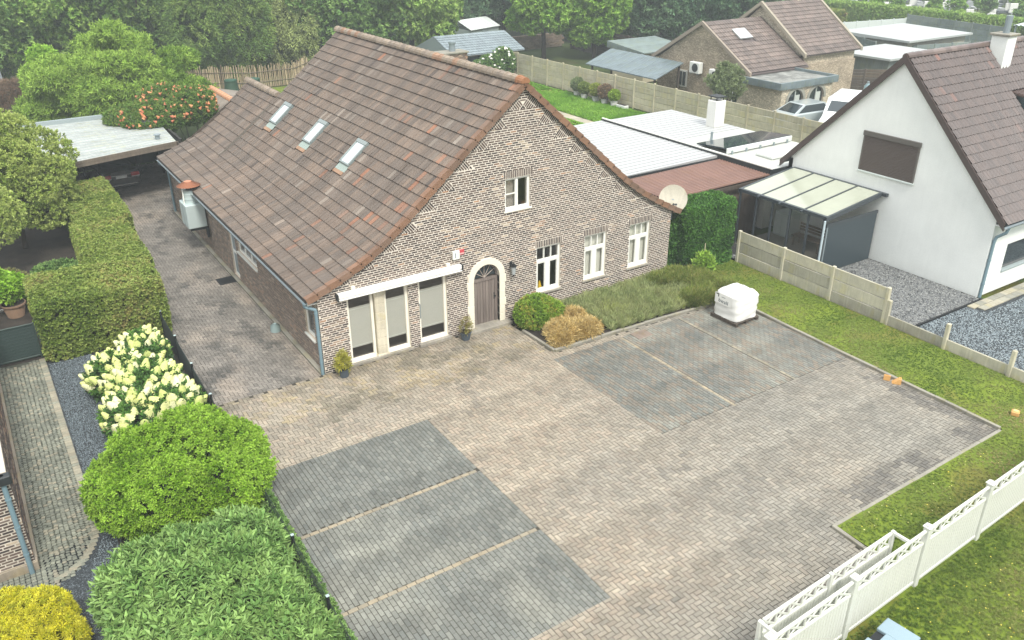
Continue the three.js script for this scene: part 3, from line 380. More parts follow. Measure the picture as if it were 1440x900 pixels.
{ // front openings
  const frame = (a, b, c, d, z0, z1, t, x = new B()) => { x.cbox(a, a + t, c, d, z0, z1, 0.008); x.cbox(b - t, b, c, d, z0, z1, 0.008); x.cbox(a + t, b - t, c, c + t, z0 + 0.002, z1 - 0.002, 0.008); x.cbox(a + t, b - t, d - t, d, z0 + 0.002, z1 - 0.002, 0.008); return x; };
  const cream = mat('#e6e1d2', 0.4), stone = mat('#a9a396', 0.85, { map: T.conc }), blind = mat('#c6c6ba', 0.9), film = mat('#a2a399', 0.6), pane = (x0, x1, y0, y1, z, p, n = 'pane') => { const g = new B(); g.box(x0, x1, y0, y1, z, z + 0.006); return g.mesh(n, M.glass, p); };
  // casement windows with three top lights
  [[7.6, 8.6, 'dark'], [9.6, 10.58, 'blind'], [11.6, 12.58, 'blind']].forEach(([a, b, k]) => {
    const c = 0.73, d = 2.36, f = frame(a, b, c, d, -0.14, -0.07, 0.075), tr = 1.84, mid = (a + b) / 2; f.cbox(a + 0.075, b - 0.075, tr - 0.05, tr + 0.05, -0.145, -0.06, 0.008); f.cbox(mid - 0.075, mid + 0.075, c + 0.075, tr - 0.05, -0.15, -0.06, 0.01);
    for (const q of [1, 2]) { const x = a + 0.075 + (b - a - 0.15) * q / 3; f.box(x - 0.018, x + 0.018, tr + 0.05, d - 0.075, -0.135, -0.075); }
    for (const [s, e] of [[a + 0.075, mid - 0.075], [mid + 0.075, b - 0.075]]) frame(s, e, c + 0.075, tr - 0.05, -0.13, -0.066, 0.04, f);
    const w = f.mesh('window', M.white, H); pane(a + 0.1, mid - 0.09, c + 0.1, tr - 0.07, -0.11, w); pane(mid + 0.09, b - 0.1, c + 0.1, tr - 0.07, -0.11, w); for (let q = 0; q < 3; q++) { const x = a + 0.075 + (b - a - 0.15) * q / 3; pane(x + 0.02, x + (b - a - 0.15) / 3 - 0.02, tr + 0.05, d - 0.08, -0.11, w); }
    const s = new B(); s.cbox(a - 0.06, b + 0.06, c - 0.07, c - 0.004, -0.14, 0.06, 0.01); s.mesh('sill', stone, w);
    const cu = new B(); if (k === 'blind') cu.box(a + 0.02, b - 0.02, c, d, -0.23, -0.22); else { cu.box(a - 0.25, a + 0.02, c, d, -0.42, -0.4); } cu.mesh('curtain', blind, w); if (k === 'dark') new B().cyl([a + 0.3, c + 0.03, -0.24], [a + 0.3, c + 0.3, -0.24], 0.1, 0.03, 12).mesh('yellow_vase', mat('#d9b52c', 0.5), w);
  });
  { const a = 6.38, b = 7.33, c = 3.87, d = 4.9, m = (a + b) / 2, f = frame(a, b, c, d, -0.14, -0.06, 0.075); f.cbox(m - 0.05, m + 0.05, c + 0.075, d - 0.075, -0.15, -0.055, 0.008); f.box(a + 0.075, m - 0.05, 4.36, 4.39, -0.12, -0.08); const w = f.mesh('window', M.white, H); pane(a + 0.07, m - 0.05, c + 0.07, d - 0.07, -0.1, w); pane(m + 0.05, b - 0.07, c + 0.07, d - 0.07, -0.1, w); const s = new B(); s.cbox(a - 0.05, b + 0.05, c - 0.06, c - 0.004, -0.14, 0.05, 0.01); s.mesh('sill', cream, w); const cu = new B(); cu.box(a + 0.03, m - 0.02, c, d, -0.24, -0.22); cu.mesh('curtain', mat('#8f8a80', 0.9), w); }
  // glazed doors with frosted film
  const gl = (a, b, c, d, name) => { const f = frame(a, b, c, d, -0.16, -0.07, 0.085).mesh(name, cream, H); pane(a + 0.08, b - 0.08, c + 0.08, d - 0.08, -0.12, f); const q = new B(); q.box(a + 0.07, b - 0.07, c + 0.42, d - 0.42, -0.15, -0.145); q.mesh('frosted_film', film, f); const l = new B(); for (const y of [c + 0.46, d - 0.5]) l.box(a + 0.085, b - 0.085, y, y + 0.02, -0.144, -0.14); l.mesh('film_stripe', mat('#b5bab0', 0.5), f); return f; };
  gl(0.86, 1.72, 0.1, 2.27, 'glazed_panel'); gl(2.06, 2.86, 0.1, 2.27, 'glazed_panel'); const gd = gl(3.2, 4.2, 0.12, 2.29, 'glazed_door'); const hd = new B(); hd.path([[3.245, 0.95, -0.06], [3.245, 0.98, -0.02], [3.245, 1.42, -0.02], [3.245, 1.45, -0.06]], 0.014, 8); hd.mesh('handle', M.zinc, gd);
  const pi = new B(); for (let k = 0; k < 7; k++) pi.cbox(1.74, 2.06, 0.12 + k * 0.285, 0.12 + (k + 1) * 0.285 - 0.004, -0.14, 0.02, 0.012); pi.cbox(1.7, 2.1, 2.1, 2.26, -0.14, 0.06, 0.02); pi.cbox(1.7, 2.1, 0.02, 0.14, -0.14, 0.06, 0.02); pi.mesh('stone_pillar', mat('#ded5bd', 0.85, { map: T.conc }), H);
  const si = new B(); si.cbox(0.8, 2.92, 0.0, 0.098, -0.16, 0.09, 0.012); si.cbox(3.12, 4.28, 0.0, 0.118, -0.16, 0.12, 0.012); si.mesh('door_sill', stone, H);
  // arched plank door, fanlight and white stone surround
  const su = new B(), N = 18, arc = (r, i, z) => { const a = Math.PI - i / N * Math.PI; return [DC + r * Math.cos(a), DY + r * Math.sin(a), z]; }; for (let i = 0; i < N; i++) { const q = (z) => [arc(DR, i, z), arc(DR, i + 1, z), arc(0.68, i + 1, z), arc(0.68, i, z)]; su.hex([...q(-0.14), ...q(0.03)]); }
  for (const s of [-1, 1]) for (let k = 0; k < 6; k++) { const wd = k % 3 === 2 ? 0.25 : 0.2, y0 = 0.1 + k * 0.275, xa = DC + s * DR, xb = DC + s * (DR + wd); su.cbox(Math.min(xa, xb), Math.max(xa, xb), y0, y0 + 0.272, -0.14, 0.03, 0.01); } su.mesh('stone_surround', mat('#e9e3cf', 0.8, { map: T.plaster }), H);
  const dr = new B(); dr.box(DC - DR, DC + DR, 1.62, 1.72, -0.19, -0.12); for (let i = 0; i < N; i++) { const q = (z) => [arc(DR - 0.06, i, z), arc(DR - 0.06, i + 1, z), arc(DR, i + 1, z), arc(DR, i, z)]; dr.hex([...q(-0.19), ...q(-0.12)]); } for (const s of [-1, 1]) dr.box(DC + s * (DR - 0.05) - 0.05, DC + s * (DR - 0.05) + 0.05, 0.1, 1.62, -0.19, -0.125);
  const door = dr.mesh('front_door', mat('#8c8078', 0.7, { map: T.wood }), H); const pm = [mat('#93877e', 0.75, { map: T.wood }), mat('#8a7d75', 0.75, { map: T.wood })]; for (let k = 0; k < 7; k++) { const b = new B(), x = DC - DR + 0.1 + k * (2 * DR - 0.2) / 7; b.cbox(x + 0.003, x + (2 * DR - 0.2) / 7 - 0.003, 0.1, 1.62, -0.185, -0.15, 0.006); b.mesh('plank', pm[k & 1], door); }
  const fan = new B(); for (let i = 1; i < 6; i++) { const a = i / 6 * Math.PI; fan.cyl([DC, DY - 0.02, -0.15], [DC + (DR - 0.05) * Math.cos(a), DY + (DR - 0.05) * Math.sin(a), -0.15], 0.012, 0.012, 6); } fan.mesh('fanlight_bars', mat('#a99d92', 0.6), door); const fg = new B(), ring = []; for (let i = 0; i <= N; i++) ring.push(arc(DR - 0.05, i, -0.165)); fg.poly(ring); fg.mesh('fanlight_pane', M.glassDark, door); const kn = new B(); kn.cyl([DC + 0.38, 1.0, -0.15], [DC + 0.38, 1.0, -0.09], 0.02, 0.03, 8); kn.box(DC + 0.355, DC + 0.405, 0.88, 1.12, -0.152, -0.146); kn.mesh('handle', M.black, door);
  const stp = new B(); stp.cbox(DC - 0.85, DC + 0.85, -0.02, 0.1, -0.25, 0.26, 0.015); stp.mesh('door_step', stone, H);
  // awning cassette
  const aw = thing('awning', 'white rolled up awning cassette above the glazed doors of the brick house', 'awning', [0.57, 2.3, 0.02]), a1 = new B(); a1.cbox(0, 4.1, 0.05, 0.21, 0, 0.17, 0.03); a1.mesh('cassette', mat('#e9e8e2', 0.4), aw); const a2 = new B(); a2.cbox(0.01, 4.09, 0, 0.045, 0.03, 0.2, 0.012); a2.mesh('front_rail', mat('#dcdbd4', 0.4), aw); for (const x of [-0.03, 4.1]) { const e = new B(); e.cbox(x, x + 0.03, -0.01, 0.22, -0.01, 0.2, 0.01); e.mesh('end_cap', M.dark, aw); } const br = new B(); for (const x of [0.45, 3.6]) br.cbox(x, x + 0.12, 0.211, 0.32, -0.02, 0.1, 0.01); br.mesh('bracket', cream, aw);
  // alarm box and small sign
  const al = thing('alarm_box', 'white alarm box with a red label on the brick wall left of the arched door', 'alarm box', [4.41, 2.68, 0.012]); new B().cbox(0, 0.24, 0, 0.28, 0, 0.09, 0.015).mesh('housing', M.white, al); new B().cbox(0.245, 0.43, 0.1, 0.27, 0, 0.03, 0.005).mesh('red_label', mat('#b8434c', 0.5), al); new B().box(0.26, 0.415, 0.12, 0.17, 0.03, 0.033).mesh('label_strip', mat('#d9a9a5', 0.5), al); new B().box(0.07, 0.1, 0.06, 0.22, 0.09, 0.094).mesh('grille', M.zinc, al);
  // wall lantern
  const la = thing('wall_lantern', 'dark metal wall lantern beside the arched front door', 'lantern', [6.58, 1.62, 0.012]); new B().cbox(-0.05, 0.05, 0.3, 0.52, 0, 0.02, 0.005).cyl([0, 0.44, 0.02], [0, 0.52, 0.12], 0.012).cyl([0, 0.52, 0.12], [0, 0.45, 0.16], 0.012).mesh('arm', M.dark, la); new B().cyl([0, 0.12, 0.16], [0, 0.4, 0.16], 0.06, 0.1, 6, true).mesh('glass_body', mat('#9aa0a0', 0.2), la); new B().cyl([0, 0.4, 0.16], [0, 0.5, 0.16], 0.13, 0.02, 6).cyl([0, 0.08, 0.16], [0, 0.12, 0.16], 0.03, 0.07, 6).mesh('cap', M.dark, la);
}
{ // extractor box on the side wall
  const g = thing('extractor_box', 'pale grey ventilation box with round stack and terracotta rain cap on the side wall', 'ventilation box', [0, 1.1, -12.35]), mm = mat('#b9c6c4', 0.5, { metalness: 0.2 }); new B().cbox(-0.78, -0.06, 0, 0.95, -0.5, 0.5, 0.02).mesh('housing', mm, g); new B().box(-0.79, -0.785, 0.06, 0.89, -0.02, 0.0).mesh('seam', M.zinc, g); new B().cyl([-0.42, 0.95, 0], [-0.42, 1.45, 0], 0.3, 0.26, 18).cyl([-0.42, 1.1, 0], [-0.42, 1.14, 0], 0.31, 0.31, 18).cyl([-0.42, 1.28, 0], [-0.42, 1.32, 0], 0.29, 0.29, 18).mesh('stack', mm, g); new B().cyl([-0.42, 1.45, 0], [-0.42, 1.62, 0], 0.12, 0.12, 12).mesh('neck', M.dark, g); new B().cyl([-0.42, 1.62, 0], [-0.42, 1.78, 0], 0.46, 0.14, 18).mesh('rain_cap', mat('#b5795c', 0.8), g); new B().cyl([-0.72, 0.95, 0.15], [-0.7, 1.6, 0.12], 0.025).mesh('stay', M.white, g); new B().box(-0.7, 0, -0.12, -0.05, -0.4, -0.34).box(-0.7, 0, -0.12, -0.05, 0.34, 0.4).cyl([-0.1, -0.05, 0.6], [-0.1, -0.4, 0.62], 0.06).mesh('bracket', M.dark, g);
}
{ // doormat, wall pipes
  tag(new B().cbox(-0.75, -0.1, 0.004, 0.022, -8.95, -8.3, 0.008).mesh('doormat', M.black), 'black doormat lying outside the side door on the driveway', 'doormat');
  tag(new B().cyl([-0.28, 0, -3.6], [-0.28, 0.2, -3.6], 0.17, 0.15, 14).cyl([-0.28, 0.2, -3.6], [-0.28, 0.27, -3.6], 0.15, 0.05, 14).mesh('drain_cover', mat('#8fa2a0', 0.6)), 'pale grey round drain cover at the foot of the side wall', 'drain');
}
// satellite dish on a mast
{
  const g = thing('satellite_dish', 'off white satellite dish standing behind the corner of the brick house', 'satellite dish', [13.98, 0.08, -0.4]), d = new B(), N = 24, r0 = 0.52; const ax = V(-0.62, 0.3, 0.72).normalize(), U = V(0, 1, 0).cross(ax).normalize(), W = ax.clone().cross(U), c = V(0, 2.72, 0), P = (r, a) => c.clone().addScaledVector(U, r * Math.cos(a)).addScaledVector(W, r * Math.sin(a)).addScaledVector(ax, 0.28 * r * r).toArray();
  for (let k = 0; k < 5; k++) for (let i = 0; i < N; i++) { const a = i / N * 6.28319, b2 = (i + 1) / N * 6.28319, ra = r0 * k / 5, rb = r0 * (k + 1) / 5, q = [P(ra, a), P(rb, a), P(rb, b2), P(ra, b2)]; d.poly(k ? q : q.slice(0, 3)); }
  const gg = d.geo(); gg.deleteAttribute('normal'); d.mesh('reflector', mat('#cfcab8', 0.5, { map: T.conc }), g); new B().cyl([0.1, 0, -0.12], [0.1, 2.7, -0.12], 0.035).cyl([0.1, 2.65, -0.12], [0, 2.72, 0], 0.05).mesh('mast', M.zinc, g);
  const f = c.clone().addScaledVector(ax, 0.5).addScaledVector(W, -0.2), s0 = c.clone().addScaledVector(W, -0.5).addScaledVector(ax, 0.07); new B().cyl(s0.toArray(), f.toArray(), 0.016).mesh('arm', M.dark, g); new B().cyl(f.toArray(), f.clone().addScaledVector(ax, -0.12).toArray(), 0.045, 0.035).cyl(f.clone().addScaledVector(U, 0.09).toArray(), f.clone().addScaledVector(U, 0.09).addScaledVector(ax, -0.12).toArray(), 0.04).mesh('receiver', M.dark, g);
}
// ---------------------------------------------------------------- the white house
function pantiles(parent, P0, dn, up, ax, nx, rows, cols, tw, tl, colFn, m, max, amp = 0.028) { // P0 top corner, dn unit down-slope, up normal, ax unit across
  const pc = new Pieces(), pr = []; for (let k = 0; k <= 6; k++) { const t = k / 6; pr.push([t * tw * 1.02, amp * (0.5 + 0.5 * Math.cos(t * 6.283))]); }
  for (let r = 0; r < rows; r++) for (let c = 0; c < cols; c++) {
    if (nx && nx(r * tl, c * tw)) continue;
    const b = new B(); b.col = colFn(r, c); const j = rr(-0.003, 0.003), Q = (k, e, lo) => { const s = r * tl + (e ? tl + 0.04 : 0), h = pr[k][1] + (e ? 0.03 + j : -0.008) - lo, w = c * tw + pr[k][0]; return [0, 1, 2].map((i) => P0[i] + dn[i] * s + up[i] * h + ax[i] * w); }, ce = [0, 1, 2].map((i) => P0[i] + dn[i] * (r + 0.5) * tl + ax[i] * (c + 0.5) * tw), ins = ce.map((v, i) => v - up[i] * 5), ins2 = ce.map((v, i) => v - dn[i] * 3);
    for (let k = 0; k < 6; k++) { b.poly([Q(k, 0, 0), Q(k + 1, 0, 0), Q(k + 1, 1, 0), Q(k, 1, 0)], ins); b.poly([Q(k, 1, 0), Q(k + 1, 1, 0), Q(k + 1, 1, 0.02), Q(k, 1, 0.02)], ins2); }
    pc.add(b, ce);
  }
  pc.lay('roof_tile', 'roof_tiles', m, parent, max);
}
{
  const W = thing('white_house', 'white rendered house with a dark brown pantile roof and a closed gable shutter', 'house'), pl = mat('#f1f4ef', 0.8, { map: T.plaster }), X = 21.34, X1 = 31, zc = 3.13, z0 = -1.3, z1 = 7.57, ye = 3.05, ya = 7.55;
  const b = new B(), sl = (ya - ye) / (z1 - zc), front = [[22.55, 25.0, 0.68, 1.75]];
  b.poly([[X, 0, z0], [X, 0, z1], [X, ye, z1], [X, ya, zc], [X, ye, z0]], [X + 1, 1, 1]); b.poly([[X1, 0, z0], [X1, 0, z1], [X1, ye, z1], [X1, ya, zc], [X1, ye, z0]], [X - 1, 1, 1]); b.box(X, X1, 0, ye, z0 - 0.002, z0 + 0.2, '');
  let x = X + 0.002; for (const [a, c, d, e] of front) { b.box(x, a, 0, ye, z1 - 0.25, z1); b.box(a, c, 0, d, z1 - 0.25, z1); b.box(a, c, e, ye, z1 - 0.25, z1); x = c; } b.box(x, X1, 0, ye, z1 - 0.25, z1);
  b.mesh('wall', pl, W);
  const wf = new B(); wf.cbox(22.55, 25.0, 0.68, 0.77, z1 - 0.16, z1 + 0.05, 0.01).mesh('sill', mat('#9aa6a6', 0.6), W);
  const w2 = new B().cbox(22.56, 24.99, 0.77, 0.85, z1 - 0.15, z1 - 0.08).cbox(22.56, 24.99, 1.66, 1.745, z1 - 0.15, z1 - 0.08).cbox(22.56, 22.64, 0.85, 1.66, z1 - 0.15, z1 - 0.08).mesh('window', mat('#5d5f5f', 0.5), W); new B().box(22.6, 24.97, 0.8, 1.7, z1 - 0.13, z1 - 0.12).mesh('pane', M.glassDark, w2);
  // gable window with roller shutter down
  const sh = new B().cbox(X - 0.09, X - 0.003, 4.66, 4.84, 1.98, 4.36, 0.012).mesh('window', mat('#5a5650', 0.6), W); for (let k = 0; k < 24; k++) new B().cbox(X - 0.05, X - 0.006, 3.34 + k * 0.055, 3.39 + k * 0.055, 2.06, 4.28, 0.008).mesh('shutter_slat', mat('#544a44', 0.55), sh); new B().cbox(X - 0.055, X - 0.004, 3.34, 4.66, 2.0, 2.06, 0.006).cbox(X - 0.055, X - 0.004, 3.34, 4.66, 4.28, 4.34, 0.006).mesh('guide_rail', mat('#625d57', 0.5), sh); new B().cbox(X - 0.08, X - 0.003, 3.28, 3.335, 1.98, 4.36, 0.006).mesh('sill', mat('#c6cfca', 0.6), sh);
  // roof
  const deck = new B(), ov = 0.12, n = [0, 1 / Math.hypot(1, sl), sl / Math.hypot(1, sl)], ze = z1 + 0.35, yE = ya - sl * (ze - zc);
  for (const s of [1, -1]) { const Z = (q) => zc + s * (q - zc); deck.hex([[X - ov, ya + 0.02, zc], [X1, ya + 0.02, zc], [X1, yE + 0.02, Z(ze)], [X - ov, yE + 0.02, Z(ze)], [X - ov, ya + 0.1, zc], [X1, ya + 0.1, zc], [X1, yE + 0.1, Z(ze)], [X - ov, yE + 0.1, Z(ze)]]); }
  const roof = deck.mesh('roof', M.dark, W), tm = mat('#ffffff', 0.38, { vertexColors: true, clearcoat: 0.35, clearcoatRoughness: 0.3 }), cA = lin('#4f403a'), cB = lin('#433733'), cC = lin('#7c5243');
  const L = Math.hypot(ya - yE, ze - zc), dn = [0, -(ya - yE) / L, (ze - zc) / L], rows = Math.round(L / 0.335);
  pantiles(roof, [X - ov + 0.02, ya + 0.13, zc], dn, n, [1, 0, 0], (s, w) => X + w > 26.0 && X + w < 29.2 && s > 1.75 && s < 4.2, rows, 42, 0.205, L / rows, (r, c) => scl(mixc(cA, R() < 0.015 ? cC : cB, R()), rr(0.85, 1.15)), tm, 290, 0.065);
  pantiles(roof, [X - ov + 0.02, ya + 0.13, zc], [dn[0], dn[1], -dn[2]], [n[0], n[1], -n[2]], [1, 0, 0], null, rows, 4, 0.205, L / rows, () => scl(cB, rr(0.9, 1.1)), tm, 0);
  for (let k = 0; k < 26; k++) { const r = new B(); r.col = scl(mixc(cA, lin('#8a7a70'), R() * 0.6), rr(0.9, 1.1)); const xx = X - ov + k * 0.36, K = 6, P = (i, q, rd) => { const a = i / K * Math.PI; return [q, ya + 0.1 + rd * Math.sin(a), zc + rd * Math.cos(a)]; }; for (let i = 0; i < K; i++) r.poly([P(i, xx, 0.14), P(i + 1, xx, 0.14), P(i + 1, xx + 0.38, 0.165), P(i, xx + 0.38, 0.165)], [xx, ya - 1, zc]); const ring = []; for (let i = 0; i <= K; i++) ring.push(P(i, xx, 0.14)); r.poly(ring, [xx + 1, ya, zc]); const ring2 = []; for (let i = 0; i <= K; i++) ring2.push(P(i, xx + 0.38, 0.165)); r.poly(ring2, [xx - 1, ya, zc]); r.mesh('ridge_tile', tm, roof); }
  for (const s of [1, -1]) { const v = new B(), Z = (q) => zc + s * (q - zc), x0 = X - ov - 0.03, x1 = X - ov + 0.06, d = 0.27; v.hex([[x0, ya - d + 0.18, zc], [x1, ya - d + 0.18, zc], [x1, yE - d + 0.18, Z(ze)], [x0, yE - d + 0.18, Z(ze)], [x0, ya + 0.2, zc], [x1, ya + 0.2, zc], [x1, yE + 0.2, Z(ze)], [x0, yE + 0.2, Z(ze)]]); v.mesh('verge_board', mat('#4a3f3b', 0.5), W); }
  new B().box(X, X1, yE - 0.02, yE + 0.03, z1, ze - 0.02).mesh('soffit', pl, W);
  const gu = new B(); for (let k = 0; k < 6; k++) { const a0 = Math.PI + k / 6 * Math.PI, a1 = Math.PI + (k + 1) / 6 * Math.PI, p = (a, xx) => [xx, yE + 0.06 + 0.075 * Math.sin(a), ze + 0.07 + 0.075 * Math.cos(a)]; gu.poly([p(a0, X - 0.1), p(a1, X - 0.1), p(a1, X1), p(a0, X1)]); } gu.mesh('gutter', M.zinc, W);
  const dp = new B(); dp.path([[X + 0.12, yE, ze + 0.05], [X + 0.12, yE - 0.2, ze], [X + 0.1, yE - 0.42, z1 + 0.1], [X + 0.08, yE - 0.55, z1 + 0.06], [X + 0.08, 0, z1 + 0.06]], 0.055, 10); for (const y of [0.5, 1.4, 2.1]) dp.cyl([X + 0.08, y, z1 + 0.06], [X + 0.08, y + 0.04, z1 + 0.06], 0.066, 0.066, 10); dp.mesh('downpipe', M.bluegrey, W);
  // chimney and dormer
  const cy = ya - sl * 0.75; const ch = new B().cbox(26.25, 26.85, cy - 0.35, 8.05, zc + 0.15, zc + 0.8, 0.02).mesh('chimney', pl, W); new B().cbox(26.18, 26.92, 8.05, 8.13, zc + 0.08, zc + 0.87, 0.015).mesh('chimney_cap', M.kerb, ch); new B().cyl([26.55, 8.13, zc + 0.5], [26.55, 8.75, zc + 0.5], 0.12, 0.12, 12).mesh('flue', M.zinc, ch);
  const dm = new B(), dz = zc + 3.6, dy = ya - sl * 1.4; dm.poly([[26.2, dy, zc + 1.4], [26.2, dy - 0.2, dz], [26.2, ya - sl * 3.6, dz]], [28, 4, dz]); dm.box(26.2, 29, ya - sl * 3.6, dy - 0.2, dz - 0.05, dz); const dor = dm.mesh('dormer', mat('#4b5a5c', 0.6), W); const dd = new B(); dd.hex([[26.05, dy - 0.02, zc + 1.25], [29, dy - 0.02, zc + 1.25], [29, dy - 0.3, dz + 0.25], [26.05, dy - 0.3, dz + 0.25], [26.05, dy + 0.05, zc + 1.25], [29, dy + 0.05, zc + 1.25], [29, dy - 0.22, dz + 0.25], [26.05, dy - 0.22, dz + 0.25]]); dd.mesh('dormer_roof', mat('#5a4a44', 0.35), dor);
  const seam = new B(); for (let k = 0; k < 14; k++) seam.cyl([26.15 + k * 0.2, dy + 0.055, zc + 1.25], [26.15 + k * 0.2, dy - 0.215, dz + 0.25], 0.04, 0.04, 6); seam.mesh('dormer_ribs', mat('#5a4a44', 0.35), dor);
}
// ---------------------------------------------------------------- veranda
{
  const g = thing('veranda', 'lean-to glass veranda with a dark frame and translucent roof panels against the white house', 'veranda'), x0 = 18.12, x1 = 21.2, z0 = -0.95, z1 = 3.22, y0 = 2.22, y1 = 2.62, fm = mat('#3a4145', 0.45), F = (x, z, h = 0) => [x, y0 + (y1 - y0) * (x - x0) / (x1 - x0) + h, z];
  const f = new B(); f.hex([F(x0, z0), F(x0 + 0.1, z0), F(x0 + 0.1, z1), F(x0, z1), F(x0, z0, 0.12), F(x0 + 0.1, z0, 0.12), F(x0 + 0.1, z1, 0.12), F(x0, z1, 0.12)]); f.box(x1, x1 + 0.13, y1 - 0.02, y1 + 0.1, z0, z1 + 0.25); for (const z of [z0, z1]) f.hex([F(x0, z - 0.05, -0.06), F(x1, z - 0.05, -0.06), F(x1, z + 0.05, -0.06), F(x0, z + 0.05, -0.06), F(x0, z - 0.05, 0.1), F(x1, z - 0.05, 0.1), F(x1, z + 0.05, 0.1), F(x0, z + 0.05, 0.1)]); f.box(x0 + 0.1, x1, 1.92, 2.04, z1 - 0.02, z1 + 0.04); f.mesh('frame', fm, g);
  for (let k = 1; k < 4; k++) { const z = z0 + (z1 - z0) * k / 4, b = new B(); b.hex([F(x0 - 0.12, z - 0.03, 0.05), F(x1, z - 0.03, 0.05), F(x1, z + 0.03, 0.05), F(x0 - 0.12, z + 0.03, 0.05), F(x0 - 0.12, z - 0.03, 0.11), F(x1, z - 0.03, 0.11), F(x1, z + 0.03, 0.11), F(x0 - 0.12, z + 0.03, 0.11)]); b.mesh('rafter', fm, g); }
  const rp = mat('#aeb2a0', 0.12, { map: T.plaster }); for (let k = 0; k < 4; k++) { const a = z0 + (z1 - z0) * k / 4 + 0.035, c = z0 + (z1 - z0) * (k + 1) / 4 - 0.035, b = new B(); b.hex([F(x0 + 0.02, a, 0.06), F(x1, a, 0.06), F(x1, c, 0.06), F(x0 + 0.02, c, 0.06), F(x0 + 0.02, a, 0.085), F(x1, a, 0.085), F(x1, c, 0.085), F(x0 + 0.02, c, 0.085)]); b.mesh('roof_panel', rp, g); }
  for (const z of [z0 + 0.05, -0.05, 0.75, 1.6, 2.45, z1 - 0.07]) new B().cbox(x0 + 0.01, x0 + 0.09, 0, y0, z - 0.04, z + 0.04, 0.008).mesh('post', fm, g);
  for (const [a, c] of [[z0 + 0.09, -0.09], [-0.01, 0.71], [0.79, 1.56], [1.64, 2.41]]) new B().box(x0 + 0.045, x0 + 0.053, 0.1, y0, a, c).mesh('pane', M.glass, g);
  new B().box(x0 + 0.2, x1, 0.05, 1.92, z1 - 0.01, z1 + 0.01).mesh('screen', mat('#343f44', 0.35), g); new B().cbox(x0 + 0.14, x0 + 0.2, 0, 2.0, z1 - 0.03, z1 + 0.03, 0.006).mesh('screen_post', M.zinc, g); new B().cyl([x0 - 0.05, 2.2, z1 + 0.03], [x0 - 0.05, 0, z1 + 0.03], 0.04).mesh('downpipe', mat('#b4c3c8', 0.5), g); new B().box(x0, x1, -0.02, 0.045, z0, z1).mesh('floor', mat('#77756c', 0.8), g);
  const t = thing('garden_bench', 'wooden bench standing inside the glass veranda', 'bench', [20.1, 0.045, 1.2]); for (let k = 0; k < 4; k++) new B().cbox(-0.25 + k * 0.13, -0.14 + k * 0.13, 0.42, 0.45, -0.7, 0.7, 0.006).mesh('seat_slat', M.wood, t); for (const z of [-0.6, 0.6]) for (const x of [-0.2, 0.2]) new B().cbox(x - 0.03, x + 0.03, 0, 0.42, z - 0.03, z + 0.03).mesh('leg', M.wood, t); for (let k = 0; k < 3; k++) new B().cbox(0.24, 0.27, 0.55 + k * 0.12, 0.64 + k * 0.12, -0.7, 0.7, 0.006).mesh('back_slat', M.wood, t);
  const p = thing('sideboard', 'pale cupboard standing inside the glass veranda', 'cupboard', [20.6, 0.045, -0.4]); new B().cbox(-0.3, 0.3, 0, 1.0, -0.4, 0.4).mesh('body', mat('#a7b0ac', 0.6), p); new B().cbox(-0.33, -0.302, 0.08, 0.94, -0.38, -0.01).mesh('door', mat('#b5bdb8', 0.6), p); new B().cbox(-0.33, -0.302, 0.08, 0.94, 0.01, 0.38).mesh('door', mat('#b5bdb8', 0.6), p);
}
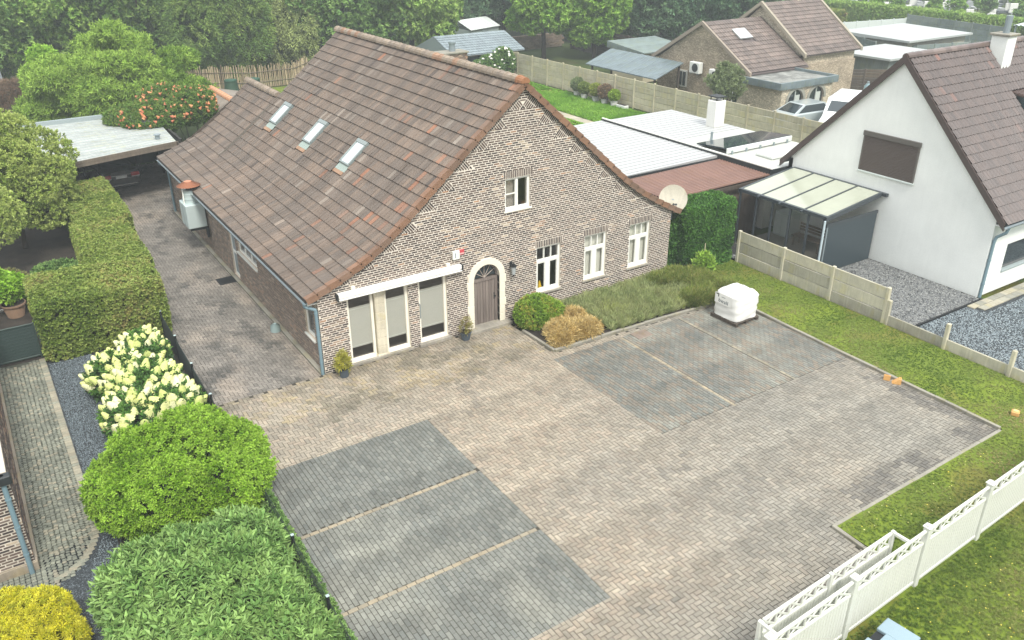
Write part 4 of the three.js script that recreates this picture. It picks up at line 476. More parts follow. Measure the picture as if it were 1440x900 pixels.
// ---------------------------------------------------------------- flat roofed annexes between the houses
function ribbed(b, x0, x1, z0, z1, y, step, h, slope = 0) { const Y = (x) => y + slope * (x - x0); for (let z = z0; z < z1 - 0.01; z += step) { const e = Math.min(step, z1 - z), q = h > 0.06 ? [[0, 0], [0.82, 0], [0.85, -h * 1.4], [0.97, -h * 1.4], [1, 0]] : [[0, 0], [0.4, 0], [0.5, h], [0.86, h], [1, 0]]; for (let k = 0; k < 4; k++) { const a = z + q[k][0] * e, c = z + q[k + 1][0] * e, ya = q[k][1], yc = q[k + 1][1]; b.poly([[x0, Y(x0) + ya, a], [x1, Y(x1) + ya, a], [x1, Y(x1) + yc, c], [x0, Y(x0) + yc, c]], [(x0 + x1) / 2, y - 5, z]); } } return b; }
{
  const wl = mat('#d8d6cc', 0.85, { map: T.plaster }), mt = mat('#b3b5b4', 0.4, { metalness: 0.2 });
  const a = thing('garden_annex', 'low annex under a pale ribbed metal roof beside the brick house', 'annex'); new B().box(14.6, 20.2, 0, 2.42, -12.3, -4.5).mesh('wall', wl, a); ribbed(new B(), 14.4, 20.28, -12.45, -4.32, 2.5, 0.36, 0.07, 0.015).mesh('roof', mt, a); new B().box(14.35, 20.3, 2.4, 2.48, -12.52, -12.45).box(14.35, 20.3, 2.42, 2.49, -4.32, -4.26).mesh('roof_edge', M.dark, a);
  const r = thing('garden_shed', 'low shed under a rusty red corrugated roof beside the laurel hedge', 'shed'); new B().box(14.8, 20.1, 0, 2.2, -4.2, -1.6).mesh('wall', mat('#6f6257', 0.9, { map: T.wood }), r); ribbed(new B(), 14.6, 20.35, -4.25, -1.35, 2.36, 0.15, 0.05, 0.01).mesh('roof', mat('#8f6e62', 0.6, { map: T.conc }), r); new B().box(14.55, 20.4, 2.2, 2.34, -1.36, -1.3).mesh('fascia', M.woodDark, r);
  const c = thing('garden_annex', 'flat roofed white annex with solar panel, roof light and white chimney', 'annex'), fl = mat('#bfc2ba', 0.4, { map: T.plaster }); new B().box(20.4, 25.0, 0, 2.5, -12.3, -1.5).mesh('wall', wl, c); ribbed(new B(), 20.42, 25.1, -12.45, -7.4, 2.56, 0.36, 0.07).mesh('ribbed_roof', mt, c); new B().box(20.42, 25.1, 2.5, 2.56, -7.38, -1.4).mesh('flat_roof', fl, c); new B().box(20.3, 20.42, 2.42, 2.66, -12.5, -1.35).box(20.42, 25.15, 2.45, 2.63, -1.4, -1.34).mesh('roof_edge', M.dark, c); new B().cbox(20.31, 20.4, 2.66, 2.72, -12.5, -1.3, 0.01).mesh('coping', M.white, c);
  const ch = new B().cbox(23.95, 24.62, 2.55, 3.85, -8.75, -8.15, 0.02).mesh('chimney', mat('#e6e6df', 0.8, { map: T.plaster }), c); new B().box(24.0, 24.57, 4.0, 4.06, -8.8, -8.1).cyl([24.05, 3.85, -8.65], [24.05, 4.0, -8.65], 0.03).cyl([24.5, 3.85, -8.65], [24.5, 4.0, -8.65], 0.03).cyl([24.05, 3.85, -8.25], [24.05, 4.0, -8.25], 0.03).cyl([24.5, 3.85, -8.25], [24.5, 4.0, -8.25], 0.03).mesh('chimney_cap', M.dark, ch);
  const sp = new B(); sp.hex([[20.75, 2.64, -6.1], [25.0, 2.64, -6.1], [25.0, 2.8, -4.3], [20.75, 2.8, -4.3], [20.75, 2.7, -6.1], [25.0, 2.7, -6.1], [25.0, 2.86, -4.3], [20.75, 2.86, -4.3]]); const so = sp.mesh('solar_panel', mat('#26323a', 0.08, { clearcoat: 0.6 }), c); new B().cbox(20.75, 25.0, 2.6, 2.84, -4.29, -4.2, 0.02).mesh('solar_frame', mat('#cfd3cd', 0.4), so); for (let k = 0; k < 5; k++) new B().box(21 + k * 0.9, 21.08 + k * 0.9, 2.56, 2.72, -4.25, -4.15).mesh('solar_foot', M.zinc, so);
  new B().cbox(21.75, 23.0, 2.56, 2.74, -3.5, -2.5, 0.05).mesh('roof_light', mat('#d9dcd6', 0.2), c); new B().cyl([22.1, 2.56, -6.5], [22.1, 2.95, -6.5], 0.06).mesh('vent_pipe', M.zinc, c);
}
// ---------------------------------------------------------------- concrete panel fences
function panelFence(g, x0, z0, x1, z1, bays, h, slabs, { post = h + 0.06, w = 0.12, mats = [M.conc], jitter = 0 } = {}) {
  const L = Math.hypot(x1 - x0, z1 - z0), ux = (x1 - x0) / L, uz = (z1 - z0) / L, F = (p) => [x0 + ux * p[0] - uz * p[2], p[1], z0 + uz * p[0] + ux * p[2]], d = L / bays;
  for (let k = 0; k <= bays; k++) new B().cbox(k * d - w / 2, k * d + w / 2, -0.05, post + rr(-0.01, 0.01), -w / 2, w / 2, 0.015, F).mesh('post', pick(mats), g);
  for (let k = 0; k < bays; k++) for (let s = 0; s < slabs; s++) { const o = rr(-0.006, 0.006) * (1 + jitter); new B().cbox(k * d + w / 2 - 0.02, (k + 1) * d - w / 2 + 0.02, s * h / slabs + 0.006, (s + 1) * h / slabs - 0.006, -0.022 + o, 0.022 + o, 0.018, F).mesh('panel', pick(mats), g); }
}
{
  const cm = ['#cdc8b2', '#bdb8a2', '#d2ccb4', '#b1ad9b'].map((c) => mat(c, 0.88, { map: T.conc, bump: 0.003 }));
  panelFence(thing('concrete_fence', 'tall pale concrete panel fence between the lawn strip and the veranda', 'fence'), 16.75, 0.55, 16.75, 7.02, 3, 1.28, 3, { mats: cm, post: 1.3 });
  panelFence(thing('concrete_fence', 'low concrete fence of single slabs with posts standing proud beside the gravel drive', 'fence'), 16.75, 7.14, 16.72, 13.3, 3, 0.38, 1, { mats: cm, post: 0.88 });
  const cb = ['#c9c2a8', '#bfb89f', '#cfc8ac'].map((c) => mat(c, 0.9, { map: T.conc, bump: 0.004 }));
  panelFence(thing('concrete_fence', 'long beige concrete panel fence along the back lawn', 'fence'), 31.35, -39.0, 31.9, -3.0, 18, 1.9, 5, { mats: cb });
  const gm = ['#84918f', '#7a8785', '#8f9a95'].map((c) => mat(c, 0.9, { map: T.conc }));
  panelFence(thing('concrete_fence', 'grey green concrete fence with a dark end post beside the white roofed yard shed', 'fence'), 63.0, -32.6, 57.6, -23.0, 5, 2.3, 6, { mats: gm });
  panelFence(thing('concrete_fence', 'grey green concrete fence in front of the white roofed yard shed', 'fence'), 57.8, -22.6, 66.8, -20.3, 5, 1.9, 5, { mats: gm });
  panelFence(thing('concrete_fence', 'tall grey concrete fence in front of the cemetery hedge', 'fence'), 79.0, -34.4, 77.0, -22.5, 6, 2.1, 4, { mats: gm });
  panelFence(thing('panel_fence', 'white panel fence running towards the cemetery hedge', 'fence'), 67.5, -36.6, 78.9, -34.5, 7, 1.7, 1, { mats: [mat('#c4ccc8', 0.6)] });
  panelFence(thing('concrete_fence', 'pale concrete fence behind the small greenhouse', 'fence'), 40.5, -73.0, 50.5, -60.5, 7, 2.0, 6, { mats: cb });
  panelFence(thing('timber_fence', 'weathered dark timber board fence behind the blue green carport roof', 'fence'), 44.2, -47.0, 43.4, -35.5, 5, 2.2, 10, { mats: [M.woodDark, mat('#6c6152', 0.9, { map: T.wood })] });
  panelFence(thing('timber_fence', 'brown timber screen fence behind the gas bottles', 'fence'), 47.0, -18.2, 52.5, -14.0, 4, 1.8, 9, { mats: [M.woodDark, mat('#6a5d4e', 0.9, { map: T.wood })] });
}
// ---------------------------------------------------------------- white plastic fence with lattice top
{
  const vm = mat('#d9dbd1', 0.4, { map: T.plaster }), ang = Math.atan2(0.1, 2.38), S = 2.383;
  function bay(g, F, len) { // posts come separately
    new B().cbox(0.07, len - 0.07, 1.4, 1.46, -0.03, 0.03, 0.012, F).mesh('top_rail', vm, g); new B().cbox(0.07, len - 0.07, 1.08, 1.15, -0.028, 0.028, 0.01, F).mesh('middle_rail', vm, g); new B().cbox(0.07, len - 0.07, 0.08, 0.16, -0.03, 0.03, 0.01, F).mesh('bottom_rail', vm, g);
    const n = 5, d = (len - 0.14) / n; for (let k = 0; k < n; k++) { const a = 0.07 + k * d; for (const s of [0, 1]) { const b = new B(), A = [a + 0.01, s ? 1.4 : 1.15], C = [a + d - 0.01, s ? 1.15 : 1.4], L = Math.hypot(C[0] - A[0], C[1] - A[1]), ux = (C[0] - A[0]) / L, uy = (C[1] - A[1]) / L, o = s ? 0.008 : -0.008; b.cbox(0, L, -0.022, 0.022, -0.008 + o, 0.008 + o, 0.004, (p) => F([A[0] + ux * p[0] - uy * p[1], A[1] + uy * p[0] + ux * p[1], p[2]])); b.mesh('lattice_strip', vm, g); } new B().cbox(a - 0.018, a + 0.018, 1.15, 1.4, -0.014, 0.014, 0.004, F).mesh('lattice_upright', vm, g); }
    const m = Math.round((len - 0.14) / 0.094), e = (len - 0.14) / m; for (let k = 0; k < m; k++) { const a = 0.07 + k * e; new B().cbox(a + 0.004, a + e - 0.012, 0.14, 1.1, -0.018, 0.018, 0.012, F).mesh('board', vm, g); }
  }
  const post = (g, F, s, h = 1.5) => { const p = new B().cbox(s - 0.065, s + 0.065, -0.03, h, -0.065, 0.065, 0.012, F).mesh('post', vm, g), c = new B(); c.cbox(s - 0.085, s + 0.085, h, h + 0.035, -0.085, 0.085, 0.01, F); c.cbox(s - 0.05, s + 0.05, h + 0.035, h + 0.07, -0.05, 0.05, 0.02, F); c.mesh('post_cap', vm, p); };
  const ca = Math.cos(ang), sa = Math.sin(ang), Fm = (z0) => (p) => [4.36 + ca * p[0] + sa * p[2], p[1], z0 - sa * p[0] + ca * p[2]];
  const g = thing('plastic_fence', 'long white plastic fence with vertical boards and a crossed lattice top', 'fence'), F = Fm(14.92); for (let k = -1; k < 4; k++) { const F2 = (p) => F([p[0] + k * S, p[1], p[2]]); bay(g, F2, S); post(g, F2, 0); } post(g, F, 4 * S);
  const g2 = thing('plastic_fence', 'short white lattice topped fence run standing close behind the long one', 'fence'), G = Fm(14.56); for (let k = 0; k < 2; k++) bay(g2, (p) => G([p[0] - 2.2 + k * 1.98, p[1], p[2]]), 1.98); for (const s of [-2.2, -0.22, 1.76]) { if (s < -0.5 || s > 0) new B().cbox(s - 0.03, s + 0.03, 1.38, 1.45, 0, 0.36, 0.008, G).mesh('end_rail', vm, g2); new B().cbox(s - 0.04, s + 0.04, 0, 1.46, -0.04, 0.04, 0.01, G).mesh('end_post', vm, g2); }
  // grey metal chest by the fence
  const c = thing('metal_chest', 'grey blue metal chest with a recessed handle lying on the verge by the white fence', 'chest', [4.45, 0.012, 15.72], 0.12), cm = mat('#8ea3ac', 0.4, { metalness: 0.2 }); new B().cbox(-0.6, 0.6, 0, 0.42, -0.3, 0.3, 0.02).mesh('body', cm, c); new B().cbox(-0.62, -0.1, 0.42, 0.5, -0.32, 0.32, 0.015).cbox(0.22, 0.62, 0.42, 0.5, -0.32, 0.32, 0.015).cbox(-0.1, 0.22, 0.42, 0.5, -0.14, 0.32, 0.01).mesh('lid', cm, c); new B().cbox(-0.1, 0.22, 0.42, 0.44, -0.31, -0.14).mesh('handle_recess', M.black, c);
}
// ---------------------------------------------------------------- big bag on its pallet
{
  const p = thing('pallet', 'worn wooden pallet under the white bulk bag', 'pallet', [12.98, 0.003, 4.0], 0.03); for (let k = 0; k < 6; k++) new B().cbox(-0.56, 0.56, 0.1, 0.122, -0.58 + k * 0.2, -0.44 + k * 0.2, 0.005).mesh('deck_board', M.woodDark, p); for (const x of [-0.5, 0, 0.5]) { new B().cbox(x - 0.05, x + 0.05, 0.022, 0.1, -0.58, 0.56, 0.006).mesh('bearer', M.woodDark, p); new B().cbox(x - 0.06, x + 0.06, 0, 0.022, -0.58, 0.56, 0.004).mesh('bottom_board', M.woodDark, p); }
  const g = thing('bulk_bag', 'full white woven bulk bag with dark lettering standing on a pallet', 'bulk bag', [12.98, 0.125, 4.0], 0.05), N = 40, K = 14, pos = [], idx = [];
  const S = (i, k) => { const a = i / N * 6.28319, c = Math.cos(a), s = Math.sin(a), q = Math.pow(Math.pow(Math.abs(c), 9) + Math.pow(Math.abs(s), 9), -1 / 9), sd = Math.min(1, k / 9), e = k > 9 ? (k - 9) / (K - 9) : 0; let r = 0.5 + 0.03 * Math.sin(sd * 3) + 0.05 * Math.max(0, 0.35 - sd) ; r += 0.05 * (fbm(i * 0.6 + 2, k * 0.9, 3) - 0.5) + 0.012 * Math.sin(k * 2.4 + i * 0.35); const edge = k === 9 ? 0.975 : 1; r *= e ? 0.93 * (1 - e) + 0.001 : edge; return [c * q * r, 0.02 + 0.86 * sd + (k === 9 ? -0.015 : 0) + (e ? 0.035 + 0.05 * Math.sqrt(e) + 0.07 * (fbm(c * (1 - e) * 5 + 9, s * (1 - e) * 5, 3) - 0.5) : 0), s * q * r]; };
  for (let k = 0; k <= K; k++) for (let i = 0; i < N; i++) pos.push(...S(i, k)); for (let k = 0; k < K; k++) for (let i = 0; i < N; i++) { const a = k * N + i, b = k * N + (i + 1) % N; idx.push(a, a + N, b, b, a + N, b + N); }
  const ge = new THREE.BufferGeometry(); ge.setAttribute('position', new THREE.BufferAttribute(new Float32Array(pos), 3)); ge.setIndex(idx); ge.computeVertexNormals(); put(new THREE.Mesh(ge, mat('#dcdcd7', 0.7)), 'sack', g);
  const lp = new B(); for (const [x, z] of [[-0.36, -0.36], [0.36, -0.36], [-0.36, 0.36], [0.36, 0.36]]) lp.path([[x, 0.86, z], [x * 0.75, 0.95, z * 0.8], [x * 0.5, 0.9, z * 0.55], [x * 0.35, 0.885, z * 0.2]], 0.022, 6); lp.mesh('lifting_loop', mat('#d9d8d2', 0.8), g);
  const cv = document.createElement('canvas'); cv.width = 512; cv.height = 256; const x = cv.getContext('2d'); x.fillStyle = '#dcdcd7'; x.fillRect(0, 0, 512, 256); x.fillStyle = '#22282b'; x.fillRect(30, 20, 90, 26); x.fillRect(92, 20, 30, 80); x.font = 'bold 120px sans-serif'; x.fillStyle = '#35464c'; x.save(); x.rotate(0.05); x.fillText('bwall', 120, 210); x.restore(); x.fillRect(200, 70, 120, 12);
  const ct = new THREE.CanvasTexture(cv); ct.colorSpace = THREE.SRGBColorSpace; const pg = new THREE.PlaneGeometry(0.7, 0.36, 12, 6), pa = pg.attributes.position; for (let i = 0; i < pa.count; i++) pa.setXYZ(i, -0.566 - 0.006 * Math.cos(pa.getX(i) * 3), 0.66 + pa.getY(i), -0.1 + pa.getX(i)); pg.computeVertexNormals(); const lm = new THREE.MeshStandardMaterial({ map: ct, roughness: 0.7, side: THREE.DoubleSide }); put(new THREE.Mesh(pg, lm), 'printed_label', g);
}
// ---------------------------------------------------------------- small things on the courtyard edge
{
  const w = thing('wedge_block', 'small orange plastic wedge lying on the kerb beside its twin', 'wedge', [13.66, 0.003, 9.36], 0.5, 'orange wedges on the courtyard kerb'), om = mat('#c99a5c', 0.6), b = new B(); b.hex([[-0.12, 0, -0.09], [0.12, 0, -0.09], [0.12, 0, 0.09], [-0.12, 0, 0.09], [-0.12, 0.16, -0.09], [-0.06, 0.16, -0.09], [-0.06, 0.16, 0.09], [-0.12, 0.16, 0.09]]); b.mesh('wedge', om, w); new B().box(-0.1, -0.08, 0.16, 0.168, -0.06, 0.06).mesh('grip', mat('#b9803a', 0.6), w); copyOf(w, [13.67, 0.003, 9.66], 2.2);
  const l = thing('marker_block', 'small orange marker block standing on the grass beyond the kerb', 'marker', [14.8, 0.02, 12.5], 0.4); new B().cbox(-0.1, 0.1, 0, 0.13, -0.1, 0.1, 0.02).mesh('block', om, l); new B().cbox(-0.06, 0.06, 0.13, 0.15, -0.06, 0.06, 0.01).mesh('top', mat('#e6c07a', 0.5), l);
  const mh = thing('manhole_cover', 'pale brown square manhole cover set in the grey parking bays', 'manhole cover', [9.55, 0, 3.15]); new B().cbox(-0.3, 0.3, -0.01, 0.012, -0.16, 0.3, 0.006).mesh('cover', mat('#958578', 0.8, { map: T.conc }), mh); new B().box(-0.33, 0.33, -0.01, 0.008, -0.19, -0.162).box(-0.33, 0.33, -0.01, 0.008, 0.302, 0.33).mesh('rim', M.kerb, mh);
}
// ---------------------------------------------------------------- neighbouring brick house at the cobbled path
{
  const g = thing('brick_outbuilding', 'brick neighbour building with a grey downpipe beside the cobbled path', 'house'), b = new B(), wm = mat('#d6cdbd', 0.95, { map: T.grain }); b.box(-14, -8.2, 0, 2.5, -9, 4.42); const wall = b.mesh('wall', wm, g), pc = new Pieces(), f = (u, v, w) => [u, v, 4.42 + w], f2 = (u, v, w) => [-8.2 + w, v, u];
  wallBricks(pc, f, 0.24, 2.45, () => [[-11, -8.2]]); wallBricks(pc, f2, 0.24, 2.45, () => [[-8, 4.42]], 0.1); pc.lay('brick', 'wall_bricks', brickM, wall, 280);
  new B().cbox(-14, -8.15, 0, 0.22, 4.3, 4.47, 0.01).cbox(-8.3, -8.14, 0, 0.22, -9, 4.29, 0.01).mesh('plinth', mat('#a89c8a', 0.9, { map: T.conc }), g);
  const d = new B(); d.cyl([-8.3, 0, 4.52], [-8.3, 2.5, 4.52], 0.05, 0.05, 10); for (const y of [0.5, 1.2, 1.9]) d.cyl([-8.3, y, 4.52], [-8.3, y + 0.04, 4.52], 0.06, 0.06, 10); d.mesh('downpipe', M.bluegrey, g); new B().cbox(-8.42, -8.14, 2.3, 2.5, 4.43, 4.62, 0.02).mesh('hopper', M.dark, g);
  new B().hex([[-14, 2.5, 4.6], [-8.35, 2.5, 4.6], [-8.35, 2.5, -9], [-14, 2.5, -9], [-14, 4.8, 4.6], [-8.35, 2.62, 4.6], [-8.35, 2.62, -9], [-14, 4.8, -9]]).mesh('roof', mat('#a5725a', 0.8, { map: T.stone }), g);
}
// dark green garden gate across the path
{
  const g = thing('garden_gate', 'dark green wire garden gate at the end of the cobbled path', 'gate', [-7.5, 0, -5.85]), gm = mat('#33453f', 0.5); new B().cbox(-0.6, -0.55, 0, 1.2, -0.025, 0.025).cbox(0.55, 0.6, 0, 1.2, -0.025, 0.025).cbox(-0.55, 0.55, 1.13, 1.18, -0.02, 0.02).cbox(-0.55, 0.55, 0.06, 0.11, -0.02, 0.02).mesh('frame', gm, g); const b = new B(); for (let k = 0; k < 36; k++) b.cyl([-0.54 + k * 0.031, 0.1, 0], [-0.54 + k * 0.031, 1.14, 0], 0.005, 0.005, 4, false); for (let k = 0; k < 10; k++) b.cyl([-0.55, 0.16 + k * 0.1, 0.006], [0.55, 0.16 + k * 0.1, 0.006], 0.006, 0.006, 4, false); b.mesh('wire_mesh', gm, g); new B().box(-0.55, 0.55, 0.1, 1.14, -0.012, -0.008).mesh('wind_screen', mat('#3a4c4a', 0.8), g); for (const x of [-0.66, 0.66]) new B().cyl([x, 0, 0], [x, 1.3, 0], 0.04).mesh('post', gm, g);
}
// dark wire fences along the driveway
function wireFence(label, pts, h, screen) {
  const g = thing('wire_fence', label, 'fence'), gm = mat('#2c3836', 0.5), cap = mat('#9fb0b0', 0.5);
  for (let i = 0; i + 1 < pts.length; i++) { const [a, c] = [pts[i], pts[i + 1]], L = Math.hypot(c[0] - a[0], c[1] - a[1]), n = Math.round(L / 2.2); for (let k = 0; k < n; k++) { const P = (t) => [a[0] + (c[0] - a[0]) * (k + t) / n, a[1] + (c[1] - a[1]) * (k + t) / n], b = new B(), w = Math.round(L / n / 0.06); for (let q = 1; q < w; q++) { const p = P(q / w); b.cyl([p[0], 0.02, p[1]], [p[0], h - 0.02, p[1]], 0.004, 0.004, 4, false); } for (let y = 0.08; y < h; y += 0.2) { const p = P(0), r = P(1); b.cyl([p[0], y, p[1]], [r[0], y, r[1]], 0.005, 0.005, 4, false); } b.mesh('wire_panel', gm, g); if (screen) { const p = P(0.01), r = P(0.99); new B().hex([[p[0] - 0.012, 0.03, p[1]], [p[0] - 0.008, 0.03, p[1]], [r[0] - 0.008, 0.03, r[1]], [r[0] - 0.012, 0.03, r[1]], [p[0] - 0.012, h - 0.03, p[1]], [p[0] - 0.008, h - 0.03, p[1]], [r[0] - 0.008, h - 0.03, r[1]], [r[0] - 0.012, h - 0.03, r[1]]]).mesh('screen_sheet', mat('#3b4444', 0.7), g); } for (const t of k === n - 1 ? [0, 1] : [0]) { const p = P(t), o = new B().cbox(p[0] - 0.03, p[0] + 0.03, 0, h + 0.06, p[1] - 0.03, p[1] + 0.03, 0.006).mesh('post', M.black, g); new B().cbox(p[0] - 0.034, p[0] + 0.034, h + 0.06, h + 0.08, p[1] - 0.034, p[1] + 0.034, 0.006).mesh('post_cap', cap, o); } } }
}
wireFence('dark screened wire fence between the hydrangea and the driveway', [[-3.38, -7.2], [-3.5, 0.9]], 0.85, true);
wireFence('dark wire fence between the clipped shrubs and the grey parking bays', [[-3.5, 0.95], [-3.6, 5.5], [-3.78, 13.5]], 0.9, false);
// ---------------------------------------------------------------- carport with a dark car
{
  const g = thing('carport', 'open carport with a pale flat metal roof at the end of the driveway', 'carport'), F = (x, z) => [x, 2.38, z]; const ring = [[-5.2, -18.5], [0.98, -20.25], [1.3, -27.0], [-5.2, -27.2]];
  new B().prism(ring, 2.52, 2.6).mesh('roof', mat('#b4b8b4', 0.5, { map: T.conc }), g); const sm = new B(); for (let k = 0; k < 16; k++) { const t = (k + 0.5) / 16, za = -18.5 + (-8.7) * t, zb = -20.25 + (-6.75) * t; sm.cyl([-5.2, 2.6, za], [0.98 + 0.32 * t, 2.6, zb], 0.018, 0.018, 5); } sm.mesh('roof_seams', mat('#8f9c99', 0.4), g);
  const A = [-5.2, -18.46], C = [0.98, -20.21]; for (let k = 0; k < 2; k++) new B().hex([[A[0], 2.34 + k * 0.14, A[1]], [C[0], 2.34 + k * 0.14, C[1]], [C[0], 2.34 + k * 0.14, C[1] + 0.035], [A[0], 2.34 + k * 0.14, A[1] + 0.035], [A[0], 2.47 + k * 0.14, A[1]], [C[0], 2.47 + k * 0.14, C[1]], [C[0], 2.47 + k * 0.14, C[1] + 0.035], [A[0], 2.47 + k * 0.14, A[1] + 0.035]]).mesh('fascia_board', M.wood, g);
  new B().box(-5.3, 1.5, 0, 2.5, -27.4, -27.2).box(-5.3, -5.18, 0, 2.5, -27.2, -19.2).box(1.3, 1.42, 0, 2.5, -27.2, -21.0).mesh('wall', mat('#45453d', 0.95, { map: T.earth }), g); new B().box(-5.2, 1.35, 2.6, 2.8, -27.3, -27.1).mesh('back_ledge', mat('#8f9a9b', 0.6), g); for (const [x, z] of [[-5.0, -18.7], [1.1, -20.6]]) new B().cbox(x - 0.06, x + 0.06, 0, 2.5, z - 0.06, z + 0.06).mesh('post', M.woodDark, g); new B().cyl([0.35, 2.6, -21.1], [0.35, 2.8, -21.1], 0.11).cyl([0.35, 2.8, -21.1], [0.35, 2.84, -21.1], 0.17).mesh('roof_vent', M.zinc, g);
}
function car(name, label, at, turn, o) {
  const g = thing(name, label, o.cat || 'car', at, turn), { L = 4.4, W = 1.8, paint = '#15191c', prof, cab, wr = 0.32 } = o, pm = mat(paint, 0.25, { clearcoat: 1, clearcoatRoughness: 0.08 }), sh = new THREE.Shape(prof.map((p) => new THREE.Vector2(...p))), bg = new THREE.ExtrudeGeometry(sh, { depth: W - 0.24, bevelEnabled: true, bevelThickness: 0.12, bevelSize: 0.07, bevelSegments: 3 }); bg.rotateY(Math.PI / 2); bg.translate(-(W - 0.24) / 2, 0, 0); const body = put(new THREE.Mesh(bg, pm), 'body', g);   // the rear is at z = 0, the front at z = -L
  if (cab) { const { b0, b1, t0, t1, yb, yt, wb, wt } = cab, Q = [[-wb, yb, -b0], [wb, yb, -b0], [wb, yb, -b1], [-wb, yb, -b1], [-wt, yt, -t0], [wt, yt, -t0], [wt, yt, -t1], [-wt, yt, -t1]]; new B().hex(Q).mesh('cabin', pm, g); const lerp = (a, c, t) => a.map((v, i) => v + (c[i] - v) * t), face = (a, c, d, e, off, nm) => { const m = [a, c, d, e], p = (u, v) => { const lo = lerp(m[0], m[1], u), hi = lerp(m[3], m[2], u), q = lerp(lo, hi, v); return q.map((x, i) => x + off[i]); }; new B().poly([p(0.07, 0.12), p(0.93, 0.12), p(0.93, 0.9), p(0.07, 0.9)]).mesh(nm, M.glassDark, g); }; face(Q[0], Q[1], Q[5], Q[4], [0, 0.006, 0.008], 'rear_window'); face(Q[3], Q[2], Q[6], Q[7], [0, 0.006, -0.008], 'windscreen'); face(Q[1], Q[2], Q[6], Q[5], [0.008, 0.004, 0], 'side_window'); face(Q[0], Q[3], Q[7], Q[4], [-0.008, 0.004, 0], 'side_window'); }
  for (const z of [-0.85, -L + 0.85]) for (const s of [-1, 1]) { const w = new B().cyl([s * (W / 2 - 0.2), wr, z], [s * (W / 2 + 0.005), wr, z], wr, wr, 20).mesh('wheel', M.black, g); new B().cyl([s * (W / 2 + 0.004), wr, z], [s * (W / 2 + 0.012), wr, z], wr * 0.62, wr * 0.6, 14).mesh('rim', M.zinc, w); }
  (o.more || (() => {}))(g, body); return g;
}
const sedan = [[0.02, 0.3], [0.0, 0.62], [0.06, 0.93], [0.85, 1.0], [3.05, 0.96], [3.9, 0.86], [4.28, 0.68], [4.3, 0.32], [3.8, 0.22], [0.4, 0.22]], cabS = { b0: 0.6, b1: 3.25, t0: 1.45, t1: 2.45, yb: 1.02, yt: 1.42, wb: 0.8, wt: 0.58 };
car('sedan_car', 'black car parked tail first to the driveway under the carport roof', [-1.4, 0, -22.45], 0.09, { prof: sedan, cab: cabS, more: (g) => {
  for (const s of [-1, 1]) { const t = new B().cbox(s * 0.66 - 0.2, s * 0.66 + 0.2, 0.7, 0.88, -0.06, 0.09, 0.03).mesh('tail_light', mat('#b3242c', 0.15, { clearcoat: 1 }), g); new B().cbox(s * 0.66 - 0.19, s * 0.66 + 0.19, 0.66, 0.7, -0.05, 0.085).mesh('reversing_light', mat('#d9cfcf', 0.2), t); }
  new B().cbox(-0.26, 0.26, 0.66, 0.78, 0.06, 0.085, 0.004).mesh('number_plate', mat('#dfe2e0', 0.4), g); new B().cbox(-0.46, 0.46, 0.8, 0.83, 0.05, 0.088, 0.006).mesh('boot_trim', mat('#c7cccf', 0.2, { metalness: 0.8 }), g); new B().cbox(-0.7, 0.7, 0.32, 0.36, 0.055, 0.1, 0.01).mesh('bumper_trim', mat('#d5d9da', 0.2, { metalness: 0.8 }), g);
} });
car('hatchback_car', 'silver hatchback parked behind the back fence before the arched windows', [38.5, 0, -12.95], 1.5, { prof: [[0.02, 0.3], [0.0, 0.7], [0.1, 0.98], [3.1, 0.97], [3.85, 0.85], [4.1, 0.65], [4.1, 0.3], [0.4, 0.24]], L: 4.1, paint: '#aab4b5', cab: { b0: 0.1, b1: 3.2, t0: 0.5, t1: 2.2, yb: 1.0, yt: 1.5, wb: 0.82, wt: 0.62 } });
car('panel_van', 'white van parked behind the back fence beside the silver hatchback', [39.5, 0, -11.3], 2.0, { cat: 'van', prof: [[0.02, 0.4], [0.0, 2.05], [0.25, 2.2], [3.1, 2.2], [4.1, 1.3], [4.9, 1.1], [5.05, 0.4], [0.5, 0.3]], L: 5.1, W: 2.0, paint: '#e3e6e4', wr: 0.34, more: (g) => { new B().poly([[-0.82, 1.42, -4.07], [0.82, 1.42, -4.07], [0.76, 2.1, -3.32], [-0.76, 2.1, -3.32]]).mesh('windscreen', M.glassDark, g); for (const s of [-1, 1]) { new B().poly([[s * 1.01, 1.3, -3.9], [s * 1.01, 1.3, -2.9], [s * 1.01, 1.9, -2.9], [s * 1.01, 1.9, -3.4]]).mesh('side_window', M.glassDark, g); new B().cbox(s * 0.8 - 0.12, s * 0.8 + 0.12, 0.8, 0.95, -5.1, -4.98).mesh('headlight', mat('#cfd6d8', 0.1), g); } } });
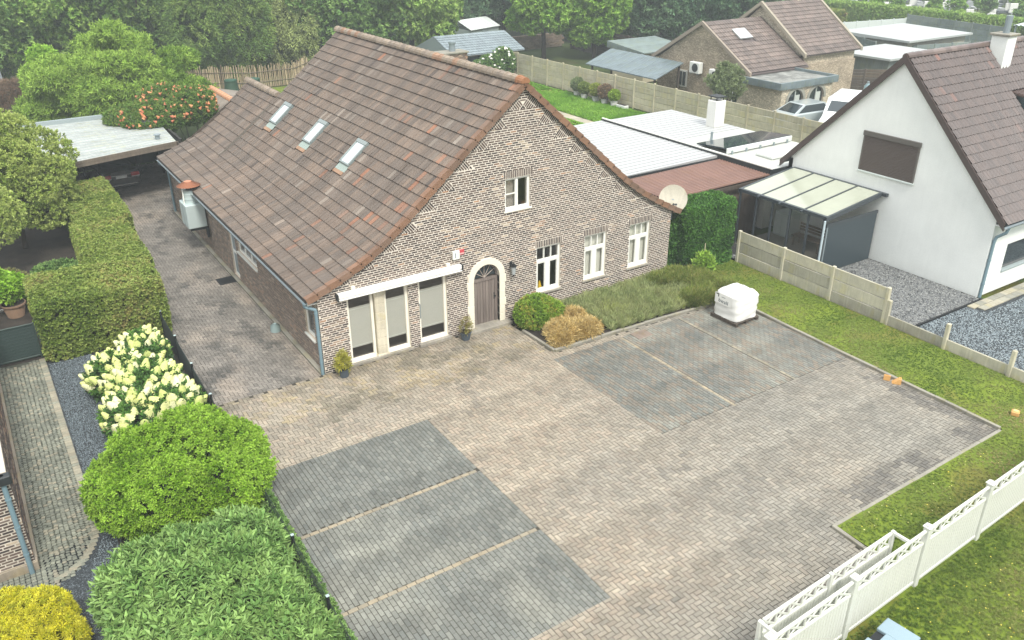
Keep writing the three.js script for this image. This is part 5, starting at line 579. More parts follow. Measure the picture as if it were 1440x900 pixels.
// ---------------------------------------------------------------- outbuildings behind the brick house
{
  const g = thing('brick_shed', 'small brick shed with terracotta ridge tiles behind the tiled house roof', 'shed'); new B().box(4.6, 7.6, 0, 2.5, -30.0, -24.5).mesh('wall', mat('#9b8a78', 0.9, { map: T.stone }), g); const r = new B(); r.hex([[4.4, 2.5, -30.2], [7.8, 2.5, -30.2], [7.8, 2.5, -24.3], [4.4, 2.5, -24.3], [5.3, 3.0, -30.2], [5.5, 3.0, -30.2], [5.5, 3.0, -24.3], [5.3, 3.0, -24.3]]); r.mesh('roof', mat('#8d8377', 0.85, { map: T.stone }), g); for (let k = 0; k < 14; k++) new B().cyl([5.4, 3.0, -30.2 + k * 0.42], [5.4, 3.0, -29.8 + k * 0.42], 0.17, 0.19, 10).mesh('ridge_tile', mat('#c0906f', 0.8), g);
  const t = thing('water_tank', 'dark grey round topped tank with a white pipe beside the trumpet vine', 'tank', [3.1, 0, -21.5]); new B().cyl([0, 0, 0], [0, 2.2, 0], 0.75, 0.75, 20).cyl([0, 2.2, 0], [0, 2.6, 0], 0.75, 0.4, 20).mesh('body', mat('#555f63', 0.6), t); new B().cyl([-0.1, 1.2, 0.8], [-0.1, 2.5, 0.8], 0.05).mesh('pipe', mat('#c9d3d6', 0.5), t); for (const y of [0.5, 1.2, 1.9]) new B().cyl([0, y, 0], [0, y + 0.05, 0], 0.77, 0.77, 20).mesh('hoop', M.zinc, t);
  const ch = thing('brick_chimney', 'broad brick chimney with a grey pot rising behind the tiled roof', 'chimney', [23.6, 0, -34.0]); new B().box(-1.05, 1.05, 0, 2.95, -0.55, 0.55).mesh('stack', mat('#97806d', 0.9, { map: T.stone }), ch); new B().cbox(-1.15, 1.15, 2.95, 3.07, -0.65, 0.65, 0.02).mesh('cap', M.kerb, ch); new B().cyl([0.1, 3.07, 0], [0.1, 3.75, 0], 0.24, 0.2, 14).cyl([0.1, 3.6, 0], [0.1, 3.72, 0], 0.28, 0.28, 14).mesh('pot', M.zinc, ch); const pc = new Pieces(); wallBricks(pc, (u, v, w) => [u, v, 0.55 + w], 1.6, 2.95, () => [[-1.05, 1.05]], 0.2); wallBricks(pc, (u, v, w) => [-1.05 - w, v, u], 1.6, 2.95, () => [[-0.55, 0.55]], 0.2); const rb = new B(); pc.list.forEach((q) => rb.add(q.b)); const m = rb.mesh('bricks', brickM, ch); m.userData.kind = 'stuff';
  const ga = thing('garage', 'pale garage under a low grey blue tiled roof beside the white rose', 'garage'); new B().box(26.2, 32.2, 0, 2.1, -43.8, -38.2).mesh('wall', mat('#d3cbae', 0.85, { map: T.plaster }), ga); const gr = new B(); gr.hex([[25.9, 1.95, -37.8], [32.6, 1.95, -37.8], [32.6, 1.95, -44.2], [25.9, 1.95, -44.2], [25.9, 3.1, -40.95], [32.6, 3.1, -40.95], [32.6, 3.1, -41.05], [25.9, 3.1, -41.05]]); const grm = gr.mesh('roof', mat('#7f8a8e', 0.6), ga); { const dl = Math.hypot(1.1, 3.1); pantiles(grm, [25.9, 3.14, -41], [0, -1.13 / dl, 3.1 / dl], [0, 3.1 / dl, 1.13 / dl], [1, 0, 0], null, 9, 28, 0.24, dl / 9, () => scl(lin('#7d898d'), rr(0.8, 1.1)), mat('#ffffff', 0.4, { vertexColors: true }), 60); } new B().cbox(26.0, 26.18, 0.2, 2.0, -40.5, -39.5).mesh('door', M.woodDark, ga); new B().cbox(27.4, 28.6, 0.9, 1.8, -38.19, -38.1).mesh('window', M.glassDark, ga);
  const gh = thing('greenhouse', 'small greenhouse with a pale ribbed roof in the far garden', 'greenhouse', [37.6, 0, -54.6], 0.35); new B().box(-2.2, 2.2, 0, 1.7, -1.6, 1.6).mesh('wall', mat('#9aa8a4', 0.3), gh); for (const s of [-1, 1]) for (let k = 0; k < 7; k++) new B().hex([[-2.3 + k * 0.66, 1.68, s * 1.75], [-1.68 + k * 0.66, 1.68, s * 1.75], [-1.68 + k * 0.66, 2.45, 0], [-2.3 + k * 0.66, 2.45, 0], [-2.3 + k * 0.66, 1.72, s * 1.75], [-1.68 + k * 0.66, 1.72, s * 1.75], [-1.68 + k * 0.66, 2.5, 0], [-2.3 + k * 0.66, 2.5, 0]]).mesh('roof_panel', mat('#d3dad6', 0.35), gh); new B().cbox(-0.5, 0.5, 0, 1.65, 1.6, 1.66).mesh('door', mat('#7d8a88', 0.4), gh);
  const bw = thing('brick_wall', 'low brown brick wall beside the greenhouse', 'wall'); for (let c = 0; c < 6; c++) for (let k = 0; k < 16; k++) new B().cbox(37 + k * 0.46 + (c & 1 ? 0.23 : 0), 37.44 + k * 0.46 + (c & 1 ? 0.23 : 0), c * 0.22, c * 0.22 + 0.2, -48.9, -48.6, 0.01).mesh('block', pick([mat('#8f7e6c', 0.9), mat('#7f7163', 0.9)]), bw);
  const cp = thing('lean_to_shelter', 'lean-to shelter with a blue green roof behind the back fence', 'shelter'); const q = [[32.2, 2.0, -29.2], [36.2, 2.5, -31.2], [36.2, 2.5, -23.2], [32.2, 2.0, -21.6]], rf = new B(); rf.hex([...q, ...q.map((p) => [p[0], p[1] + 0.07, p[2]])]); rf.mesh('roof', mat('#728186', 0.5, { map: T.conc }), cp); const rb2 = new B(); for (let k = 0; k < 12; k++) { const t = (k + 0.5) / 12; rb2.cyl([32.2, 2.08, -29.2 + 7.6 * t], [36.2, 2.58, -31.2 + 8 * t], 0.025, 0.025, 5); } rb2.mesh('roof_ribs', mat('#7b898c', 0.5), cp); for (const [x, z, h] of [[32.5, -28.8, 2], [32.5, -22, 2], [36, -30.8, 2.5], [36, -23.4, 2.5]]) new B().cbox(x - 0.06, x + 0.06, 0, h, z - 0.06, z + 0.06).mesh('post', M.woodDark, cp);
  const s2 = thing('garden_shed', 'pale garden shed with a blue green roof beside the brick cottage gable', 'shed'); new B().box(38.2, 42.8, 0, 2.2, -33.5, -29.6).mesh('wall', mat('#bdb49a', 0.85, { map: T.plaster }), s2); new B().hex([[37.9, 2.2, -29.3], [43, 2.2, -29.3], [43, 2.2, -33.8], [37.9, 2.2, -33.8], [37.9, 2.3, -29.3], [43, 2.3, -29.3], [43, 2.7, -33.8], [37.9, 2.7, -33.8]]).mesh('roof', mat('#83928f', 0.5, { map: T.conc }), s2); for (const z of [-32.8, -31.8, -30.8]) new B().box(38.17, 38.198, 1.3, 1.8, z, z + 0.5).mesh('window', M.glassDark, s2);
}
// ---------------------------------------------------------------- brick cottage with arched annex
{
  const g = thing('brick_cottage', 'light brick cottage with brown tiled roofs and an arched flat roofed annex', 'house'), wm = mat('#cdbca3', 0.9, { map: T.speck, bump: 0.006 }), wm2 = mat('#e3d6bb', 0.9, { map: T.speck }), tA = lin('#7d6f66'), tB = lin('#6c6059'), tm = mat('#ffffff', 0.6, { vertexColors: true, map: T.stone });
  const wall = new B(); wall.poly([[36.6, 0, -26.2], [36.6, 0, -17.6], [36.6, 2.6, -17.6], [36.6, 5.3, -21.95], [36.6, 2.6, -26.2]], [38, 1, -22]); wall.box(36.62, 47.6, 0, 2.6, -17.8, -17.6); wall.box(36.62, 47.6, 0, 2.6, -26.2, -26); wall.mesh('gable_wall', wm, g);
  const rows = 13, dl = Math.hypot(2.7, 4.6), dn = [0, -2.7 / dl, 4.6 / dl], up = [0, 4.6 / dl, 2.7 / dl]; const deck = new B(); for (const s of [1, -1]) { const Z = (z) => -21.95 + s * (z + 21.95); deck.hex([[36.4, 5.28, -21.95], [42.2, 5.28, -21.95], [42.2, 2.5, Z(-17.3)], [36.4, 2.5, Z(-17.3)], [36.4, 5.36, -21.95], [42.2, 5.36, -21.95], [42.2, 2.58, Z(-17.3)], [36.4, 2.58, Z(-17.3)]]); } const r1 = deck.mesh('roof', mat('#5f5654', 0.8), g); pantiles(r1, [36.45, 5.38, -21.95], dn, up, [1, 0, 0], (s, w) => w > 1.7 && w < 2.9 && s > 1.2 && s < 2.2, rows, 24, 0.235, dl / rows, () => scl(mixc(tA, tB, R()), rr(0.8, 1.2)), tm, 150);
  const vb = new B(); for (const s of [1, -1]) { const Z = (z) => -21.95 + s * (z + 21.95); vb.hex([[36.34, 5.2, -21.95], [36.5, 5.2, -21.95], [36.5, 2.42, Z(-17.2)], [36.34, 2.42, Z(-17.2)], [36.34, 5.46, -21.95], [36.5, 5.46, -21.95], [36.5, 2.68, Z(-17.2)], [36.34, 2.68, Z(-17.2)]]); } vb.mesh('verge', mat('#8d8274', 0.8), g);
  { const s = 1.2, F = (a, w) => [36.45 + w, 5.4 + dn[1] * a + up[1] * 0.06, -21.95 + dn[2] * a + up[2] * 0.06]; new B().hex([...[[s, 1.7], [s, 2.9], [s + 1, 2.9], [s + 1, 1.7]].map((p) => F(...p)), ...[[s, 1.7], [s, 2.9], [s + 1, 2.9], [s + 1, 1.7]].map((p) => { const q = F(...p); return [q[0], q[1] + 0.08, q[2] + 0.04]; })]).mesh('roof_window', mat('#d5dad8', 0.08, { metalness: 0.6 }), g); }
  // taller rear part
  const w2 = new B(); for (const x of [42.2, 47.8]) w2.poly([[x, 0, -25.4], [x, 0, -17.9], [x, 3.3, -17.9], [x, 6.2, -21.9], [x, 3.3, -25.4]], [45, 1, -22]); w2.box(42.2, 47.8, 0, 3.3, -18.1, -17.9); w2.mesh('tall_wall', wm2, g); const d2 = new B(); for (const s of [1, -1]) { const Z = (z) => -21.9 + s * (z + 21.9); d2.hex([[41.95, 6.2, -21.9], [48.05, 6.2, -21.9], [48.05, 3.15, Z(-17.6)], [41.95, 3.15, Z(-17.6)], [41.95, 6.28, -21.9], [48.05, 6.28, -21.9], [48.05, 3.23, Z(-17.6)], [41.95, 3.23, Z(-17.6)]]); } const r2 = d2.mesh('tall_roof', mat('#5f5654', 0.8), g), dl2 = Math.hypot(3.05, 4.3); pantiles(r2, [42.0, 6.3, -21.9], [0, -3.05 / dl2, 4.3 / dl2], [0, 4.3 / dl2, 3.05 / dl2], [1, 0, 0], null, 14, 25, 0.24, dl2 / 14, () => scl(mixc(tA, tB, R()), rr(0.8, 1.2)), tm, 140); const vb2 = new B(); for (const x of [41.9, 47.95]) for (const s of [1, -1]) { const Z = (z) => -21.9 + s * (z + 21.9); vb2.hex([[x, 6.15, -21.9], [x + 0.2, 6.15, -21.9], [x + 0.2, 3.1, Z(-17.5)], [x, 3.1, Z(-17.5)], [x, 6.42, -21.9], [x + 0.2, 6.42, -21.9], [x + 0.2, 3.37, Z(-17.5)], [x, 3.37, Z(-17.5)]]); } vb2.mesh('verge', mat('#98907f', 0.8), g); new B().cbox(45.6, 46, 6.2, 6.9, -22.2, -21.8).mesh('chimney', wm2, g);
  // annex with two arches
  const sh = new THREE.Shape([[35.8, 0], [40.6, 0], [40.6, 2.2], [35.8, 2.2]].map((p) => new THREE.Vector2(...p))); const arch = (cx) => { const a = [[cx - 0.72, 0.6], [cx + 0.72, 0.6]]; for (let i = 0; i <= 12; i++) a.push([cx + 0.72 * Math.cos(i / 12 * Math.PI), 1.35 + 0.72 * Math.sin(i / 12 * Math.PI)]); return a; }; for (const cx of [37.15, 39.15]) sh.holes.push(new THREE.Path(arch(cx).map((p) => new THREE.Vector2(...p)))); const eg = new THREE.ExtrudeGeometry(sh, { depth: 0.25, bevelEnabled: false }); eg.translate(0, 0, -14.25); put(new THREE.Mesh(eg, wm2), 'annex_wall', g); new B().box(35.8, 36.05, 0, 2.2, -17.6, -14.25).box(40.35, 40.6, 0, 2.2, -17.6, -14.25).mesh('annex_side_wall', wm2, g);
  for (const cx of [37.15, 39.15]) { const b = new B(), N = 14, P = (r, i, z) => [cx + r * Math.cos(i / N * Math.PI), 1.35 + r * Math.sin(i / N * Math.PI), z]; for (let i = 0; i < N; i++) { const q = (z) => [P(0.72, i, z), P(0.72, i + 1, z), P(0.92, i + 1, z), P(0.92, i, z)]; b.hex([...q(-14.05), ...q(-13.96)]); } const w = b.mesh('arched_window', mat('#8d8d82', 0.8), g); new B().poly(arch(cx).map((p) => [p[0], p[1], -14.12])).mesh('pane', M.glassDark, w); new B().box(cx - 0.03, cx + 0.03, 0.6, 2.0, -14.1, -14.05).box(cx + 0.1, cx + 0.5, 0.75, 1.7, -14.112, -14.105).mesh('curtain', mat('#b9c0b8', 0.8), w); new B().cbox(cx - 0.5, cx + 0.6, 0.6, 0.76, -14.04, -13.9).mesh('flower_box', mat('#a65f4a', 0.8), w); }
  new B().box(35.45, 40.95, 2.2, 2.62, -14.0, -13.85).box(35.45, 35.6, 2.2, 2.62, -17.5, -14.0).box(40.8, 40.95, 2.2, 2.62, -17.5, -14.0).mesh('annex_fascia', mat('#79878a', 0.5, { map: T.conc }), g); new B().box(35.6, 40.8, 2.3, 2.45, -17.5, -14.0).mesh('annex_roof', mat('#b9bbb3', 0.7, { map: T.earth }), g);
  new B().box(36.5, 36.59, 0.85, 2.0, -23.9, -23.1).mesh('window', M.white, g); new B().box(36.47, 36.5, 0.95, 1.9, -23.8, -23.55).box(36.47, 36.5, 0.95, 1.9, -23.45, -23.2).mesh('pane', M.glassDark, g); new B().box(36.5, 36.59, 0, 2.1, -18.7, -17.9).mesh('door', M.white, g); new B().box(36.47, 36.5, 0.2, 1.95, -18.6, -18.0).mesh('door_pane', M.glassDark, g);
  for (const [z, y, l] of [[-22.1, 2.0, 'white air conditioning unit beside the small window of the brick cottage'], [-20.2, 1.75, 'white air conditioning unit beside the door of the brick cottage']]) { const a = thing('air_conditioner', l, 'air conditioner', [36.55, y, z]); new B().cbox(-0.4, -0.02, 0, 0.75, -0.48, 0.48, 0.03).mesh('housing', mat('#d9dbd5', 0.5), a); new B().cyl([-0.42, 0.38, 0.08], [-0.4, 0.38, 0.08], 0.28, 0.28, 18).mesh('fan_grille', M.dark, a); new B().box(-0.4, 0.04, -0.06, 0, -0.35, -0.3).box(-0.4, 0.04, -0.06, 0, 0.3, 0.35).mesh('bracket', M.zinc, a); }
}
// ---------------------------------------------------------------- far yard, cemetery and sheds
{
  const s = thing('yard_shed', 'long yard shed with a flat white roof behind the grey green fence', 'shed'); new B().box(60.2, 68.6, 0, 2.2, -28, -21.8).mesh('wall', mat('#a9a79a', 0.85, { map: T.conc }), s); new B().hex([[59.8, 2.2, -28.3], [69, 2.2, -28.3], [69, 2.2, -21.4], [59.8, 2.2, -21.4], [59.8, 2.5, -28.3], [69, 2.5, -28.3], [69, 2.35, -21.4], [59.8, 2.35, -21.4]]).mesh('roof', mat('#a5aaa7', 0.5), s); for (let k = 0; k < 3; k++) new B().box(68.62, 68.68, 0.6, 1.9, -27.5 + k * 1.9, -25.9 + k * 1.9).mesh('window', mat('#c6d0cc', 0.2), s);
  const s2 = thing('yard_shed', 'small yard shed with a flat white roof and pale blue doors', 'shed'); new B().box(52, 58, 0, 2.0, -22.4, -17.8).mesh('wall', mat('#7d8680', 0.85, { map: T.conc }), s2); new B().box(51.7, 58.3, 2.0, 2.15, -22.6, -17.5).mesh('roof', mat('#a5aaa7', 0.5), s2); new B().box(54.0, 56.2, 0.1, 1.85, -17.79, -17.72).mesh('door', mat('#9fbac0', 0.6), s2); new B().box(56.4, 57.8, 0.1, 1.85, -17.79, -17.72).mesh('dark_opening', M.dark, s2);
  const sm = thing('skip_container', 'tall pale panel leaning by the cottage wall', 'panel', [49.4, 0, -20.2], 0.1); new B().cbox(-0.7, 0.7, 0, 2.6, -0.05, 0.05).mesh('sheet', mat('#d6cfb8', 0.7), sm); new B().cbox(-0.72, -0.66, 0, 2.62, 0.05, 0.09).cbox(0.66, 0.72, 0, 2.62, 0.05, 0.09).mesh('edge', M.zinc, sm); sm.name = 'leaning_panel';
  const b0 = thing('gas_bottle', 'pale blue gas bottle beside the brown timber screen', 'gas bottle', [46.3, 0, -14.4], 0, 'gas bottles in the yard'); new B().cyl([0, 0, 0], [0, 1.25, 0], 0.24, 0.24, 14).cyl([0, 1.25, 0], [0, 1.42, 0], 0.24, 0.1, 14).mesh('body', mat('#a3bfc8', 0.4), b0); new B().cyl([0, 1.42, 0], [0, 1.56, 0], 0.08, 0.08, 10).mesh('valve', M.zinc, b0); for (const [x, z] of [[47.0, -14.2], [45.7, -14.9]]) copyOf(b0, [x, 0, z], 0);
  const p = thing('garden_shelter', 'open shelter with a pale ribbed roof near the cemetery hedge', 'shelter', [77.6, 0, -19.8], 0.1); ribbed(new B(), -1.6, 3.2, -2, 2, 2.5, 0.4, 0.06, 0.03).mesh('roof', mat('#b8c2c6', 0.4), p); for (const [x, z] of [[-1.4, -1.8], [-1.4, 1.8], [3, -1.8], [3, 1.8]]) new B().cbox(x - 0.07, x + 0.07, 0, 2.5, z - 0.07, z + 0.07).mesh('post', M.zinc, p);
  const gs = thing('gravestone', 'upright gravestone on its slab in the far cemetery', 'gravestone', [95, 0, -50], 0, 'gravestones in the far cemetery'); new B().cbox(-0.5, 0.5, 0, 0.25, -0.2, 1.8, 0.02).mesh('slab', mat('#a5a9a8', 0.4), gs); new B().cbox(-0.5, 0.5, 0.25, 1.15, -0.2, 0, 0.04).mesh('headstone', mat('#8f9495', 0.4), gs);
  const gd = gs.clone(); gd.traverse((o) => { if (o.isMesh) o.material = mat(o.name === 'slab' ? '#565c60' : '#d8d8d2', 0.3); }); for (let r = 0; r < 9; r++) for (let k = 0; k < 15; k++) { if (R() < 0.2) continue; const t = k / 15, x = 83.5 + r * 4.2 + t * 16, z = -58 + t * 32 + r * 0.4; const c = (R() < 0.5 ? gs : gd).clone(); c.name = numbered('gravestone'); c.userData = { ...gs.userData }; c.position.set(x + rr(-0.4, 0.4), 0, z + rr(-0.3, 0.3)); c.rotation.y = -0.5 + rr(-0.05, 0.05); c.scale.y = rr(0.7, 1.4); scene.add(c); }
  const wh = thing('distant_house', 'distant white house with a dark window seen between the trees', 'house', [29, 0, -92], 0.1); new B().box(-4, 6, 0, 6.2, -6, 0).mesh('wall', mat('#d9dbd8', 0.8, { map: T.plaster }), wh); new B().box(0.1, 1.4, 3.9, 5.4, 0.01, 0.05).mesh('window', M.glassDark, wh); new B().hex([[-4.5, 3.4, 2.4], [6.5, 3.4, 2.4], [6.5, 3.6, 0.05], [-4.5, 3.6, 0.05], [-4.5, 3.5, 2.4], [6.5, 3.5, 2.4], [6.5, 4.0, 0.05], [-4.5, 4.0, 0.05]]).mesh('lean_to_roof', mat('#6f6157', 0.8), wh); new B().hex([[-4.6, 6.2, 0.5], [6.6, 6.2, 0.5], [6.6, 6.2, -6.5], [-4.6, 6.2, -6.5], [-4.6, 9, -2.9], [6.6, 9, -2.9], [6.6, 9, -3.1], [-4.6, 9, -3.1]]).mesh('roof', mat('#6f5b52', 0.8), wh);
  const tb = thing('thatched_shelter', 'low dark shelter with a grey roof at the back of the neighbouring garden', 'shelter', [-6.8, 0, -47.5]); new B().hex([[-3, 1.7, -2], [2.6, 1.7, -2], [2.6, 1.7, 1.8], [-3, 1.7, 1.8], [-3, 2.5, -0.4], [2.6, 2.5, -0.4], [2.6, 2.5, 0.2], [-3, 2.5, 0.2]]).mesh('roof', mat('#8b9293', 0.8, { map: T.earth }), tb); for (const x of [-2.6, 2.3]) for (const z of [-1.7, 1.5]) new B().cbox(x - 0.07, x + 0.07, 0, 1.7, z - 0.07, z + 0.07).mesh('post', mat('#94694d', 0.8), tb); new B().box(-2.6, 2.3, 0, 1.6, -1.75, -1.65).mesh('back_wall', mat('#8a6a50', 0.9), tb);
  // woven stick fence
  const wf = thing('stick_fence', 'pale upright stick fence in front of the weeping trees', 'fence'), pc = new Pieces(), cs = [lin('#a8977a'), lin('#8f8068'), lin('#bcab8a')], pt = [[7.4, -47.6], [12, -44.6], [15.5, -44.8], [17.4, -46.8]]; let n = 0; for (let i = 0; i + 1 < pt.length; i++) { const [a, c] = [pt[i], pt[i + 1]], L = Math.hypot(c[0] - a[0], c[1] - a[1]); for (let s = 0; s < L; s += 0.085) { const t = s / L, x = a[0] + (c[0] - a[0]) * t + rr(-0.02, 0.02), z = a[1] + (c[1] - a[1]) * t + rr(-0.03, 0.03), b = new B(); b.col = scl(pick(cs), rr(0.75, 1.2)); b.cyl([x, -0.05, z], [x + rr(-0.06, 0.06), rr(1.35, 1.75), z + rr(-0.04, 0.04)], 0.035, 0.03, 5); pc.add(b, [x, 0.8, z]); } } pc.lay('stick', 'sticks', mat('#ffffff', 0.9, { vertexColors: true }), wf); for (let i = 0; i + 1 < pt.length; i++) for (const y of [0.4, 1.15]) new B().cyl([pt[i][0], y, pt[i][1] + 0.06], [pt[i + 1][0], y, pt[i + 1][1] + 0.06], 0.025).mesh('rail', M.wood, wf);
  const bs = thing('compost_bin', 'dark green compost bin before the stick fence', 'bin', [10.2, 0, -43.6], 0.2, 'compost bins before the stick fence'); new B().cyl([0, 0, 0], [0, 0.9, 0], 0.55, 0.45, 12).mesh('body', mat('#2f4a3c', 0.6), bs); new B().cyl([0, 0.9, 0], [0, 0.98, 0], 0.5, 0.45, 12).mesh('lid', mat('#35584a', 0.5), bs); copyOf(bs, [11.8, 0, -43.2], 1);
  const pf = thing('cold_frame', 'white framed glass panel standing by the terracotta pot', 'window frame', [-7.72, 0, -10.2], 0.2); new B().cbox(0.22, 0.3, 0, 1.2, -0.03, 0.03).cbox(-0.6, -0.52, 0, 1.2, -0.03, 0.03).cbox(-0.52, 0.22, 0, 0.08, -0.03, 0.03).cbox(-0.52, 0.22, 1.12, 1.2, -0.03, 0.03).mesh('frame', M.white, pf); new B().box(-0.52, 0.22, 0.08, 1.12, -0.006, 0.006).mesh('pane', M.glass, pf);
}
// ---------------------------------------------------------------- planting
const G = { lime: [lin('#4c6e16'), lin('#6f9426'), lin('#96b844'), lin('#5d8020')], laurel: [lin('#42602c'), lin('#648646'), lin('#8aa860'), lin('#4f6f38')], hedge: [lin('#4a6226'), lin('#6c8036'), lin('#8c9a50'), lin('#8a7c4e')], dark: [lin('#3a5a2c'), lin('#5c7f40'), lin('#8aa85f'), lin('#4a6c38')], mid: [lin('#50722f'), lin('#789c46'), lin('#a6c068'), lin('#5f803c')], bright: [lin('#557d30'), lin('#739a3d'), lin('#93b552'), lin('#628a36')], gold: [lin('#a6a51c'), lin('#c3bd2c'), lin('#d4cf49'), lin('#9aa022')], olive: [lin('#66754c'), lin('#7f8d62'), lin('#93a078'), lin('#6c7a52')] };
function limbs(parent, name, x, z, h, r, lobes, m = M.bark) { const b = new B(); const top = h * 0.45; b.cyl([x, -0.05, z], [x + rr(-0.1, 0.1), top, z + rr(-0.1, 0.1)], r, r * 0.7, 10); for (const l of lobes.slice(0, 9)) { const p = [x, top * rr(0.6, 0.95), z], q = [(x + l[0]) / 2 + rr(-0.2, 0.2), (p[1] + l[1]) / 2 - 0.1, (z + l[2]) / 2 + rr(-0.2, 0.2)]; b.cyl(p, q, r * 0.5, r * 0.32, 7, false).cyl(q, [l[0], l[1] + l[4] * 0.4, l[2]], r * 0.32, r * 0.08, 6, false); } return b.mesh(name, m, parent); }
function lobesOf(x, z, y0, h, r, n, seed, flat = 0.75) { const q = rng(seed), out = [[x, (y0 + h) / 2, z, r * 0.5, (h - y0) * 0.36, r * 0.5]]; n = Math.round(n * 2.2); for (let i = 0; i < n; i++) { const a = i * 2.399 + q(), t = (i + 0.5) / n, y = y0 + (h - y0) * (0.12 + 0.8 * t), w = Math.sqrt(Math.max(0.08, 1 - (2 * t - 0.75) ** 2)) * r * (0.45 + 0.4 * q()), s = r * (0.2 + 0.2 * q()); out.push([x + Math.cos(a) * w, y, z + Math.sin(a) * w, s, s * flat, s]); } return out; }
function clumps(seed, n, e, r) { const q = rng(seed), out = []; for (let i = 0; i < n; i++) { const y = q() * 0.95, a = q() * 6.283, s = Math.sqrt(1 - y * y), k = r * (0.7 + 0.6 * q()); out.push([e[0] + e[3] * s * Math.cos(a), e[1] + e[4] * y, e[2] + e[5] * s * Math.sin(a), k, k * 0.8, k]); } return out; }
function tree(label, x, z, o) { const { y0 = 1.5, h = 8, r = 3, n = 18, count = 5000, cols = G.mid, leaf = sprig(8, 0.24, 0.12, { seed: 4 }), seed = 1, flat = 0.75, name = 'broadleaf_tree', group, up = 0.2, wild = 0.8, m = dullLeaf, tr = 0.16, s0 = 0.8, s1 = 1.4 } = o, g = thing(name, label, 'tree', [0, 0, 0], 0, group), lb = lobesOf(x, z, y0, h, r, n, seed, flat); limbs(g, 'trunk', x, z, h, tr, lb); leaves('crown', g, leaf, inLobes(count, lb, { depth: 0.5, seed: seed + 9 }), cols, { seed: seed + 3, up, wild, m, s0, s1, patch: r * 0.7 }); return g; }
function shrub(label, name, cat, lobes, o) { const { count = 1500, cols = G.mid, leaf = sprig(8, 0.09, 0.045, { seed: 6 }), seed = 3, depth = 0.35, up = 0.3, wild = 0.6, m = leafMat, group, low = -0.9, patch = 0, s0 = 0.75, s1 = 1.25 } = o, g = thing(name, label, cat, [0, 0, 0], 0, group), b = new B(); for (const l of lobes.slice(0, 8)) for (let k = 0; k < 5; k++) { const a = k * 1.3 + l[0] * 7; b.cyl([l[0] + rr(-0.08, 0.08), 0, l[2] + rr(-0.08, 0.08)], [l[0] + Math.cos(a) * l[3] * 0.6, l[1] + l[4] * 0.3, l[2] + Math.sin(a) * l[5] * 0.6], 0.02, 0.006, 5, false); } b.mesh('stems', M.bark, g); leaves('foliage', g, leaf, inLobes(count, lobes, { depth, seed, low }), cols, { seed: seed + 1, up, wild, m, patch, s0, s1 }); return g; }
function box(label, boxes, o) { const { density = 330, cols = G.hedge, leaf = sprig(7, 0.085, 0.05, { seed: 8, spread: 1.2 }), seed = 5, m = leafMat, name = 'clipped_hedge' } = o, g = thing(name, label, 'hedge'); let pts = []; const core = new B(); boxes.forEach(([x0, x1, y1, z0, z1], i) => { pts = pts.concat(inBox(Math.round(density * ((x1 - x0) * (z1 - z0) + 2 * y1 * (x1 - x0 + z1 - z0))), x0, x1, 0.03, y1, z0, z1, { seed: seed + i * 7, wave: 0.07, depth: 0.2 })); for (let k = 0; k < (x1 - x0) * (z1 - z0) * 7; k++) { const x = rr(x0 + 0.15, x1 - 0.15), z = rr(z0 + 0.15, z1 - 0.15); core.cyl([x, 0, z], [x + rr(-0.25, 0.25), y1 - 0.12, z + rr(-0.25, 0.25)], 0.02, 0.008, 4, false); } core.box(x0 + 0.22, x1 - 0.22, 0, y1 - 0.22, z0 + 0.22, z1 - 0.22); }); core.mesh('inner_branches', mat('#33301f', 0.95), g); leaves('foliage', g, leaf, pts, cols, { seed, m, up: 0.2, wild: 0.75, patch: 1.1 }); return g; }
// left garden
box('clipped beech hedge in two heights along the driveway', [[-6.75, -3.2, 1.85, -8.1, -5.25], [-4.75, -2.95, 1.68, -13.2, -8.0], [-4.45, -2.62, 1.72, -19.0, -13.1]], { density: 330 });
shrub('rounded bright green shrub between the hydrangea and the broad laurel', 'rounded_shrub', 'shrub', [[-4.95, 0.75, 3.75, 1.75, 1.0, 1.7], [-6.15, 0.6, 3.5, 0.85, 0.75, 1.0], [-4.1, 0.75, 4.9, 0.75, 0.75, 0.8], [-5.6, 0.8, 4.6, 1.0, 0.8, 0.9], [-4.4, 0.9, 2.8, 0.9, 0.8, 0.8], ...clumps(31, 46, [-5.0, 0.7, 3.9, 1.75, 0.95, 1.65], 0.34)], { count: 10500, cols: G.lime, leaf: sprig(10, 0.075, 0.034, { seed: 12, spread: 1.2, stem: 1.0 }), seed: 31, depth: 0.3, wild: 0.55, patch: 0.5 });
{ const lb = [[-5.6, 0.55, 8.2, 1.6, 0.85, 2.0], [-4.8, 0.6, 9.6, 0.9, 0.75, 1.7], [-6.3, 0.5, 9.2, 1.2, 0.75, 1.9], [-4.6, 0.6, 7.2, 0.8, 0.72, 1.2], [-6.4, 0.55, 7.1, 0.9, 0.7, 1.2], [-5.6, 0.5, 11.2, 1.6, 0.8, 1.6], ...clumps(43, 30, [-5.6, 0.5, 9.0, 1.45, 0.85, 2.6], 0.4)]; shrub('broad mound of pale edged laurel leaves beside the wire fence', 'laurel_shrub', 'shrub', lb, { count: 9000, cols: G.laurel, leaf: sprig(8, 0.15, 0.055, { seed: 14, spread: 1.25, fold: 0.2 }), seed: 41, depth: 0.4, wild: 0.55, patch: 0.6 }); }
shrub('golden yellow feathery shrub at the corner of the neighbouring brick wall', 'golden_shrub', 'shrub', [[-8.3, 0.5, 6.7, 0.6, 0.55, 0.65], [-8.8, 0.45, 6.2, 0.6, 0.5, 0.5], [-8.0, 0.35, 7.2, 0.4, 0.4, 0.4], [-8.9, 0.5, 7.2, 0.7, 0.5, 0.7]], { count: 3800, cols: G.gold, leaf: sprig(14, 0.075, 0.014, { seed: 16, spread: 1.3 }), seed: 51, wild: 0.8 });
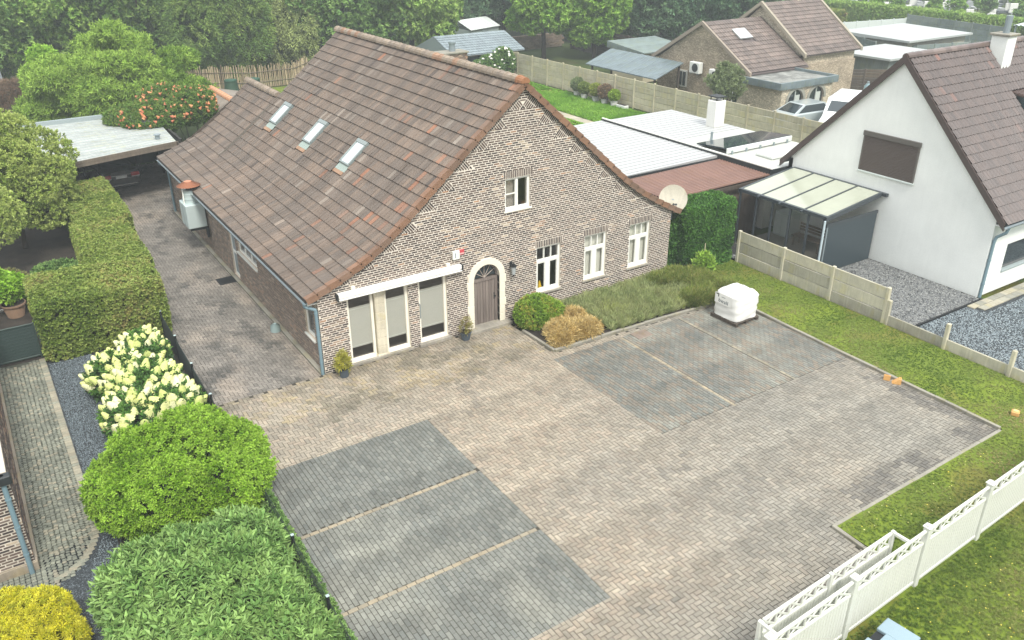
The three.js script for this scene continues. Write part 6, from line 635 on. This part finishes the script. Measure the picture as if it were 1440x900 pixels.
{ // hydrangea with its flower heads one by one
  const lb = [[-4.75, 0.45, -1.2, 0.95, 0.6, 1.3], [-5.3, 0.45, 0.1, 0.75, 0.55, 0.95], [-4.35, 0.5, 0.4, 0.75, 0.55, 0.8], [-5.25, 0.42, -2.4, 0.8, 0.55, 1.0], [-4.35, 0.5, -3.2, 0.6, 0.55, 1.2]], g = shrub('large hydrangea covered in cream white cone flowers by the driveway fence', 'hydrangea', 'shrub', lb, { count: 3800, cols: [lin('#2f4d22'), lin('#456a2c'), lin('#5d8238')], leaf: sprig(7, 0.12, 0.07, { seed: 18, spread: 1.3 }), seed: 61 });
  const mk = (seed) => { const r = rng(seed), p = []; for (let i = 0; i < 90; i++) { const t = (i + 0.5) / 90, a = i * 2.399, y = t, rad = 0.095 * Math.sqrt(1 - t) * (0.6 + 0.55 * Math.sqrt(1 - t)) + 0.012, c = V(rad * Math.cos(a), y * 0.2 - 0.02, rad * Math.sin(a)), n = V(Math.cos(a) * 0.9, 0.5, Math.sin(a) * 0.9).normalize(), u = V(-Math.sin(a), 0, Math.cos(a)), w = V().crossVectors(n, u), s = 0.026 + 0.008 * r(), ro = r() * 3; const q = [0, 1, 2, 3].map((k) => { const an = ro + k * 1.571; return c.clone().addScaledVector(u, s * Math.cos(an)).addScaledVector(w, s * Math.sin(an)).addScaledVector(n, 0.012 * r()); }); for (const k of [0, 1, 2, 0, 2, 3]) p.push(q[k].x, q[k].y, q[k].z); } const ge = new THREE.BufferGeometry(); ge.setAttribute('position', new THREE.BufferAttribute(new Float32Array(p), 3)); ge.computeVertexNormals(); return ge; };
  const gs = [mk(1), mk(2), mk(3)], ms = ['#d9dc9c', '#d2d78a', '#dfdfb0', '#c6d080'].map((c) => mat(c, 0.8)), pts = inLobes(700, lb, { depth: 0.02, seed: 71, low: 0.0 }), kept = []; for (const q of pts) { if (kept.every((k) => Math.hypot(k[0][0] - q[0][0], k[0][1] - q[0][1], k[0][2] - q[0][2]) > 0.135) && kept.length < 210) kept.push(q); }
  for (const [p, n] of kept) { const f = new THREE.Mesh(pick(gs), pick(ms)); put(f, 'flower_head', g); f.position.set(p[0] + n[0] * 0.03, p[1] + 0.03, p[2] + n[2] * 0.03); f.quaternion.setFromUnitVectors(V(0, 1, 0), V(n[0] * 0.9 + rr(-0.3, 0.3), 0.8, n[2] * 0.9 + rr(-0.3, 0.3)).normalize()); const s = rr(0.8, 1.25); f.scale.set(s, s * rr(0.85, 1.2), s); }
}
shrub('low plants growing through the wire fence beside the grey parking bays', 'climbing_plant', 'plant', [0, 1, 2, 3, 4, 5, 6, 7].map((k) => [-3.5 - k * 0.03, 0.3, 4.6 + k * 0.95, 0.14, 0.42, 0.55]), { count: 2600, cols: G.laurel, leaf: sprig(6, 0.06, 0.03, { seed: 20 }), seed: 81 });
{ const lb = lobesOf(-6.1, -17.0, 0.7, 5.4, 2.5, 20, 77); lb.push([-7.6, 2.4, -13.6, 1.5, 1.2, 1.4], [-4.6, 3.2, -18.3, 1.1, 1.0, 1.1], [-4.9, 2.2, -16.4, 1.0, 0.9, 1.0], [-6.9, 4.6, -17.5, 1.0, 0.8, 1.0]); const g = thing('holm_tree', 'bushy pale green small tree behind the clipped hedge', 'tree'); limbs(g, 'trunk', -6.3, -16.6, 3.6, 0.12, lb); leaves('crown', g, sprig(8, 0.11, 0.06, { seed: 22 }), inLobes(10500, lb, { depth: 0.6, seed: 78 }), [lin('#5f7a30'), lin('#8a9f4a'), lin('#b0bd6c'), lin('#738a3e')], { seed: 79, patch: 0.9, wild: 0.7 }); }
for (const [x, z, r, h, l, c] of [[-6.2, -10.4, 0.8, 0.7, 'low dark fern like shrub behind the tall end of the hedge', G.dark], [-7.3, -11.6, 0.7, 0.8, 'dull reddish green shrub in the shaded garden behind the hedge', [lin('#5a5f3c'), lin('#77714c'), lin('#6c7a46')]], [-5.6, -12.0, 0.9, 0.6, 'spreading dark shrub at the foot of the small tree behind the hedge', G.dark]]) shrub(l, 'garden_shrub', 'shrub', [[x, h * 0.5, z, r, h * 0.55, r], [x + 0.4, h * 0.45, z + 0.3, r * 0.6, h * 0.5, r * 0.6]], { count: 1100, cols: c, seed: Math.round(90 + x * 3 + z), leaf: sprig(7, 0.1, 0.045, { seed: 24 }) });
{ const p = thing('plant_pot', 'round terracotta pot with a lime green shrub by the garden gate', 'plant pot', [-7.28, 0, -9.6]); const b = new B(); b.cyl([0, 0, 0], [0, 0.42, 0], 0.26, 0.36, 20).cyl([0, 0.42, 0], [0, 0.48, 0], 0.39, 0.39, 20); b.mesh('pot', mat('#9b7f68', 0.8, { map: T.grain }), p); new B().cyl([0, 0.481, 0], [0, 0.484, 0], 0.35, 0.35, 20).mesh('soil', M.soil, p); new B().cyl([0, 0.45, 0], [0, 0.9, 0], 0.02, 0.012, 6).mesh('stem', M.bark, p); leaves('foliage', p, sprig(8, 0.1, 0.05, { seed: 26 }), inLobes(700, [[-0.1, 1.05, 0, 0.45, 0.45, 0.45], [-0.3, 1.35, -0.1, 0.3, 0.35, 0.3], [0.2, 1.25, 0.05, 0.25, 0.25, 0.25]], { seed: 7 }), [lin('#6f9a2a'), lin('#8fb83c'), lin('#a5c954')], {}); }
// planted bed and pots at the house
shrub('rounded green shrub beside the front step at the end of the planted bed', 'rounded_shrub', 'shrub', [[7.1, 0.45, 0.72, 0.72, 0.55, 0.6], [7.55, 0.4, 0.95, 0.45, 0.42, 0.45]], { count: 2600, cols: [lin('#4c6a22'), lin('#6a8a2c'), lin('#86a23e'), lin('#a7924a')], leaf: sprig(8, 0.07, 0.032, { seed: 28 }), seed: 101, wild: 0.5, patch: 0.35 });
shrub('straw coloured dried grass clump in the planted bed', 'dry_grass', 'plant', [[7.35, 0.16, 1.95, 0.5, 0.28, 0.5], [8.0, 0.15, 2.15, 0.5, 0.25, 0.4], [8.05, 0.2, 1.5, 0.4, 0.3, 0.4], [7.0, 0.12, 2.3, 0.3, 0.2, 0.25]], { count: 1700, cols: [lin('#b39a5c'), lin('#cdb678'), lin('#d9c690'), lin('#9c7f4a')], leaf: sprig(10, 0.16, 0.012, { seed: 30, spread: 1.0 }), seed: 111, m: dullLeaf, wild: 0.9, low: -0.3 });
{ const g = thing('lavender', 'grey green lavender filling the bed below the house windows', 'plant'), q = rng(5), pts = []; for (let i = 0; i < 5600; i++) { const x = 8.35 + q() * 5.3, z = 0.12 + q() * 2.5; if (z > 2.55 + (x - 8) * 0.03 || (x < 8.8 && z > 1.0)) continue; pts.push([[x, 0.03 + 0.22 * fbm(x * 1.2, z * 1.2 + 4, 3) * q() * Math.min(1, (2.75 - z) * 2), z], [0, 1, (z - 1.3) * 0.15]]); } new B().cyl([9, 0, 1], [9.1, 0.3, 1.1], 0.015).cyl([11, 0, 1.2], [11.1, 0.3, 1.1], 0.015).mesh('stems', M.bark, g); leaves('foliage', g, sprig(11, 0.2, 0.014, { seed: 32, spread: 0.75 }), pts, [lin('#77855a'), lin('#98a46c'), lin('#a3a878'), lin('#a0ab5c')], { m: dullLeaf, up: 0.6, wild: 0.45, patch: 0.8, seed: 121, s0: 0.4, s1: 1.1 }); }
{ const lb = [], q = rng(6); for (let k = 0; k < 12; k++) lb.push([12.6 + q() * 1.5, 0.12, 0.6 + q() * 2.0, 0.4, 0.22, 0.4]); shrub('long uncut grass at the end of the planted bed by the laurel hedge', 'long_grass', 'grass', lb, { count: 4200, cols: [lin('#6a7c3a'), lin('#83944a'), lin('#9c9a5c'), lin('#758a40')], leaf: sprig(9, 0.17, 0.012, { seed: 34, spread: 0.8 }), seed: 131, m: dullLeaf, wild: 0.5, up: 0.9, low: -0.2 }); }
box('tall dark glossy laurel hedge beside the corner of the brick house', [[14.3, 16.55, 2.45, -0.95, 0.3], [13.75, 14.4, 1.9, -1.3, -0.3]], { density: 330, cols: [lin('#2c4d24'), lin('#41672e'), lin('#5d8a3a'), lin('#36582a')], leaf: sprig(7, 0.13, 0.055, { seed: 36, spread: 1.2 }), seed: 141, name: 'laurel_hedge' });
shrub('young lime green sapling tied to a cane before the laurel hedge', 'sapling', 'plant', [[14.6, 0.5, 0.85, 0.32, 0.4, 0.3], [14.45, 0.25, 0.9, 0.2, 0.2, 0.2]], { count: 260, cols: [lin('#7c9c3c'), lin('#9aba50')], leaf: sprig(6, 0.12, 0.05, { seed: 38 }), seed: 151 }).add(new THREE.Group());
tag(new B().cyl([14.62, 0, 0.82], [14.62, 1.3, 0.82], 0.018, 0.014, 6).mesh('garden_cane', mat('#c9c2a0', 0.8)), 'pale garden cane beside the lime green sapling', 'cane');
for (const [x, z, l, k] of [[0.42, 0.42, 'dark plastic pot with a yellowish plant at the corner of the brick house', 1], [4.62, 0.36, 'dark plastic pot with a thin brownish plant left of the front door', 0]]) { const p = thing('plant_pot', l, 'plant pot', [x, 0.003, z]); new B().cyl([0, 0, 0], [0, 0.24, 0], 0.13, 0.18, 16).cyl([0, 0.24, 0], [0, 0.27, 0], 0.195, 0.195, 16).mesh('pot', mat('#3f4850', 0.6), p); new B().cyl([0, 0.271, 0], [0, 0.273, 0], 0.17, 0.17, 16).mesh('soil', M.soil, p); leaves('foliage', p, sprig(8, 0.1, 0.025, { seed: 40 }), inLobes(k ? 120 : 40, [[0, 0.42, 0, 0.16, 0.2, 0.16], [0, 0.62, 0, 0.1, 0.15, 0.1]], { seed: 8 + k }), k ? [lin('#8c8c34'), lin('#b0ab4c')] : [lin('#8a7a55'), lin('#8f8f50')], {}); new B().cyl([0, 0.27, 0], [0.02, 0.66, 0], 0.01, 0.006, 5).mesh('stem', M.bark, p); }
// back garden
[[30.6, -27.2, 'plant', [lin('#6f8040'), lin('#8a9a54')], 0.6], [30.7, -26.0, 'plant', [lin('#7f8c3a'), lin('#9aa550')], 0.7], [30.7, -25.0, 'plant', [lin('#7a6a55'), lin('#8f7a60')], 0.8], [30.8, -24.1, 'plant', [lin('#75902f'), lin('#93ad44')], 0.55], [30.8, -28.3, 'plant', [lin('#6a7a52'), lin('#87956a')], 0.75]].forEach(([x, z, , c, s], i) => { const nm = ['greyish green', 'yellow green', 'brownish', 'fresh green', 'tall olive green'][i], p = thing('plant_pot', `pale pot with a ${nm} bush in the row along the back fence`, 'plant pot', [x, 0, z], 0, 'potted bushes along the back fence'); new B().cyl([0, 0, 0], [0, 0.36, 0], 0.2, 0.27, 14).cyl([0, 0.36, 0], [0, 0.4, 0], 0.29, 0.29, 14).mesh('pot', mat('#b9bab4', 0.7), p); new B().cyl([0, 0.38, 0], [0, 0.5 + s * 0.4, 0], 0.02, 0.015, 5).mesh('stem', M.bark, p); leaves('foliage', p, sprig(7, 0.1, 0.05, { seed: 42 + i }), inLobes(420, [[0, 0.5 + s * 0.5, 0, 0.42 * s + 0.12, 0.4 * s + 0.1, 0.42 * s + 0.12]], { seed: 60 + i }), c, { m: dullLeaf }); });
{ const p = thing('plant_pot', 'empty white trough standing at the end of the row of potted bushes', 'plant pot', [30.8, 0, -23.2]); new B().cbox(-0.2, 0.2, 0, 0.28, -0.45, 0.45, 0.03).mesh('trough', mat('#d3d5d0', 0.6), p); new B().box(-0.17, 0.17, 0.281, 0.284, -0.42, 0.42).mesh('soil', M.soil, p); }
shrub('dark climbing rose with white flowers beside the pale garage', 'rose_bush', 'shrub', [[28.9, 0.9, -37.2, 1.2, 1.0, 0.7], [30.3, 1.1, -37.6, 1.0, 1.2, 0.8], [27.8, 0.8, -37.0, 0.8, 0.8, 0.6]], { count: 2600, cols: G.dark, leaf: sprig(7, 0.14, 0.07, { seed: 44 }), seed: 161, m: dullLeaf });
{ const rose = scene.children[scene.children.length - 1], ge = new THREE.IcosahedronGeometry(0.11, 1), rm = mat('#e9e6dd', 0.8); for (const [p, n] of inLobes(60, [[28.9, 0.9, -37.2, 1.25, 1.05, 0.75], [30.3, 1.1, -37.6, 1.05, 1.25, 0.85]], { depth: 0, seed: 5, low: -0.2 })) { if (n[2] < 0) continue; const f = put(new THREE.Mesh(ge, rm), 'rose_bloom', rose); f.position.set(...p); f.scale.set(1, 0.75, 1); } }
{ const lb = lobesOf(33.2, -16.2, 1.7, 3.6, 1.15, 8, 91); const g = thing('olive_tree', 'small clipped olive green tree behind the back fence before the brick cottage', 'tree'); limbs(g, 'trunk', 33.2, -16.2, 3.2, 0.07, lb); leaves('crown', g, sprig(8, 0.14, 0.045, { seed: 46 }), inLobes(1700, lb, { depth: 0.5, seed: 92 }), G.olive, { m: dullLeaf }); }
// trees
const wing = sprig(13, 0.2, 0.06, { seed: 48, spread: 1.35, stem: 1.3 }), bigLeaf = sprig(8, 0.26, 0.13, { seed: 50 }), weep = sprig(10, 0.3, 0.06, { seed: 52, spread: 0.8, stem: 1.2 });
{ const q0 = rng(173), lb = [[0.4, 3.6, -31.8, 2.2, 1.2, 1.6]]; for (let i = 0; i < 95; i++) { const a = q0() * 6.283, d = Math.sqrt(q0()), t = q0(), x = 0.6 + Math.cos(a) * d * 4.7, z = -31.6 + Math.sin(a) * d * 2.9, y = 2.0 + (1 - 0.75 * d * d) * (4.2 + 0.9 * Math.sin(x * 1.7)) * (0.25 + 0.75 * t) - (x < -1.5 ? 0.4 : 0), k = 0.5 + 0.65 * q0(); lb.push([x, y, z, k, k * 0.36, k * 0.9]); } const g = thing('robinia_tree', 'spreading bright green feathery tree behind the carport', 'tree'); limbs(g, 'trunk', 0.8, -32.2, 5, 0.2, lb); leaves('crown', g, wing, inLobes(13000, lb, { depth: 0.6, seed: 171 }), [lin('#587a30'), lin('#79983f'), lin('#9fbb58'), lin('#688838')], { seed: 172, up: 0.1, wild: 0.5, patch: 1.6, m: dullLeaf, s0: 0.8, s1: 1.35 }); }
{ const g = shrub('trumpet vine with orange flowers sprawling over the carport roof', 'trumpet_vine', 'vine', [[1.0, 2.9, -24.6, 1.6, 0.75, 1.2], [2.8, 3.1, -25.4, 1.4, 0.9, 1.1], [0.0, 2.8, -25.6, 1.2, 0.6, 0.9], [3.6, 3.0, -26.0, 0.9, 0.9, 0.9], [1.8, 3.5, -25.8, 1.2, 0.7, 0.9]], { count: 5200, cols: [lin('#4d6b30'), lin('#6a8a40'), lin('#7d8a4a')], leaf: sprig(8, 0.13, 0.06, { seed: 54 }), seed: 181, m: dullLeaf, low: -1 }); const ge = new THREE.ConeGeometry(0.06, 0.13, 7); const fm = ['#b9754c', '#c48a5c', '#b06a4a'].map((c) => mat(c, 0.7)); for (const [p, n] of inLobes(230, [[1.0, 2.9, -24.6, 1.7, 0.85, 1.3], [2.8, 3.1, -25.4, 1.5, 1.0, 1.2], [1.8, 3.5, -25.8, 1.3, 0.8, 1.0], [3.6, 3.0, -26.0, 1.0, 1.0, 1.0]], { depth: 0, seed: 9, low: -0.2 })) { if (n[2] < -0.3) continue; const f = put(new THREE.Mesh(ge, pick(fm)), 'orange_flower', g); f.position.set(...p); f.rotation.set(rr(-1, 1), 0, rr(-1, 1)); const s = rr(0.9, 1.7); f.scale.set(s, s, s); } }
shrub('reddish brown bare looking shrub in the neighbouring garden', 'brown_shrub', 'shrub', [[-4.2, 1.0, -43.0, 2.2, 1.4, 1.8], [-2.4, 0.8, -41.6, 1.4, 1.0, 1.3]], { count: 2600, cols: [lin('#75604f'), lin('#8a7460'), lin('#6c6350')], leaf: sprig(10, 0.22, 0.02, { seed: 56 }), seed: 191, m: dullLeaf, wild: 0.9 });
tree('lime green tree behind the reddish brown shrub', -2.2, -37.5, { y0: 0.6, h: 5.2, r: 1.5, n: 10, count: 2600, cols: [lin('#66902f'), lin('#86ad3e'), lin('#a3c455')], leaf: sprig(8, 0.17, 0.08, { seed: 58 }), seed: 201, tr: 0.1 });
const T1 = [['tall dark green tree at the far end of the neighbouring garden', -8, -54, 13, 6.5, G.dark], ['tall green tree behind the lime green tree', -0.5, -56, 13, 6, G.mid], ['large leafy tree left of the weeping trees', 6.5, -54, 12, 6, [lin('#43602c'), lin('#5c7c3a'), lin('#7d8f4c')]], ['dense dark tree behind the ridge of the tiled roof', 22.5, -51, 13, 6.2, G.dark], ['leafy green tree beside the pale garage', 28.5, -50, 11, 4.6, G.mid], ['dark tree closing the gap behind the weeping trees', 15, -60, 13, 6, G.dark]];
T1.forEach(([l, x, z, h, r, c], i) => tree(l, x, z, { y0: 0.8, h, r, n: 26, count: 7600, cols: c, leaf: bigLeaf, seed: 210 + i * 7, tr: 0.28, s0: 0.9, s1: 1.5 }));
[[11.2, -50.5, 9.5, 4.6, 'broad weeping tree with drooping branches behind the stick fence', [lin('#4d6a34'), lin('#67823f'), lin('#88994f')]], [17.2, -49.5, 7.6, 2.1, 'small pale weeping tree at the end of the stick fence', [lin('#84915a'), lin('#9ba868'), lin('#737f4a')]]].forEach(([x, z, h, r, l, c], i) => { const lb = lobesOf(x, z, 0.9, h, r, 22, 260 + i * 5, 1.5), g = thing('weeping_tree', l, 'tree'); limbs(g, 'trunk', x, z, h, 0.2, lb); leaves('crown', g, weep, inLobes(i ? 2600 : 7600, lb, { depth: 0.5, seed: 262 + i }), c, { up: -1.1, wild: 0.35, m: dullLeaf, patch: 1.5, seed: 263 + i, s0: 0.9, s1: 1.5 }); });
tree('bright green round crowned tree behind the back fence', 38.6, -43.6, { y0: 1.9, h: 9.2, r: 3.2, n: 18, count: 6000, cols: G.bright, leaf: bigLeaf, seed: 281, tr: 0.22 });
tree('bright green tree standing next to the round crowned one', 42.6, -41.4, { y0: 0.8, h: 8.2, r: 2.7, n: 16, count: 4800, cols: G.bright, leaf: bigLeaf, seed: 287, tr: 0.18 });
[[36, -66, 12, 6], [43.5, -58, 12, 6], [49.5, -52, 12, 5.8], [50, -42, 11, 5.2], [55, -40, 12, 5.4], [59.5, -38, 12, 5.2], [63, -43, 12, 5], [56, -47, 12, 5.5]].forEach(([x, z, h, r], i) => tree('tall dark tree in the wood behind the brick cottage', x, z, { y0: 0.6, h, r, n: 24, count: 5400, cols: [lin('#3c5c42'), lin('#557757'), lin('#76946a'), lin('#47684a')], leaf: sprig(8, 0.32, 0.16, { seed: 60 }), seed: 300 + i * 11, tr: 0.25, group: 'trees of the dark wood' }));
[[-16, -57, 13, 7], [-22, -45, 12, 6], [10, -70, 13, 7], [24, -66, 13, 6.5]].forEach(([x, z, h, r], i) => tree('tall tree filling the back of the far gardens', x, z, { y0: 0.6, h, r, n: 24, count: 4200, cols: G.dark, leaf: sprig(8, 0.34, 0.17, { seed: 62 }), seed: 410 + i * 9, tr: 0.25, group: 'trees behind the far gardens' }));
// cemetery greenery
box('trimmed green hedge in front of the far cemetery', [[79.6, 80.8, 2.35, -46, -22]], { density: 60, cols: G.mid, leaf: sprig(8, 0.3, 0.15, { seed: 64 }), seed: 501, m: dullLeaf, name: 'cemetery_hedge' });
box('dark clipped hedge at the near corner of the cemetery', [[70, 78, 1.6, -44, -41.5]], { density: 60, cols: G.hedge, leaf: sprig(8, 0.3, 0.15, { seed: 66 }), seed: 511, m: dullLeaf, name: 'cemetery_hedge' });
{ const q = rng(12); for (let i = 0; i < 26; i++) { const t = q(), x = 84 + q() * 40, z = -62 + (x - 84) * 0.35 + q() * 34; tree('small round tree among the cemetery graves', x, z, { y0: 0.5, h: 2.2 + q() * 1.6, r: 0.8 + 0.4 * t, n: 5, count: 220, cols: q() < 0.5 ? G.bright : G.dark, leaf: sprig(8, 0.3, 0.16, { seed: 68 }), seed: 520 + i, tr: 0.06, group: 'small trees in the far cemetery' }); } for (const [x, z] of [[118, -54], [124, -44], [104, -64], [130, -36]]) tree('broad dark tree at the back of the cemetery', x, z, { y0: 0.8, h: 8, r: 5, n: 16, count: 1800, cols: G.dark, leaf: sprig(8, 0.5, 0.26, { seed: 70 }), seed: Math.round(x), tr: 0.25, group: 'dark trees at the back of the cemetery' }); }
// grass blades on the lawns
function grass(label, ring, n, y, len, cols, seed, dense) { const q = rng(seed), xs = ring.map((p) => p[0]), zs = ring.map((p) => p[1]), x0 = Math.min(...xs), x1 = Math.max(...xs), z0 = Math.min(...zs), z1 = Math.max(...zs), pts = []; for (let i = 0; i < n; i++) { const x = x0 + (x1 - x0) * q(), z = z0 + (z1 - z0) * q(); if (!inPoly(x, z, ring)) continue; pts.push([[x, y, z], [0, 1, 0]]); } const im = leaves('grass', scene, sprig(9, len, dense || 0.012, { seed: seed + 1, spread: 0.9, stem: 0.05, fold: 0.1 }), pts, cols, { up: 0.6, wild: 0.35, m: dullLeaf, patch: -1.5, seed: seed + 2, s0: 0.5, s1: 1.3 }); im.name = numbered('grass_blades'); return tag(im, label, 'grass', null, 'stuff'); }
const gc = [lin('#627a34'), lin('#798a44'), lin('#92955a'), lin('#ab9f70')];
grass('short grass of the lawn strip beside the concrete panel fence', [[14.04, 0.5], [16.68, 0.5], [16.68, 12.0], [22, 12.0], [22, 14.7], [6.98, 14.72], [6.98, 12.84], [13.9, 12.76]], 85000, 0.012, 0.045, gc, 601, 0.011);
grass('rough grass of the verge outside the white plastic fence', [[2.4, 15.08], [14, 14.6], [14, 17.5], [2.4, 17.5]], 15000, 0.008, 0.06, gc, 611, 0.012);
grass('short grass of the mown back garden lawn', [[14, -13], [25.9, -13], [25.9, -30], [31, -30], [31, -38], [14, -38]].concat([]), 26000, 0, 0.13, [lin('#5d8a2a'), lin('#73a036'), lin('#86ae46')], 621, 0.03);
grass('short grass between the garden path and the back fence', [[26.8, -13], [31, -13], [31, -30], [26.8, -30]], 12000, 0, 0.13, [lin('#5d8a2a'), lin('#73a036'), lin('#86ae46')], 631, 0.03);
function flowers(label, ring, n, seed, cols) { const q = rng(seed), xs = ring.map((p) => p[0]), zs = ring.map((p) => p[1]), x0 = Math.min(...xs), x1 = Math.max(...xs), z0 = Math.min(...zs), z1 = Math.max(...zs), pts = []; for (let i = 0; i < n; i++) { const x = x0 + (x1 - x0) * q(), z = z0 + (z1 - z0) * q(); if (inPoly(x, z, ring) && fbm(x * 0.8, z * 0.8, 3) > 0.42) pts.push([[x, 0.07, z], [0, 1, 0]]); } const ge = new THREE.ConeGeometry(0.014, 0.01, 7); const im = leaves('wild_flowers', scene, ge, pts, cols, { wild: 0.3, seed, m: dullLeaf }); im.name = numbered('wild_flowers'); return tag(im, label, 'flowers', null, 'stuff'); }
flowers('tiny yellow flowers in the rough verge outside the white fence', [[2.6, 15.4], [14, 14.8], [14, 17.5], [2.6, 17.5]], 230, 801, [lin('#c9b93c'), lin('#d8cd6c')]);
flowers('tiny yellow flowers in the grass behind the white fence', [[7.1, 12.9], [16, 12.8], [16, 14.6], [7.1, 14.6]], 130, 802, [lin('#c9b93c'), lin('#d8d8a0')]);
renderer.render(scene, camera);
